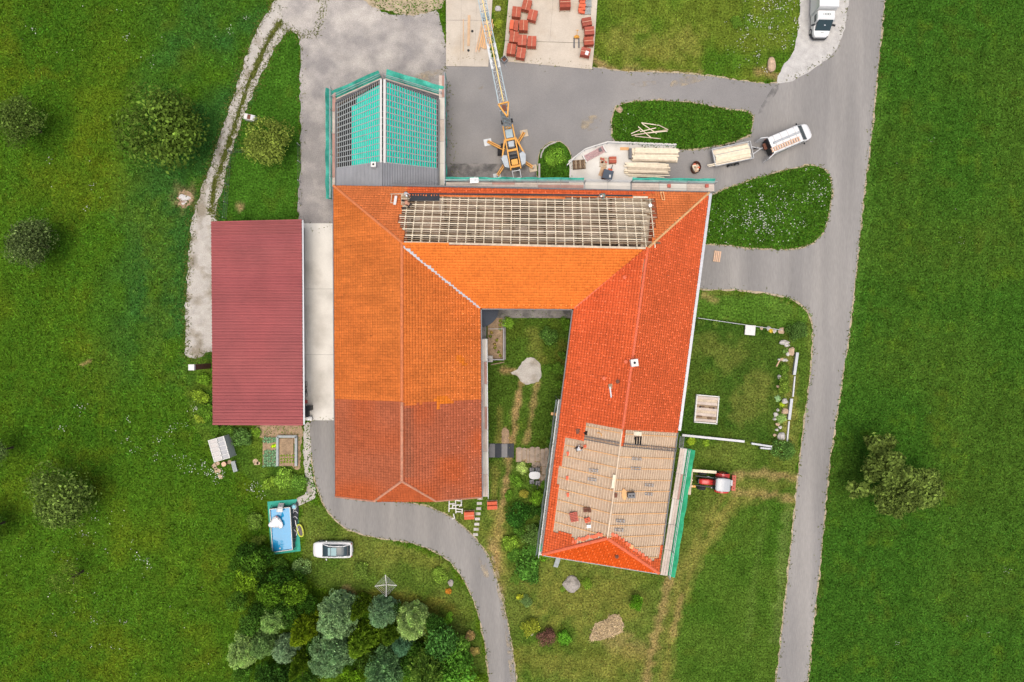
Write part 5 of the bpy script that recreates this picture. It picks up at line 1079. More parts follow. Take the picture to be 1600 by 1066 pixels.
mat('plastic_black', c(44, 46, 50), rough=0.5, var=0.06)
mat('red_paint', c(220, 66, 60), rough=0.4, var=0.06, coat=0.3)
mat('rust_red', c(206, 110, 92), rough=0.8, var=0.2)
mat('light_lens', c(220, 226, 230), rough=0.1, var=0.0, spec=0.8)
mat('tail_lens', c(170, 30, 26), rough=0.2, var=0.0)
mat('green_mark', c(58, 92, 76), rough=0.6, var=0.0)
mat('grey_mark', c(176, 180, 176), rough=0.6, var=0.0)
mat('aluminium', c(206, 208, 208), rough=0.35, var=0.05, metal=0.6)
mat('ladder_wood', c(236, 196, 164), rough=0.8, var=0.1)
mat('film', c(222, 222, 224), rough=0.3, var=0.06)
mat('skin', c(222, 164, 134), rough=0.6, var=0.04); mat('shirt_white', c(236, 236, 234), rough=0.9, var=0.06); mat('trousers_dark', c(62, 62, 66), rough=0.9, var=0.1); mat('trousers_grey', c(128, 132, 130), rough=0.9, var=0.1)
mat('hair_dark', c(58, 46, 38), rough=0.9, var=0.1); mat('helmet_white', c(246, 246, 244), rough=0.4, var=0.02); mat('shirt_green', c(150, 172, 160), rough=0.9, var=0.1); mat('boot', c(70, 56, 44), rough=0.9, var=0.1)

def net_sheet(a, b, z0, z1, out, lean, m, seed=0, sag=0.12):
    """a hanging safety net: wavy sheet along a scaffold, its top edge leaning out"""
    a = Vector(a); b = Vector(b); L = (b - a).length; n = max(4, int(L / 0.6)); o = Vector(out).normalized(); mb = MB(); rr = random.Random(seed); rows = 4; vs = []
    for i in range(n + 1):
        p = a.lerp(b, i / n); wv = 0.10 * math.sin(i * 1.3 + seed) + rr.uniform(-0.06, 0.06)
        for j in range(rows + 1):
            t = j / rows; z = z0 + (z1 - z0) * t - (sag * abs(math.sin(i * 0.8 + seed)) if j == rows else 0)
            q = p + o * (lean * t + wv * math.sin(math.pi * t) * 0.9 + (wv * 0.35 if j else 0)); vs.append((q.x, q.y, z))
    k = rows + 1; fs = [(i * k + j, (i + 1) * k + j, (i + 1) * k + j + 1, i * k + j + 1) for i in range(n) for j in range(rows)]
    return mb.add(vs, fs)

def scaffold(label, a, b, z, wd, out, net=None, lean=0.4, nz=(-0.9, 1.1), planks=3, mats=('scaffold_plank',), bay=2.5, seed=0, rows=1):
    """standards, ledgers, planks and a net along one wall; a-b is the wall side of the deck"""
    a = Vector((a[0], a[1], 0)); b = Vector((b[0], b[1], 0)); o = Vector((out[0], out[1], 0)).normalized(); d = (b - a).normalized(); L = (b - a).length
    s = thing('scaffold', label, 'scaffold', (a + b) / 2, 0); nb = max(1, round(L / bay)); st = L / nb; rr = random.Random(seed)
    for i in range(nb + 1):
        for e in (0.06, wd - 0.02):
            p = a + d * (i * st) + o * e; part('post', MB().tube((p.x, p.y, 0), (p.x, p.y, z + (1.05 if e > 0.1 else -0.1)), 0.03, n=6), 'steel', s, world=True)
        p = a + d * (i * st); part('crossbar', MB().beam(p + o * 0.02 + Vector((0, 0, z - 0.1)), p + o * wd + Vector((0, 0, z - 0.1)), 0.05, 0.05), 'steel', s, world=True)
    for h in (0.5, 1.0):
        p = a + o * (wd - 0.02); q = b + o * (wd - 0.02); part('rail', MB().beam(p + Vector((0, 0, z + h)), q + Vector((0, 0, z + h)), 0.045, 0.045), 'steel', s, world=True)
    pw = (wd - 0.1) / planks
    for i in range(nb):
        mm = rr.choice(mats)
        for j in range(planks):
            p = a + d * (i * st + 0.015) + o * (0.05 + pw * (j + 0.5)); q = a + d * ((i + 1) * st - 0.015) + o * (0.05 + pw * (j + 0.5)); zz = Vector((0, 0, z + rr.uniform(-0.012, 0.012)))
            part('plank', MB().beam(p + zz, q + zz, pw - 0.02, 0.045), mm if rr.random() < 0.75 else rr.choice(mats), s, world=True)
    if net:
        p = a + o * (wd + 0.04); q = b + o * (wd + 0.04); part('safety_net', net_sheet(p, q, z + nz[0], z + nz[1], o, lean, net, seed), net, s, world=True, smooth=True)
    return s
xy = lambda x, y, z: W(x, y, z).xy
PL = ('scaffold_plank', 'scaffold_plank_red', 'scaffold_plank_pale')
scaffold('scaffold with turquoise net along the north eave, left stretch beside the crane', xy(697, 296, 4.7), xy(912, 297, 4.7), 4.7, 0.8, (0, 1), 'teal_net', 0.32, (0.1, 0.6), 3, PL, seed=1)
scaffold('scaffold with pale planks and no net, middle of the north eave', xy(914, 297, 4.7), xy(985, 298, 4.7), 4.7, 0.85, (0, 1), None, planks=2, mats=('scaffold_plank_pale',), seed=2)
scaffold('scaffold with turquoise net along the north eave, right stretch to the corner', xy(987, 298, 4.7), xy(1116, 300, 4.7), 4.7, 0.85, (0, 1), 'teal_net', 0.36, (0.1, 0.6), 3, ('scaffold_plank', 'scaffold_plank_pale'), seed=3)
scaffold('narrow scaffold with turquoise net along the left side of the annex', xy(525, 312, 2.6), xy(525, 140, 2.6), 2.6, 0.45, (-1, 0), 'teal_net', 0.5, (-0.2, 0.6), 1, ('scaffold_plank', 'scaffold_plank_red'), seed=4)
scaffold('plank scaffold along the right side of the annex', xy(685, 290, 2.6), xy(685, 118, 2.6), 2.6, 0.78, (1, 0), 'teal_net', 0.05, (0.0, 0.8), 2, ('scaffold_plank', 'scaffold_plank_red', 'scaffold_plank_pale'), seed=5)
scaffold('scaffold with turquoise net folded around the gable of the annex', xy(522, 158, 2.4), xy(597, 124, 2.4), 2.4, 0.25, (-0.4, 1), 'teal_net', 0.55, (-0.3, 0.6), 1, ('scaffold_plank',), seed=6)
scaffold('scaffold with sagging turquoise net at the right half of the annex gable', xy(601, 125, 2.4), xy(690, 152, 2.4), 2.4, 0.25, (0.3, 1), 'teal_net', 0.75, (-0.2, 0.5), 1, ('scaffold_plank',), seed=7)
scaffold('scaffold with green net along the stripped east wing beside the tractor', xy(1062, 700, 5.2), xy(1031, 898, 5.2), 5.2, 0.85, (1, -0.15), 'green_net', 0.65, (-0.5, 0.4), 3, PL, seed=8)
scaffold('weathered plank scaffold along the courtyard side of the old west wing', xy(751, 530, 4.6), xy(753, 776, 4.6), 4.6, 0.72, (1, 0), None, planks=2, mats=('scaffold_plank', 'scaffold_plank_pale', 'scaffold_plank_red'), seed=9)
scaffold('scaffold with pale netting along the courtyard side of the new east wing', xy(879, 625, 4.8), xy(848, 868, 4.8), 4.8, 0.5, (-1, 0.13), 'pale_net', 0.25, (-0.2, 0.9), 1, ('scaffold_plank_pale',), seed=10)
m = MB(); p = W(843, 862, 5.6); m.add([p + Vector(v) for v in ((0, 0, 0), (0.9, -0.15, -0.1), (0.75, 0.75, 0.2), (0.25, 1.0, 0.3), (0.4, 0.4, 0.4))], [(0, 1, 4), (1, 2, 4), (2, 3, 4), (3, 0, 4)]); solo('net_scrap', m, 'green_net', 'crumpled dark green net scrap on the lower left scaffold corner', 'net')
for (x, y, lb) in ((1045, 291, 'red tile bundle on the scaffold planks, nearer the middle'), (1104, 291, 'red tile bundle on the scaffold planks at the far right corner')):
    p = W(x, y, 4.72); m = MB(); m.box(p.x, p.y, 4.83, 0.34, 0.34, 0.2); solo('tile_bundle', m, 'rust_red', lb, 'tiles')
p = W(741, 282, 5.3); m = MB(); m.box(p.x, p.y, 5.3, 0.9, 0.55, 0.04, 0.05); m.box(p.x + 0.1, p.y + 0.1, 5.5, 0.05, 0.4, 0.4); solo('notice_board', m, 'white_paint', 'white board on the turquoise scaffold net left of the crane', 'board')
# ladder leaning from garden to eave at the east wing (grey steps)
def ladder(name, a, b, wd, m, label, rungs=None, group=None, rw=0.045):
    a = Vector(a); b = Vector(b); d = (b - a).normalized(); sd2 = d.cross(Vector((0, 0, 1))).normalized(); L = (b - a).length; n = rungs or int(L / 0.28)
    t = thing(name, label, 'ladder', (a.x, a.y, min(a.z, b.z)), 0, group)
    for s in (-1, 1): part('rail', MB().beam(a + sd2 * s * wd / 2, b + sd2 * s * wd / 2, 0.05, 0.07), m, t, world=True)
    for k in range(n):
        p = a + d * (L * (k + 0.5) / n); part('rung', MB().beam(p - sd2 * wd / 2, p + sd2 * wd / 2, rw, rw), m, t, world=True)
    return t
ladder('roof_ladder', sl_ew.at(*sl_ew.px(914, 684), 0.16), sl_ew.at(*sl_ew.px(968, 694), 0.16), 0.34, 'gutter_dark', 'dark roof ladder lying across the left slope of the stripped roof', 26)
ladder('roof_ladder', sl_ee.at(*sl_ee.px(972, 695), 0.16), sl_ee.at(*sl_ee.px(1056, 703), 0.16), 0.3, 'gutter_dark', 'dark roof ladder continuing down the right slope of the stripped roof', 32)
ladder('eave_ladder', W(1066, 682, 5.9), W(1064, 700, 5.9), 0.42, 'gutter_dark', 'short dark ladder rack at the eave above the scaffold with green net', 9)
def on(sl, x, y, h=0.1): return sl.at(*sl.px(x, y), h)
# loads on the stripped roof
def tile_stack(label, p, sx, sy, h, rz, m='tile_red', n=3):
    t = thing('tile_stack', label, 'tiles', p, rz)
    for k in range(n):
        mb = MB()
        for j in range(max(2, int(sy / 0.16))): mb.box((k - (n - 1) / 2) * sx / n, -sy / 2 + (j + 0.5) * 0.16, h * random.uniform(0.4, 0.55), sx / n * 0.92, 0.12, h * random.uniform(0.85, 1.1))
        part('tile_row', mb, m, t)
    return t
tile_stack('rusty red stack of tiles on the lower left of the stripped roof', on(sl_ew, 897, 806), 0.8, 1.1, 0.28, 0.2, 'rust_red')
tile_stack('dark red flat stack of tiles above the rusty one on the stripped roof', on(sl_ew, 918, 796), 0.8, 0.5, 0.2, 0.0, 'brick_brown', 2)
tile_stack('bright orange stack of new tiles next to the rusty stack', on(sl_ew, 918, 811), 0.6, 0.6, 0.25, 0.3, 'tile_orange', 2)
tile_stack('single small red tile stack by the worker on the left slope', on(sl_ew, 914.5, 696), 0.32, 0.45, 0.15, 0.1, 'tile_orange', 1)
for i, (x, y, lb) in enumerate(((888, 709, 'red tile lying left of the worker'), (887, 747, 'red tile lying below the upper left roof hooks'), (888, 773, 'red tile lying on the left slope, lowest of the column'), (963, 774, 'small brown tile beside the orange sheet on the ridge'))):
    p = on(sl_ew, x, y, 0.1); m = MB(); m.box(p.x, p.y, p.z, 0.26, 0.42, 0.06, 0.1); solo('loose_tile', m, 'tile_orange' if i < 3 else 'brick_brown', lb, 'tile', 'loose tiles on the roof')
p = on(sl_ee, 974, 772, 0.1); m = MB(); m.disc(p.x, p.y, p.z - 0.05, p.z + 0.14, 0.55, 16, 0.24, 0.1, 0.12); solo('rolled_sheet', m, 'batten_orange', 'orange brown roll of sheet beside the grey box on the ridge', 'roll')
p = on(sl_ee, 985, 772, 0.0); t = thing('twin_flue', 'grey blue block with two dark holes on the stripped ridge', 'chimney', p, 0.05)
mb = MB(); mb.box(0, 0, 0.3, 0.72, 0.5, 0.9); part('block', mb, 'gutter_dark', t)
for s in (-1, 1): mb = MB(); mb.disc(s * 0.16, 0, 0.75, 0.765, 0.085, 12); part('flue', mb, 'black', t)
p = on(sl_ew, 921, 822, 0.15); m = MB(); m.box(p.x, p.y, p.z, 0.42, 0.28, 0.2, 0.1); solo('white_box', m, 'white_paint', 'small white box lying low on the left slope', 'box')
p = on(sl_ew, 938, 679, 0.1); m = MB(); m.path([p + Vector(v) for v in ((-0.3, 0.15, 0), (-0.1, 0.2, 0.02), (0.12, 0.05, 0.0), (0.2, -0.15, 0.02), (0.35, -0.2, 0))], 0.035); solo('yellow_hose', m, 'crane_yellow', 'short yellow hose curled on the stripped roof', 'hose')
p = on(sl_ew, 905, 674, 0.1); m = MB(); m.box(p.x, p.y, p.z, 0.55, 0.5, 0.1, 0.13); solo('tile_pile', m, 'brick_brown', 'flat dark red tile pile left of the small roof opening', 'tiles')
p = on(sl_ee, 984, 853, 0.1); m = MB(); m.box(p.x, p.y, p.z, 0.6, 0.4, 0.12, -0.4); solo('orange_board', m, 'batten_orange', 'pale orange board beside the right hip tiles', 'board')
p = on(sl_nn, 1034, 308, 0.12); m = MB()
for a, b in (((0, 0.4), (0.12, -0.42)), ((0.3, 0.35), (0.36, -0.45))): m.beam(p + Vector((a[0] - 0.15, a[1], 0)), p + Vector((b[0] - 0.15, b[1], -0.02 + 0.3)), 0.08, 0.06)
for tt in (0.42, -0.42): m.beam(p + Vector((-0.15 if tt > 0 else -0.05, tt, 0.0 if tt > 0 else 0.28)), p + Vector((0.2, tt - 0.02, 0.0 if tt > 0 else 0.28)), 0.07, 0.06)
solo('roof_trestle', m, 'batten_orange', 'small wooden frame on the tiles right of the open roof', 'frame')
# trestle with boards at the left end of the open north roof
p = on(sl_nn, 618, 314, 0.1); t = thing('roof_trestle', 'wooden trestle and white board at the left end of the open roof', 'trestle', p)
part('frame', MB().beam((-0.5, 0.6, 0.1), (0.9, 0.62, 0.1), 0.07, 0.07).beam((-0.35, 0.55, 0.1), (-0.4, -0.35, 0.35), 0.07, 0.07).beam((-0.45, -0.33, 0.35), (0.05, -0.35, 0.35), 0.06, 0.06), 'raw_wood', t)
part('board', MB().beam((0.1, 0.4, 0.2), (0.0, -0.55, 0.45), 0.26, 0.05), 'white_trim', t)
p = on(sl_nn, 632, 318, 0.0); t = thing('material_box', 'open rack of dark materials at the left end of the open roof', 'rack', p)
part('frame', MB().box(0, 0.1, 0.2, 0.62, 1.5, 0.12), 'raw_wood', t)
for k in range(4): part('bundle', MB().box(0, 0.6 - k * 0.38, 0.36, 0.5, 0.16, 0.2), 'black' if k % 2 else 'old_wood', t)

# ------------------------------------------------------------------ people (kneeling and standing workers)
def person(label, loc, rz, pose, cols, cap):
    """one continuous skinned body with fingers; cap and hair are children"""
    J = {}
    if pose == 'kneel':
        J.update(pelvis=(0, 0, .50), spine=(.14, 0, .70), chest=(.30, 0, .90), neck=(.42, 0, 1.02), head=(.52, 0, 1.12), crown=(.56, 0, 1.22), nose=(.63, 0, 1.08))
        arm = lambda s: [(.30, s * .19, .93), (.42, s * .27, .68), (.62, s * .20, .52), (.70, s * .18, .47)]
        leg = lambda s: [(0.0, s * .11, .47), (.38, s * .16, .30), (-.02, s * .17, .10), (.0, s * .18, .05), (-.16, s * .18, .05)]
    else:
        J.update(pelvis=(0, 0, .92), spine=(.05, 0, 1.08), chest=(.14, 0, 1.30), neck=(.2, 0, 1.46), head=(.25, 0, 1.58), crown=(.26, 0, 1.70), nose=(.37, 0, 1.57))
        arm = lambda s: [(.13, s * .20, 1.38), (.18, s * .27, 1.10), (.40, s * .22, .98), (.48, s * .20, .96)]
        leg = lambda s: [(0, s * .10, .88), (.05, s * .12, .48), (-.02, s * .13, .09), (.02, s * .13, .05), (.17, s * .15, .04)]
    V = []; E = []; Rr = []; Z = []
    def v(p, r, z): V.append(p); Rr.append(r); Z.append(z); return len(V) - 1
    pe = v(J['pelvis'], .15, 0); sp = v(J['spine'], .135, 1); chs = v(J['chest'], .155, 1); ne = v(J['neck'], .058, 2); he = v(J['head'], .098, 2); cr = v(J['crown'], .075, 2); no = v(J['nose'], .02, 2)
    E += [(pe, sp), (sp, chs), (chs, ne), (ne, he), (he, cr), (he, no)]
    for s in (-1, 1):
        a = arm(s); i0 = v(a[0], .066, 1); i1 = v(a[1], .047, 1); i2 = v(a[2], .034, 2); i3 = v(a[3], .036, 2); E += [(chs, i0), (i0, i1), (i1, i2), (i2, i3)]
        w3 = Vector(a[3]); dd = (w3 - Vector(a[2])).normalized(); sd3 = dd.cross(Vector((0, 0, 1))).normalized()
        for k, (off, ln) in enumerate(((-.030, .070), (-.010, .082), (.010, .078), (.028, .062))):
            b0 = w3 + sd3 * off + dd * .03; f1 = v(tuple(b0 + dd * ln * .5), .0095, 2); f2 = v(tuple(b0 + dd * ln * .8 - Vector((0, 0, ln * .5))), .0085, 2); E += [(i3, f1), (f1, f2)]
        th = v(tuple(w3 + sd3 * (-.05 * s) + dd * .015), .011, 2); th2 = v(tuple(w3 + sd3 * (-.06 * s) + dd * .045), .0095, 2); E += [(i3, th), (th, th2)]
        l = leg(s); k0 = v(l[0], .10, 0); k1 = v(l[1], .066, 0); k2 = v(l[2], .045, 0); k3 = v(l[3], .048, 3); k4 = v(l[4], .038, 3); E += [(pe, k0), (k0, k1), (k1, k2), (k2, k3), (k3, k4)]
    me = bpy.data.meshes.new('person'); me.from_pydata(V, E, []); ob = bpy.data.objects.new('person', me); COL.objects.link(ob)
    ob.modifiers.new('skin', 'SKIN').use_smooth_shade = True; sk = me.skin_vertices[0].data
    for i, r in enumerate(Rr): sk[i].radius = (r, r); sk[i].use_root = (i == 0)
    sb = ob.modifiers.new('sub', 'SUBSURF'); sb.levels = 1; sb.render_levels = 1
    dg = bpy.context.evaluated_depsgraph_get(); nm = bpy.data.meshes.new_from_object(ob.evaluated_get(dg)); ob.modifiers.clear(); ob.data = nm; nm.name = 'person'; bpy.data.meshes.remove(me)
    nm.materials.clear()
    for mname in cols: nm.materials.append(MATS[mname])
    A = np.array(V); Zn = np.array(Z)
    for f in nm.polygons: f.material_index = int(Zn[np.argmin(((A - np.array(f.center)) ** 2).sum(1))]); f.use_smooth = True
    ob.location = loc; ob.rotation_euler = (0, 0, rz); ORG[ob.name] = Vector(loc); tag(ob, label, 'person')
    h = Vector(J['head']); u = (Vector(J['crown']) - h).normalized(); mb = MB(); c0 = h + u * .06; mb.blob(c0.x, c0.y, c0.z, .118, .112, .085, 0.02, 2, c0.z - .05)
    part(cap[0], mb, cap[1], ob, smooth=True)
    for s in (-1, 1):
        e = h + Vector((.088, s * .035, .012)); mb = MB(); mb.blob(e.x, e.y, e.z, .012, .014, .012, 0.0, 1, -9); part('eye', mb, 'black', ob)
    return ob
person('kneeling worker in white shirt and white helmet at the left end of the open roof', on(sl_nn, 634, 303, 0.05) - Vector((0, 0, 0.05)), RAD(-60), 'kneel', ['trousers_dark', 'shirt_white', 'skin', 'boot'], ('helmet', 'helmet_white'))
person('bare shouldered worker kneeling on the first laths of the open roof', on(sl_nn, 641, 322, 0.05) - Vector((0, 0, 0.05)), RAD(150), 'kneel', ['trousers_dark', 'skin', 'skin', 'boot'], ('hair', 'hair_dark'))
person('worker in grey green shirt and white helmet at the eave of the open roof', on(sl_nn, 944, 306, 0.05) - Vector((0, 0, 0.06)), RAD(215), 'kneel', ['trousers_grey', 'shirt_green', 'skin', 'boot'], ('helmet', 'helmet_white'))
person('worker in white shirt and dark trousers kneeling on the stripped east wing', on(sl_ew, 901, 702, 0.06) - Vector((0, 0, 0.06)), RAD(35), 'kneel', ['trousers_dark', 'shirt_white', 'skin', 'boot'], ('hair', 'hair_dark'))
p = on(sl_nn, 1015, 323, 0.1); m = MB(); m.tube(p, p + Vector((0, 0, 0.3)), 0.15, 0.18, 14); solo('bucket', m, 'white_paint', 'white bucket on the laths at the right end of the open roof', 'bucket')

# ------------------------------------------------------------------ self erecting crane
cb = W(800, 246); crane = thing('crane', 'yellow self erecting crane with outriggers and a long lattice jib in the yard', 'crane', cb)
cl = lambda x, y, z: W(x, y, z) - cb
feet = [(762, 221), (819, 207), (833, 262), (777, 275)]; ctr = cl(799, 240, 0.7)
for i, f in enumerate(feet):
    e = cl(*f, 0.45); o = part('outrigger', MB().beam(ctr + (e - ctr) * 0.12, e, 0.3, 0.26), 'crane_yellow', crane)
    mb = MB(); mb.beam(ctr + (e - ctr) * 0.15 + Vector((0, 0, 0.14)), e + Vector((0, 0, 0.14)), 0.08, 0.03); part('slot', mb, 'brick_brown', o)
    mb = MB(); mb.tube((e.x, e.y, 0.1), (e.x, e.y, 0.75), 0.07); part('jack', mb, 'steel', crane)
    mb = MB(); mb.box(e.x, e.y, 0.06, 0.85, 0.75, 0.12, 0.2); part('foot_pad', mb, 'raw_wood' if i in (1, 2) else 'crane_white', crane)
mb = MB(); mb.disc(ctr.x, ctr.y, 0.55, 1.0, 0.75, 20); part('turntable', mb, 'gutter_dark', crane)
for x, y in ((781, 238), (807, 230), (786, 230), (809, 247)): mb = MB(); mb.tube(cl(x, y, 0.4) + Vector((-0.25, 0, 0)), cl(x, y, 0.4) + Vector((0.25, 0, 0)), 0.4, n=14); part('tyre', mb, 'tyre', crane)
dirx = (cl(794, 205, 0) - cl(806, 268, 0)).normalized(); sdx = Vector((dirx.y, -dirx.x, 0))
plat = cl(801, 244, 0); at3 = lambda f, s, z: plat + dirx * f + sdx * s + Vector((0, 0, z))
for s in (-1, 1):
    part('side_frame', MB().beam(at3(-1.9, s * 0.55, 1.5), at3(2.9, s * 0.52, 1.75), 0.12, 0.3), 'crane_yellow', crane)
    mb = MB(); pts = [at3(-1.7, s * 0.68, 0), at3(-1.5, s * 1.15, 0), at3(-0.55, s * 1.35, 0), at3(-0.2, s * 1.1, 0), at3(-0.35, s * 0.68, 0)]; mb.prism([(p.x, p.y) for p in pts], 1.05, 1.9); part('counterweight', mb, 'crane_grey', crane)
    mb = MB(); mb.beam(at3(-0.3, s * 1.2, 1.5), at3(1.5, s * 0.6, 1.6), 0.16, 0.2); part('strut', mb, 'crane_yellow', crane)
    mb = MB(); mb.tube(at3(3.3, s * 0.45, 1.9), at3(3.3, s * 0.65, 1.9), 0.22, n=14); part('pulley', mb, 'plastic_black', crane)
for f in (-1.6, 0.2, 1.4, 2.7): part('crossbeam', MB().beam(at3(f, -0.5, 1.62), at3(f, 0.5, 1.62), 0.22, 0.22), 'crane_yellow', crane)
part('winch', MB().tube(at3(-0.6, -0.4, 1.7), at3(-0.6, 0.4, 1.7), 0.3, n=14), 'plastic_black', crane)
part('hoist_housing', MB().beam(at3(-1.5, 0, 1.75), at3(-0.9, 0, 1.75), 0.7, 0.5), 'crane_yellow', crane)
part('control_cabinet', MB().beam(at3(0.5, 0, 1.7), at3(1.1, 0, 1.7), 0.6, 0.55), 'crane_grey', crane)
part('deck_plate', MB().beam(at3(1.6, 0.0, 1.6), at3(2.5, 0, 1.6), 0.75, 0.1), 'crane_blue', crane)
mb = MB(); a, b = at3(-2.0, -0.4, 1.3), at3(-2.0, 0.4, 1.3)
for (s0, s1, f0, f1) in ((-0.42, -0.42, -1.9, -2.8), (0.42, 0.42, -1.9, -2.8), (-0.42, 0.42, -2.8, -2.8), (-0.42, 0.42, -2.0, -2.0)): mb.beam(at3(f0, s0, 1.3), at3(f1, s1, 1.3), 0.07, 0.07)
part('railing', mb, 'crane_white', crane)
# mast of four legs with braces, then the jib
ZM = 11.0; mb0 = at3(3.0, 0, 1.7); mt = cl(787, 166, ZM); hw = 0.38
def rail3(a, b, off): return a + off, b + off
for sx in (-1, 1):
    for sy in (-1, 1): o3 = sdx * sx * hw + dirx * sy * hw; part('mast_leg', MB().beam(mb0 + o3, mt + o3, 0.11, 0.11, dirx), 'crane_blue', crane)
for k in range(9):
    a = mb0.lerp(mt, k / 9); b = mb0.lerp(mt, (k + 1) / 9); s = 1 if k % 2 else -1
    part('mast_brace', MB().beam(a + sdx * s * hw + dirx * hw, b - sdx * s * hw + dirx * hw, 0.05, 0.05), 'crane_blue', crane)
    part('mast_brace', MB().beam(a + sdx * s * hw - dirx * hw, b - sdx * s * hw - dirx * hw, 0.05, 0.05), 'crane_blue', crane)
part('mast_panel', MB().beam(mb0 + Vector((0, 0, 1)) - dirx * 0.2, mb0.lerp(mt, 0.75) - dirx * 0.2, 0.5, 0.06, dirx), 'crane_grey', crane)
jdir = (cl(753, 0, ZM) - cl(787, 166, ZM)).normalized(); jsd = Vector((jdir.y, -jdir.x, 0)); j0 = mt + Vector((0, 0, 0.15)); JL = 17.0
# yellow head frame
hf = [j0 - jdir * 1.25 + jsd * 0.12, j0 + jdir * 0.1 - jsd * 0.5, j0 + jdir * 0.15 + jsd * 0.5]
part('head_frame', MB().beam(hf[0] + Vector((0, 0, 0.3)), hf[1] + Vector((0, 0, 0.3)), 0.13, 0.13).beam(hf[0] + Vector((0, 0, 0.3)), hf[2] + Vector((0, 0, 0.3)), 0.13, 0.13).beam(hf[1] + Vector((0, 0, 0.3)), hf[2] + Vector((0, 0, 0.3)), 0.13, 0.13), 'crane_yellow', crane)
part('head_plate', MB().beam(j0 - jdir * 0.6 + Vector((0, 0, 0.2)), j0 + Vector((0, 0, 0.2)), 0.4, 0.1), 'brick_brown', crane)
JP = lambda f, s, z: j0 + jdir * f + jsd * s + Vector((0, 0, z))
for s in (-1, 1): part('lower_chord', MB().beam(JP(0.1, s * 0.42, 0), JP(JL, s * 0.3, 0), 0.09, 0.09), 'crane_blue', crane)
part('upper_chord', MB().beam(JP(0.1, 0, 0.85), JP(JL, 0, 0.7), 0.09, 0.09), 'jib_yellow', crane)
part('trolley_rope', MB().beam(JP(0.1, 0.06, 0.2), JP(JL, 0.06, 0.2), 0.06, 0.06), 'ladder_wood', crane)
n = 26; lat = None
for k in range(n):
    f0 = 0.1 + (JL - 0.1) * k / n; f1 = 0.1 + (JL - 0.1) * (k + 1) / n; ww = 0.42 - 0.12 * k / n
    for s in (-1, 1): part('jib_brace', MB().beam(JP(f0, s * ww, 0), JP((f0 + f1) / 2, 0, 0.82), 0.04, 0.04).beam(JP((f0 + f1) / 2, 0, 0.82), JP(f1, s * ww, 0), 0.04, 0.04), 'crane_white', crane)
    part('jib_tie', MB().beam(JP(f0, -ww, 0), JP(f0, ww, 0), 0.04, 0.04), 'crane_white', crane)
for s in (-1, 1): part('splice_plate', MB().beam(JP(3.6, s * 0.34, 0.1), JP(6.0, s * 0.32, 0.1), 0.24, 0.05), 'crane_white', crane)
part('trolley', MB().beam(JP(8.4, 0, -0.2), JP(9.1, 0, -0.2), 0.8, 0.18), 'crane_blue', crane)
# ------------------------------------------------------------------ vehicles
def wheel(parent, x, y, r, wd, rim='aluminium'):
    t = part('tyre', MB().tube((x, y - wd / 2, r), (x, y + wd / 2, r), r, n=20), 'tyre', parent)
    s = 1 if y > 0 else -1; part('rim', MB().tube((x, y + s * (wd / 2 - 0.02), r), (x, y + s * (wd / 2 + 0.012), r), r * 0.62, n=16), rim, t)
def car(label, loc, rz):
    t = thing('parked_car', label, 'car', loc, rz)      # nose towards +x
    b = [(-2.18, 0, .62, .34, .78), (-2.12, 0, .78, .26, .92), (-1.9, 0, .87, .22, 1.0), (-1.3, 0, .91, .20, 1.0), (-.4, 0, .91, .2, .98), (.5, 0, .91, .2, .97), (1.1, 0, .90, .2, .95), (1.7, 0, .86, .22, .86), (2.05, 0, .74, .26, .74), (2.2, 0, .52, .34, .62)]
    part('body', MB().loft(b, 24, 0.42), 'white_paint', t, smooth=True)
    part('cabin_glass', MB().loft([(-1.98, 0, .56, .9, .98), (-1.55, 0, .66, .9, 1.28), (-1.0, 0, .68, .9, 1.40), (-.2, 0, .69, .9, 1.45), (.35, 0, .70, .9, 1.36), (.85, 0, .72, .88, 1.08), (1.08, 0, .70, .88, .96)], 24, 0.5), 'window_glass', t, smooth=True)
    for s in (-1, 1):
        part('roof_pillar', MB().path([(-1.9, s * .60, 1.0), (-1.3, s * .57, 1.36), (-.3, s * .58, 1.45), (.32, s * .60, 1.36), (1.0, s * .68, .98)], .055, 8), 'white_paint', t, smooth=True)
        part('mirror', MB().blob(.62, s * 1.0, 1.0, .09, .12, .07, 0.02, 1, -9), 'white_paint', t, smooth=True)
        part('headlight', MB().blob(2.0, s * .62, .66, .16, .12, .07, 0.02, 1, -9), 'light_lens', t, smooth=True)
        part('tail_light', MB().blob(-2.08, s * .66, .84, .1, .14, .07, 0.02, 1, -9), 'tail_lens', t, smooth=True)
        for x in (-1.32, 1.36): wheel(t, x, s * .80, .33, .22)
    part('glass_roof', MB().box(-.28, 0, 1.468, .62, .86, .02), 'roof_glass', t); part('glass_roof', MB().box(.2, 0, 1.44, .28, .86, .02), 'roof_glass', t)
    part('roof_bar', MB().box(.03, 0, 1.47, .05, .94, .03), 'plastic_black', t); part('rear_spoiler', MB().box(-1.75, 0, 1.17, .18, 1.0, .04), 'plastic_black', t)
    part('grille', MB().box(2.19, 0, .5, .06, .8, .14), 'plastic_black', t); part('number_plate', MB().box(-2.2, 0, .6, .03, .5, .11), 'white_trim', t)
    return t
car('white car with a glass roof parked on the lawn beside the driveway', W(520, 859, 0.7) * 1, RAD(180)).location.z = 0.02
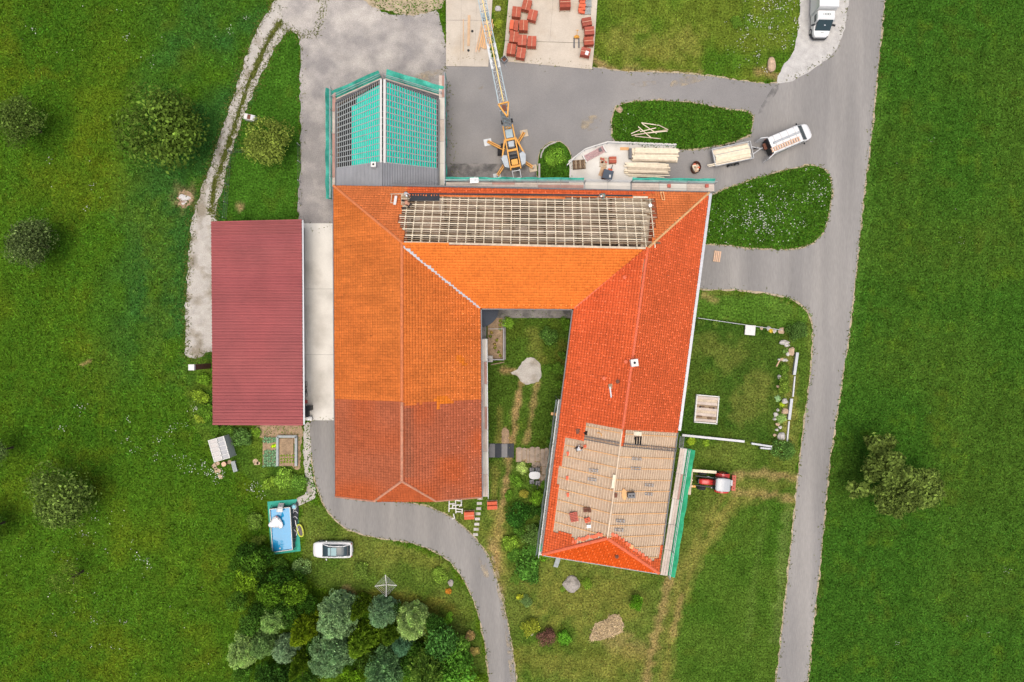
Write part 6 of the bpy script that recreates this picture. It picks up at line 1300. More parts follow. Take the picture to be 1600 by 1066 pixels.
def van(label, loc, rz):
    t = thing('delivery_van', label, 'van', loc, rz); bw = .96
    part('body', MB().loft([(-2.55, 0, bw, .35, 1.95), (-2.4, 0, bw, .3, 2.0), (0.6, 0, bw, .3, 2.0), (0.95, 0, bw, .3, 1.93), (1.02, 0, bw, .3, 1.25), (1.75, 0, .94, .3, 1.12), (2.15, 0, .88, .32, 1.02), (2.4, 0, .76, .36, .92), (2.55, 0, .58, .42, .8), (2.62, 0, .4, .45, .72)], 28, 0.24), 'white_paint', t, smooth=False)
    mb = MB(); mb.add([(.9, -.80, 1.97), (.9, .80, 1.97), (1.72, .84, 1.16), (1.72, -.84, 1.16), (.9, -.8, 1.5), (.9, .8, 1.5)], [(0, 3, 2, 1), (0, 1, 5, 4), (4, 5, 2, 3), (0, 4, 3), (1, 2, 5)]); part('windscreen', mb, 'window_glass', t)
    for s in (-1, 1):
        part('side_window', MB().box(.75, s * .955, 1.5, .8, .03, .5), 'window_glass', t); part('side_window', MB().box(-.5, s * .955, 1.5, 1.2, .03, .45), 'window_glass', t)
        part('mirror', MB().blob(1.2, s * 1.14, 1.25, .08, .13, .14, 0.02, 1, -9), 'plastic_black', t); part('headlight', MB().blob(2.3, s * .68, .78, .18, .13, .1, 0.02, 1, -9), 'light_lens', t)
        part('tail_light', MB().box(-2.56, s * .88, 1.1, .05, .12, .4), 'tail_lens', t)
        d = MB(); a = Vector((-2.55, s * .94, 0)); e = Vector((-3.35, s * (1.15 if s > 0 else 1.25), 0)); d.beam(a + Vector((0, 0, 1.18)), e + Vector((0, 0, 1.18)), .07, 1.6); o = part('rear_door', d, 'white_paint', t)
        part('door_window', MB().beam(a.lerp(e, .2) + Vector((0, s * .045, 1.55)), a.lerp(e, .8) + Vector((0, s * .045, 1.55)), .02, .45), 'window_glass', o)
        for x in (-1.55, 1.75): wheel(t, x, s * .82, .34, .22)
    part('interior_shade_panel', MB().box(-2.58, 0, 1.1, .04, 1.7, 1.4), 'plastic_black', t)  # upright dark panel standing in for the shade of the load space
    for x in (-2.0, -1.2, -.4, .4): part('roof_bar', MB().box(x, 0, 2.08, .06, 1.8, .05), 'white_paint', t)
    part('roof_tube', MB().tube((-2.3, .1, 2.16), (.75, .1, 2.16), .1, n=10), 'grey_paint', t)
    part('side_stripe', MB().box(-1.2, -.965, .9, 1.2, .012, .22), 'green_mark', t)
    part('rear_load', MB().box(-2.75, .25, .8, .3, .7, .3), 'brick_brown', t)
    return t
vdir = math.atan2(-(206 - 232), 1262 - 1200); van('white delivery van with open rear doors and roof rack in front of the trailer', W(1233, 217, 1.0) * 1, vdir).location.z = 0.03
vp = W(1233, 217, 2.15); cv, sv = math.cos(vdir), math.sin(vdir); vl = lambda x, y, z: Vector((vp.x + x * cv - y * sv, vp.y + x * sv + y * cv, z))
ladder('roof_rack_ladder', vl(-2.3, -.42, 2.17), vl(1.1, -.42, 2.17), .42, 'ladder_wood', 'pale ladder strapped to the rack of the white van with open doors', 12, rw=0.12)
def box_van(label, loc, rz):
    t = thing('box_van', label, 'van', loc, rz)      # nose +x
    part('cab', MB().loft([(-.3, 0, .98, .35, 1.9), (-.2, 0, .98, .3, 2.25), (.55, 0, .97, .3, 2.25), (.75, 0, .97, .3, 2.05), (.85, 0, .96, .3, 1.35), (1.5, 0, .92, .3, 1.15), (1.9, 0, .80, .34, 1.0), (2.05, 0, .6, .4, .85)], 28, 0.22), 'white_paint', t)
    part('load_box', MB().box(-2.6, 0, 1.65, 4.5, 2.1, 2.3), 'white_paint', t); part('box_trim', MB().box(-.4, 0, 1.65, .06, 2.14, 2.34), 'grey_paint', t)
    mb = MB(); mb.add([(.72, -.80, 2.12), (.72, .80, 2.12), (1.5, .84, 1.19), (1.5, -.84, 1.19), (.7, -.8, 1.6), (.7, .8, 1.6)], [(0, 3, 2, 1), (0, 1, 5, 4), (4, 5, 2, 3), (0, 4, 3), (1, 2, 5)]); part('windscreen', mb, 'window_glass', t)
    part('mirror_sticker', MB().box(1.1, .05, 1.69, .14, .16, .02), 'light_lens', t)
    for s in (-1, 1):
        part('side_window', MB().box(.35, s * .985, 1.65, .75, .02, .5), 'window_glass', t); part('mirror', MB().beam((.95, s * .95, 1.45), (1.05, s * 1.28, 1.45), .14, .22), 'plastic_black', t); part('headlight', MB().blob(1.75, s * .62, .8, .18, .15, .1, 0.02, 1, -9), 'light_lens', t)
        for x in (-3.2, 1.3): wheel(t, x, s * .85, .35, .24)
    part('bumper', MB().loft([(1.55, 0, .98, .3, .62), (1.95, 0, .88, .3, .6), (2.16, 0, .66, .32, .56)], 20, 0.3), 'plastic_black', t)
    for k, (y, m) in enumerate(((.28, 'green_mark'), (.0, 'green_mark'), (-.28, 'grey_mark'))):      # three rings printed on the cab roof
        mb = MB(); n = 18
        for i in range(n):
            a0, a1 = 2 * math.pi * i / n, 2 * math.pi * (i + 1) / n; q = [(.18 + r * .9 * math.cos(a), y + r * 1.25 * math.sin(a), 2.262) for a, r in ((a0, .09), (a0, .135), (a1, .135), (a1, .09))]; mb.add(q, [(0, 1, 2, 3)])
        part('ring_mark', mb, m, t)
    part('bonnet_badge', MB().box(1.66, .02, 1.135, .08, .36, .012), 'grey_mark', t)
    return t
box_van('white box van with three dark rings on its cab roof on the gravel strip', W(1285, 27, 1.2) * 1, RAD(-91)).location.z = 0.04

def trailer(label, loc, rz):
    t = thing('trailer', label, 'trailer', loc, rz); L, wd = 4.3, 1.9
    part('bed', MB().box(0, 0, .62, L, wd, .1), 'aluminium', t)
    for s in (-1, 1):
        part('side_wall', MB().box(0, s * wd / 2, .86, L, .06, .4), 'aluminium', t); part('end_wall', MB().box(s * L / 2, 0, .86, .06, wd + .04, .4), 'aluminium', t)
        for x in (-.35, .4): wheel(t, x, s * (wd / 2 + .16), .3, .18)
        part('draw_bar', MB().beam((L / 2, s * .5, .5), (L / 2 + 1.2, 0, .5), .09, .1), 'aluminium', t)
    part('hitch', MB().box(L / 2 + 1.3, 0, .52, .35, .14, .12), 'steel', t); part('jockey_wheel', MB().tube((L / 2 + .7, .16, .18), (L / 2 + .7, .24, .18), .16, n=14), 'tyre', t); part('crank', MB().tube((L / 2 + .7, .2, .2), (L / 2 + .7, .2, .8), .03), 'steel', t)
    return t
tp, tr = W(1144, 241, 0.8), math.atan2(-(229 - 250), 1174 - 1116 + 25) + 0.0; tr = math.atan2(11, 52)
trailer('silver flat trailer loaded with pale boards behind the van', tp * 1, tr).location.z = 0.03
def boards(name, label, loc, rz, rows, cat='timber', group=None):
    """a stack of boards; rows = (x centre, y, z, length, width, thickness, material)"""
    t = thing(name, label, cat, loc, rz, group)
    for (x, y, z, L, wd, th, m) in rows: part('board', MB().box(x, y, z, L, wd, th, random.uniform(-.006, .006)), m, t)
    return t
rows = [(random.uniform(-.15, .1), .78 - k * .135, .74, 4.0, .125, .1, 'new_wood' if k % 4 else 'raw_wood') for k in range(4)] + [(random.uniform(-.05, .15), .15 - k * .135, .74 + .1 * (k < 4), 3.9, .125, .1, 'new_wood') for k in range(6)] + [(-.55, -.68, .95, 4.9, .1, .08, 'new_wood'), (-.6, -.86, .98, 4.6, .09, .08, 'new_wood'), (0.2, -.78, .78, 3.4, .1, .08, 'raw_wood')]
boards('board_load', 'pale boards lying on the silver trailer, two sticking out behind', (tp.x, tp.y, .03), tr, rows)
def stack_rows(L, wd, n, layers, jx=.25, z0=.14):
    out = []
    for l in range(layers):
        for k in range(n):
            out.append((random.uniform(-jx, jx), -wd / 2 + (k + .5) * wd / n, z0 + .08 + l * .165, L * random.uniform(.95, 1.02), wd / n * .93, .155, random.choice(('new_wood', 'new_wood', 'new_wood', 'raw_wood'))))
    return out
p = W(1024, 241, .8); boards('timber_stack', 'upper stack of long pale beams on the terrace edge', (p.x, p.y, .0), RAD(-1.5), stack_rows(4.9, 1.45, 8, 3))
p = W(1012, 262, .7); boards('timber_stack', 'lower stack of long pale beams nearest the scaffold', (p.x, p.y, .0), RAD(-1.5), stack_rows(4.7, 1.15, 7, 2) + [(.1, -.75, .4, 4.9, .1, .09, 'new_wood'), (-.3, -.86, .25, 3.4, .12, .09, 'new_wood')])
p = W(1010, 274, .5); t = boards('beam', 'single pale beam slanting in front of the lower timber stack', (p.x, p.y, .0), RAD(-5), [(0, 0, .22, 4.1, .11, .09, 'new_wood'), (.3, -.06, .12, 3.2, .2, .1, 'old_wood')])
p = W(976, 232, .3); boards('board_bundle', 'small orange board bundle on the terrace left of the upper stack', (p.x, p.y, .12), 0, [(0, -.12 + .08 * k, .05, .95, .07, .1, 'batten_orange') for k in range(4)])
p = W(984.5, 241, .3); m = MB(); m.box(p.x, p.y, .38, .3, 1.1, .5); solo('end_frame', m, 'gutter_dark', 'dark grey frame at the left end of the upper beam stack', 'frame')
# thrown down laths on the island lawn
for i, (a, b) in enumerate((((990, 211), (1043, 203)), ((1002, 192), (1030, 196)), ((1003, 193), (1026, 209)), ((1030, 196), (1044, 203)), ((986, 209), (1000, 203)), ((997, 198), (1018, 216)), ((992, 213), (1032, 217)), ((1012, 208), (1043, 205)), ((1000, 206), (1025, 200)), ((987, 212), (1012, 208)))):
    p = W(*a, .25 + .03 * i); q = W(*b, .12 + .03 * i); solo('loose_lath', MB().beam(p, q, .085, .05), 'new_wood' if i % 3 else 'raw_wood', 'thin pale lath thrown down on the long island lawn', 'timber', 'laths thrown on the island lawn')
# firewood bin, pallets, tile pallets
p = W(1088, 261, .8); t = thing('firewood_bin', 'round rusty bin full of split firewood on the asphalt', 'bin', (p.x, p.y, .03)); mb = MB(); n = 18
for i in range(n):
    a0, a1 = 2 * math.pi * i / n, 2 * math.pi * (i + 1) / n; mb.add([(r * .95 * math.cos(a), r * 1.2 * math.sin(a), z) for a, r, z in ((a0, .5, 0), (a1, .5, 0), (a1, .55, .8), (a0, .55, .8))], [(0, 1, 2, 3)])
part('shell', mb, 'brick_brown', t)
for k in range(26):
    a = random.uniform(0, 6.28); r = random.uniform(0, .42); part('log', MB().box(r * math.cos(a), r * 1.25 * math.sin(a), .62 + .016 * k * .6, random.uniform(.25, .4), random.uniform(.1, .16), .12, random.uniform(0, 3.1)), random.choice(('ladder_wood', 'raw_wood', 'tile_orange' if k % 9 == 0 else 'beige_stone', 'new_wood')), t)
def pallet_parts(t, L=1.2, wd=.8, m='raw_wood', top=5):
    for k in range(top): part('deck_board', MB().box(0, -wd / 2 + wd * (k + .5) / top, .13, L, wd / top * .72, .025), m, t)
    for k in (-1, 0, 1): part('bearer', MB().box(k * (L / 2 - .06), 0, .06, .1, wd, .1), 'old_wood', t)
p = W(1120, 401); t = thing('wooden_pallet', 'empty wooden pallet lying on the asphalt by the farmhouse', 'pallet', (p.x, p.y, .03), RAD(82)); pallet_parts(t, 1.2, .8, 'ladder_wood', 4)
def tile_pallet(label, x, y, rz, nrow=2, sx=.5, sy=1.15, h=.75, tintc=(1, 1, 1), m='tile_red', partial=False, group='pallets of roof tiles'):
    p = W(x, y, .85); t = thing('tile_pallet', label, 'tile pallet', (p.x, p.y, .07), rz, group); pallet_parts(t, sy + .05, sx * 2 + .1)
    for k in range(nrow):
        for l in range(3):
            mb = MB(); nt2 = 9
            for j in range(nt2): mb.box((j - (nt2 - 1) / 2) * sy / nt2, (k - (nrow - 1) / 2) * (sx * 2 / nrow), .15 + h / 3 * (l + .5), sy / nt2 * .86, sx * 2 / nrow * .94, h / 3 * random.uniform(.93, .99))
            if partial and k == nrow - 1 and l == 2: continue
            o = part('tile_row', mb, m, t); o.color = (*tintc, 1)
    if not partial:
        mb = MB(); mb.box(0, 0, .16 + h, sy * 1.0, .04, .02); part('strap', mb, 'ladder_wood', t)
    return t
RZ = RAD(83)
for (x, y, a, tc, lb, pa) in ((807, 19, 84, (1, .95, .9), 'tile pallet at the top left, alone above the paired ones', 0), (823, 8, 76, (.95, .95, .9), 'tile pallet cut near the top edge, second from left', 0), (832, 24, 76, (1.05, 1, 1), 'tile pallet set apart on the right of the upper group', 0),
    (803, 40, 84, (1, .95, .9), 'tile pallet with one bright orange row beside the dark gap', 1), (818, 40, 88, (1, .95, .85), 'tile pallet right of the one with the bright orange row', 0), (803, 58, 84, (1, .95, .9), 'second lowest tile pallet in the left column', 0), (816, 63, 86, (1.08, 1.05, 1.05), 'tile pallet in the middle of the lower group', 0),
    (831, 65, 88, (1.08, 1.0, 1.0), 'lone tile pallet at the right of the lower group', 0), (799, 77, 82, (1, .92, .85), 'lowest tile pallet in the left column', 0), (814, 83, 80, (1.1, 1.05, 1.05), 'lowest tile pallet of all, near the asphalt edge', 0)):
    o = tile_pallet(lb, x, y, RAD(a), tintc=tc, partial=bool(pa))
    if pa:
        part('bright_row', MB().box(.05, .25, .8, 1.0, .42, .18), 'tile_orange', o)
tile_pallet('tile pallet with yellow straps cut off by the top edge', 883, 4, RAD(2), 3, .6, 1.2, .8, (.85, .75, .75))
for (x, y, a, tc, lb) in ((917, 34, 8, (.8, .8, .85), 'slanted dark red tile pallet at the right edge of the slab'), (921, 48, 2, (.95, .9, 1.0), 'ribbed red tile pallet below the slanted one'), (920, 64, 3, (.95, .85, .8), 'red tile pallet with grey film below, second from bottom'), (915, 81, -14, (.92, .85, .92), 'crooked tile pallet with a white sheet on top at the slab corner')):
    o = tile_pallet(lb, x, y, RAD(a + 2), 3, .45, 1.05, .7, tc)
p = W(917, 83, .95); solo('paper_sheet', MB().box(p.x, p.y, .97, .35, .45, .012, -.3), 'white_paint', 'white sheet lying on the crooked tile pallet', 'paper')
for (x, y, lb) in ((917, 4, 'orange tiles half unpacked at the top right of the slab'), (916, 15, 'fan of bright orange tiles beside grey slats')):
    p = W(x, y, .4); t = thing('opened_tile_pallet', lb, 'tile pallet', (p.x, p.y, .07), random.uniform(-.2, .2), 'opened tile pallets'); pallet_parts(t, 1.1, .9, 'grey_wood', 6)
    for k in range(3): part('tile_row', MB().box(-.5, -.3 + .3 * k, .3, .6 + random.uniform(-.1, .2), .26, .3 + .08 * k, random.uniform(-.2, .2)), 'tile_orange', t)
tile_pallet('pallet of bright orange tiles in white frames beside the stepping stones', 733, 806, RAD(3), 2, .42, 1.1, .7, m='tile_orange')
tile_pallet('pallet of orange tiles half emptied on the lawn by the path', 769, 790.5, RAD(3), 2, .42, 1.1, .7, m='tile_orange', partial=True)
tile_pallet('pallet of red tiles standing on the terrace', 958, 249, RAD(2), 2, .35, .8, .5)
p = W(943, 253, .4); t = thing('wooden_pallet', 'pallet with scraps of broken tile on the terrace', 'pallet', (p.x, p.y, .12), RAD(85)); pallet_parts(t, 1.1, .8, 'raw_wood', 5)
for k in range(7): part('tile_scrap', MB().box(random.uniform(-.45, .45), random.uniform(-.3, .3), .18, .28, .2, .07, random.uniform(0, 3)), random.choice(('rust_red', 'tile_red', 'beige_stone')), t)
for (dz, x, lb) in ((0, 905, 'stack of weathered pallets at the left of the terrace'),):
    p = W(x, 257, .5); t = thing('pallet_stack', lb, 'pallets', (p.x, p.y, .12), RAD(4))
    for l in range(3):
        for k in range(6): part('deck_board', MB().box(-.6 + .24 * k, 0, .14 + l * .16, .17, .95, .03), 'old_wood' if k % 2 else 'dark_wood', t)
        for k in (-1, 0, 1): part('bearer', MB().box(0, k * .42, .06 + l * .16, 1.4, .09, .1), 'dark_wood', t)
p = W(929, 240, .4); t = thing('frame_bundle', 'bundle of pink tubular scaffold frames leaning along the terrace rail', 'frames', (p.x, p.y, .12), RAD(28))
mat('pink_tube', c(222, 176, 178), rough=0.6, var=0.08)
for k in range(5): part('tube_rail', MB().tube((-1.25, -.3 + k * .15, .15 + .05 * (k % 2)), (1.2, -.3 + k * .15, .15 + .05 * (k % 2)), .05), 'pink_tube', t)
for s in (-1, 1): part('end_board', MB().box(s * 1.25, 0, .2, .14, .95, .25), 'white_trim', t)
part('dark_clamp', MB().box(.75, .05, .3, .3, .4, .1), 'gutter_dark', t)
p = W(949, 274, .6); t = thing('dark_bin', 'dark blue covered skip bin with a white label on the terrace', 'bin', (p.x, p.y, .12), RAD(-15))
mat('bin_blue', c(70, 84, 100), rough=0.5, var=0.08); mat('plywood', c(222, 186, 148), rough=0.9, var=0.12)
mb = MB(); mb.add([(-.5, -.45, 0), (.5, -.45, 0), (.5, .45, 0), (-.5, .45, 0), (-.6, -.5, .8), (.55, -.5, .8), (.55, .5, .8), (-.6, .5, .8)], [(3, 2, 1, 0), (4, 5, 6, 7), (0, 1, 5, 4), (1, 2, 6, 5), (2, 3, 7, 6), (3, 0, 4, 7)]); part('body', mb, 'brick_brown', t)
part('lid', MB().box(.02, 0, .84, 1.1, 1.0, .06), 'bin_blue', t); part('paper_label', MB().box(.28, -.12, .876, .2, .3, .008, .2), 'white_trim', t)
p = W(953, 267, .4); t = thing('table_saw', 'orange saw with a dark arm behind the dark bin', 'machine', (p.x, p.y, .12), RAD(-10)); part('base', MB().box(0, 0, .3, .45, .35, .5), 'tile_orange', t); part('arm', MB().beam((.05, .1, .6), (.15, .55, .75), .08, .08), 'plastic_black', t); part('blade', MB().tube((.12, .3, .6), (.15, .3, .6), .18, n=16), 'steel', t)
p = W(941, 268, .15); solo('plywood_sheet', MB().box(p.x, p.y, .16, .55, 1.1, .03, -.35), 'plywood', 'bare plywood sheet leaning beside the dark bin', 'board')
# terrace railing
t = thing('terrace_railing', 'pale metal railing around the curved edge of the terrace', 'railing', W(960, 230)); pts = [(886, 258), (900, 244), (914, 233), (932, 227), (950, 222), (985, 223), (1020, 225), (1057, 226)]
for a, b in zip(pts[:-1], pts[1:]):
    p, q2 = W(*a, 1.0), W(*b, 1.0); part('handrail', MB().beam(p, q2, .08, .06), 'white_trim', t, world=True); p.z = q2.z = .55; part('handrail', MB().beam(p, q2, .04, .04), 'steel', t, world=True)
for a in pts: p = W(*a, 1.0); part('post', MB().tube((p.x, p.y, 0), (p.x, p.y, 1.0), .035), 'steel', t, world=True)
p = W(852, 240); m = MB(); m.path([W(845, 247, .25), W(846, 240, .25), (W(850, 232, .25)), W(858, 226, .25), W(869, 222, .25)], .09, 6); solo('lawn_kerb', m, 'kerb', 'curved pale kerb around the small lawn beside the crane', 'kerb')
p = W(842.5, 268); solo('edge_board', MB().box(p.x, p.y, .15, .2, 1.6, .3), 'kerb', 'short concrete edge between crane yard and small lawn', 'kerb')
# planks on the storage slab
t = thing('plank_pile', 'fan of long reddish planks lying on the storage slab beside the crane jib', 'planks', W(752, 60))
for k in range(13):
    a = (744 + k * 1.6 + random.uniform(-.6, .6), 78 + random.uniform(-4, 5)); b = (751 + k * 1.5 + random.uniform(-1, 3), 34 + random.uniform(-6, 6)); part('plank', MB().beam(W(*a, .12 + .02 * (k % 3)), W(*b, .12 + .02 * (k % 3)), .13, .05), random.choice(('plywood', 'ladder_wood', 'batten_orange', 'beige_stone')), t, world=True)
for a, b, lb in (((732, 72), (733, 24), 'long plank alone in the middle of the storage slab'), ((724, 80), (724, 30), 'thin rail lying at the left of the storage slab'), ((768, 55), (771, 38), 'short board at the grass edge beside the jib')):
    solo('long_plank', MB().beam(W(*a, .1), W(*b, .1), .28 if a[0] == 732 else .09, .06), 'plywood', lb, 'planks')
for (x, y, lb) in ((738, 49.5, 'upper black drain cover on the storage slab'), (732, 79.5, 'lower black drain cover on the storage slab')):
    p = W(x, y); solo('drain_cover', MB().disc(p.x, p.y, .07, .11, .14, 14), 'black', lb, 'drain cover')
p = W(901, 60, .3); t = thing('pallet_jack', 'yellow pallet jack with two dark forks on the tile yard', 'pallet jack', (p.x, p.y, .07), 0)
part('housing', MB().loft([(-.28, 0.15, .12, .1, .3), (0, .15, .18, .1, .5), (.28, .15, .12, .1, .3)], 12, .6), 'crane_yellow', t); part('handle', MB().beam((0, .2, .4), (.02, .55, 1.0), .05, .05).beam((-.15, .55, 1.0), (.19, .55, 1.0), .05, .05), 'crane_yellow', t)
for s in (-1, 1): part('fork', MB().beam((s * .26, .1, .1), (s * .27, -1.0, .1), .15, .06), 'gutter_dark', t); part('wheel', MB().tube((s * .27 - .04, -.9, .05), (s * .27 + .04, -.9, .05), .05), 'black', t)
p = W(788, 93, .4); t = thing('wire_crate', 'small wire crate on the grass edge beside the tile yard', 'crate', (p.x, p.y, 0), RAD(40)); part('floor', MB().box(0, 0, .06, .5, .5, .05), 'brick_brown', t)
for s in (-1, 1): part('side', MB().box(s * .28, 0, .3, .04, .6, .5), 'steel', t); part('side', MB().box(0, s * .28, .3, .6, .04, .5), 'steel', t)
part('handle', MB().beam((-.25, -.3, .3), (-.3, -.75, .1), .04, .04), 'steel', t)
ORD = 'first second third fourth fifth sixth seventh eighth ninth tenth eleventh twelfth thirteenth fourteenth fifteenth sixteenth seventeenth eighteenth nineteenth twentieth twenty-first twenty-second twenty-third'.split()
# ------------------------------------------------------------------ tractor with a timber gallows on its front loader
p = W(1117, 753, .8); t = thing('tractor', 'red tractor with grey cab roof parked beside the green scaffold net', 'tractor', (p.x, p.y, 0), RAD(180 - 4))      # nose +x (towards the house)
part('bonnet', MB().loft([(.3, 0, .30, .75, 1.35), (.9, 0, .32, .7, 1.38), (1.5, 0, .31, .7, 1.32), (1.85, 0, .24, .75, 1.15)], 16, .4), 'red_paint', t, smooth=True)
part('chassis', MB().box(.4, 0, .6, 3.0, .5, .35), 'plastic_black', t); part('grille', MB().box(1.9, 0, .95, .1, .5, .45), 'plastic_black', t)
part('cab_glass', MB().loft([(-1.1, 0, .72, .9, 2.2), (-.2, 0, .74, .9, 2.25), (.35, 0, .66, .9, 2.2)], 16, .3), 'window_glass', t)
part('cab_roof', MB().loft([(-1.25, 0, .56, 2.2, 2.32), (-1.12, 0, .68, 2.2, 2.42), (-.4, 0, .73, 2.2, 2.46), (.2, 0, .70, 2.2, 2.42), (.36, 0, .54, 2.2, 2.32)], 20, .35), 'grey_paint', t, smooth=True)
for s in (-1, 1):
    part('rear_tyre', MB().tube((-.75, s * .72, .72), (-.75, s * 1.08, .72), .72, n=24), 'tyre', t); part('rear_rim', MB().tube((-.75, s * 1.06, .72), (-.75, s * 1.1, .72), .4, n=18), 'red_paint', t)
    part('front_tyre', MB().tube((1.35, s * .68, .47), (1.35, s * .98, .47), .47, n=20), 'tyre', t); part('front_rim', MB().tube((1.35, s * .96, .47), (1.35, s * 1.0, .47), .24, n=16), 'red_paint', t)
    n = 8
    for i in range(0, 1):
        mb = MB(); vs = []; 
        for k in range(n + 1):
            a = math.pi * (.08 + .84 * k / n)
            for y in (.62, 1.06): vs.append((-.75 + .82 * math.cos(a), s * y, .76 + .8 * math.sin(a)))
        mb.add(vs, [(2 * k, 2 * k + 1, 2 * k + 3, 2 * k + 2) for k in range(n)]); part('fender', mb, 'red_paint', t)
    part('loader_arm', MB().beam((.2, s * .52, 1.3), (2.2, s * .52, .8), .12, .2), 'plastic_black', t)
part('exhaust', MB().tube((.75, .42, 1.2), (.75, .42, 2.2), .05), 'steel', t); part('rear_linkage', MB().box(-1.65, 0, .7, .6, .6, .3), 'grey_paint', t); part('steering_hose', MB().path([(.5, -.5, 1.3), (.9, -.62, 1.2), (1.2, -.5, 1.1)], .03), 'aluminium', t)
part('rear_bar', MB().box(-2.12, 0, .6, .42, 1.7, .3), 'rust_red', t)
for k in range(4): part('bar_hole', MB().disc(-2.12, -.6 + .4 * k, .74, .76, .07, 10), 'brick_brown', t)
t = thing('timber_gallows', 'L shaped timber frame carried in front of the tractor', 'frame', W(1085, 755))
part('crossbar', MB().beam(W(1080.5, 733, 2.2), W(1076.5, 773, 2.2), .34, .14), 'raw_wood', t, world=True); part('long_beam', MB().beam(W(1080, 735, 2.0), W(1119, 738, 1.2), .3, .16), 'new_wood', t, world=True)
for y in (750, 759): part('fork_beam', MB().beam(W(1060, y, 2.4), W(1082, y + .5, 2.0), .12, .12), 'new_wood', t, world=True)
part('upright', MB().beam(W(1078, 752, 0), W(1079, 752, 2.1), .18, .18), 'old_wood', t, world=True); part('yellow_block', MB().box(W(1083, 760, 1.9).x, W(1083, 760, 1.9).y, 1.9, .5, .2, .2), 'crane_yellow', t, world=True)

# ------------------------------------------------------------------ pool corner
mat('pool_water', c(44, 160, 212), rough=0.06, var=0.06, scale=.5, fine=4.0, spec=0.5, bump=0.05, bscale=4.0)
mat('pool_mat', c(38, 172, 146), rough=0.6, var=0.12); mat('pool_wall', c(96, 112, 120), rough=0.7, var=0.08); mat('lime', c(226, 232, 92), rough=0.5, var=0.05); mat('pump_blue', c(150, 214, 232), rough=0.4, var=0.05)
mat('mesh_dark', c(112, 104, 104), rough=0.8, var=0.12)
q8 = QP((418, 784), (464, 780), (470, 861), (424, 867)); m = MB(); m.prism(q8, .02, .05); solo('ground_sheet', m, 'pool_mat', 'turquoise ground sheet spread under the pool', 'sheet')
t = thing('swimming_pool', 'rectangular frame pool with bright blue water on a turquoise sheet', 'pool', W(441, 828)); P4 = [W(421.5, 796, 1.0), W(453, 793, 1.0), W(457, 859, 1.0), W(426, 863, 1.0)]
for a, b in zip(P4, P4[1:] + P4[:1]):
    part('pool_wall', MB().beam(Vector((a.x, a.y, .5)), Vector((b.x, b.y, .5)), .08, .95), 'pool_wall', t, world=True); part('top_rail', MB().tube(a, b, .05), 'white_trim', t, world=True)
    n = max(2, int((b - a).length / 1.0))
    for k in range(n + 1):
        e = a.lerp(b, k / n); o = (e - (P4[0] + P4[2]) / 2); o.z = 0; o.normalize(); part('leg', MB().tube(e, Vector((e.x, e.y, .05)) + o * .25, .03), 'steel', t, world=True)
m = MB(); m.prism([tuple(v.xy) for v in P4], .3, .88); part('water', m, 'pool_water', t, world=True)
part('inlet', MB().disc(W(437.5, 857, .89).x, W(437.5, 857, .89).y, .885, .9, .09, 12), 'white_trim', t, world=True)
p = W(433, 815, .9); t = thing('swan_float', 'white inflatable swan with a red beak floating in the pool', 'float', (p.x, p.y, .89))
mb = MB(); mb.blob(0, 0, .18, .68, .62, .2, .12, 2, 0); part('body', mb, 'white_paint', t, smooth=True)
for s in (-1, 1): mb = MB(); mb.blob(s * .5, -.3, .25, .3, .36, .14, .25, 2, 0); part('wing', mb, 'white_paint', t, smooth=True)
mb = MB(); mb.path([(.2, .3, .25), (.4, .45, .5), (.42, .42, .75), (.3, .5, .88)], .12, 10); part('neck', mb, 'white_paint', t, smooth=True); mb = MB(); mb.blob(.28, .55, .9, .14, .16, .13, .02, 2, -9); part('head', mb, 'white_paint', t, smooth=True)
mb = MB(); mb.tube((.26, .68, .88), (.24, .85, .85), .06, .02, 8); part('beak', mb, 'red_paint', t)
t = thing('pool_ladder', 'white folding ladder over the upper rim of the pool', 'ladder', W(437, 796)); 
for dx in (-.28, .28): part('rail', MB().path([W(440, 789, .05) + Vector((dx, 0.2, 0)), W(437.5, 795, 1.35) + Vector((dx, 0, 0)), W(436, 800, .7) + Vector((dx, -.1, 0))], .05), 'white_trim', t, world=True)
for k in range(4): a = W(440, 789, .05).lerp(W(437.5, 795, 1.35), (k + .6) / 4.2) + Vector((0, .17 * (1 - k / 4), 0)); part('step', MB().box(a.x, a.y, a.z, .5, .16, .05), 'white_trim', t, world=True)
a = W(437.5, 796, 1.3); part('platform', MB().box(a.x, a.y - .1, 1.3, .55, .4, .05), 'white_trim', t, world=True)
p = W(460, 791.5, .3); t = thing('filter_pump', 'pale blue filter pump beside the upper right pool corner', 'pump', (p.x, p.y, .05)); part('drum', MB().tube((0, 0, 0), (0, 0, .45), .28, .26, 16), 'white_trim', t); part('lid', MB().tube((0, .02, .45), (0, .02, .55), .24, .16, 16), 'pump_blue', t); part('motor', MB().tube((.05, -.35, .12), (.05, -.1, .12), .12), 'film', t); part('hose', MB().path([(-.1, -.3, .15), (-.2, -.8, .1), (-.2, -1.6, .1)], .04), 'film', t)
p = W(459, 818, .5); t = thing('dark_cover', 'dark folded pool cover with white straps beside the pool', 'cover', (p.x, p.y, .05), RAD(-4)); part('cloth', MB().loft([(-.3, 0, .0, 0, .02), (-.2, -.1, 1.5, 0, .16), (0, .1, 2.3, 0, .2), (.2, 0, 2.2, 0, .15), (.32, 0, 1.4, 0, .05)], 14, .5), 'felt_dark', t)
for y in (-.9, .6, 1.2): part('strap', MB().path([(-.25, y, .2), (.05, y + .15, .26), (.3, y - .1, .2)], .045), 'film', t)
part('pole', MB().path([(.1, .3, .3), (.25, -.3, .3), (.5, -.6, .28), (.3, -1.4, .25)], .04), 'aluminium', t)
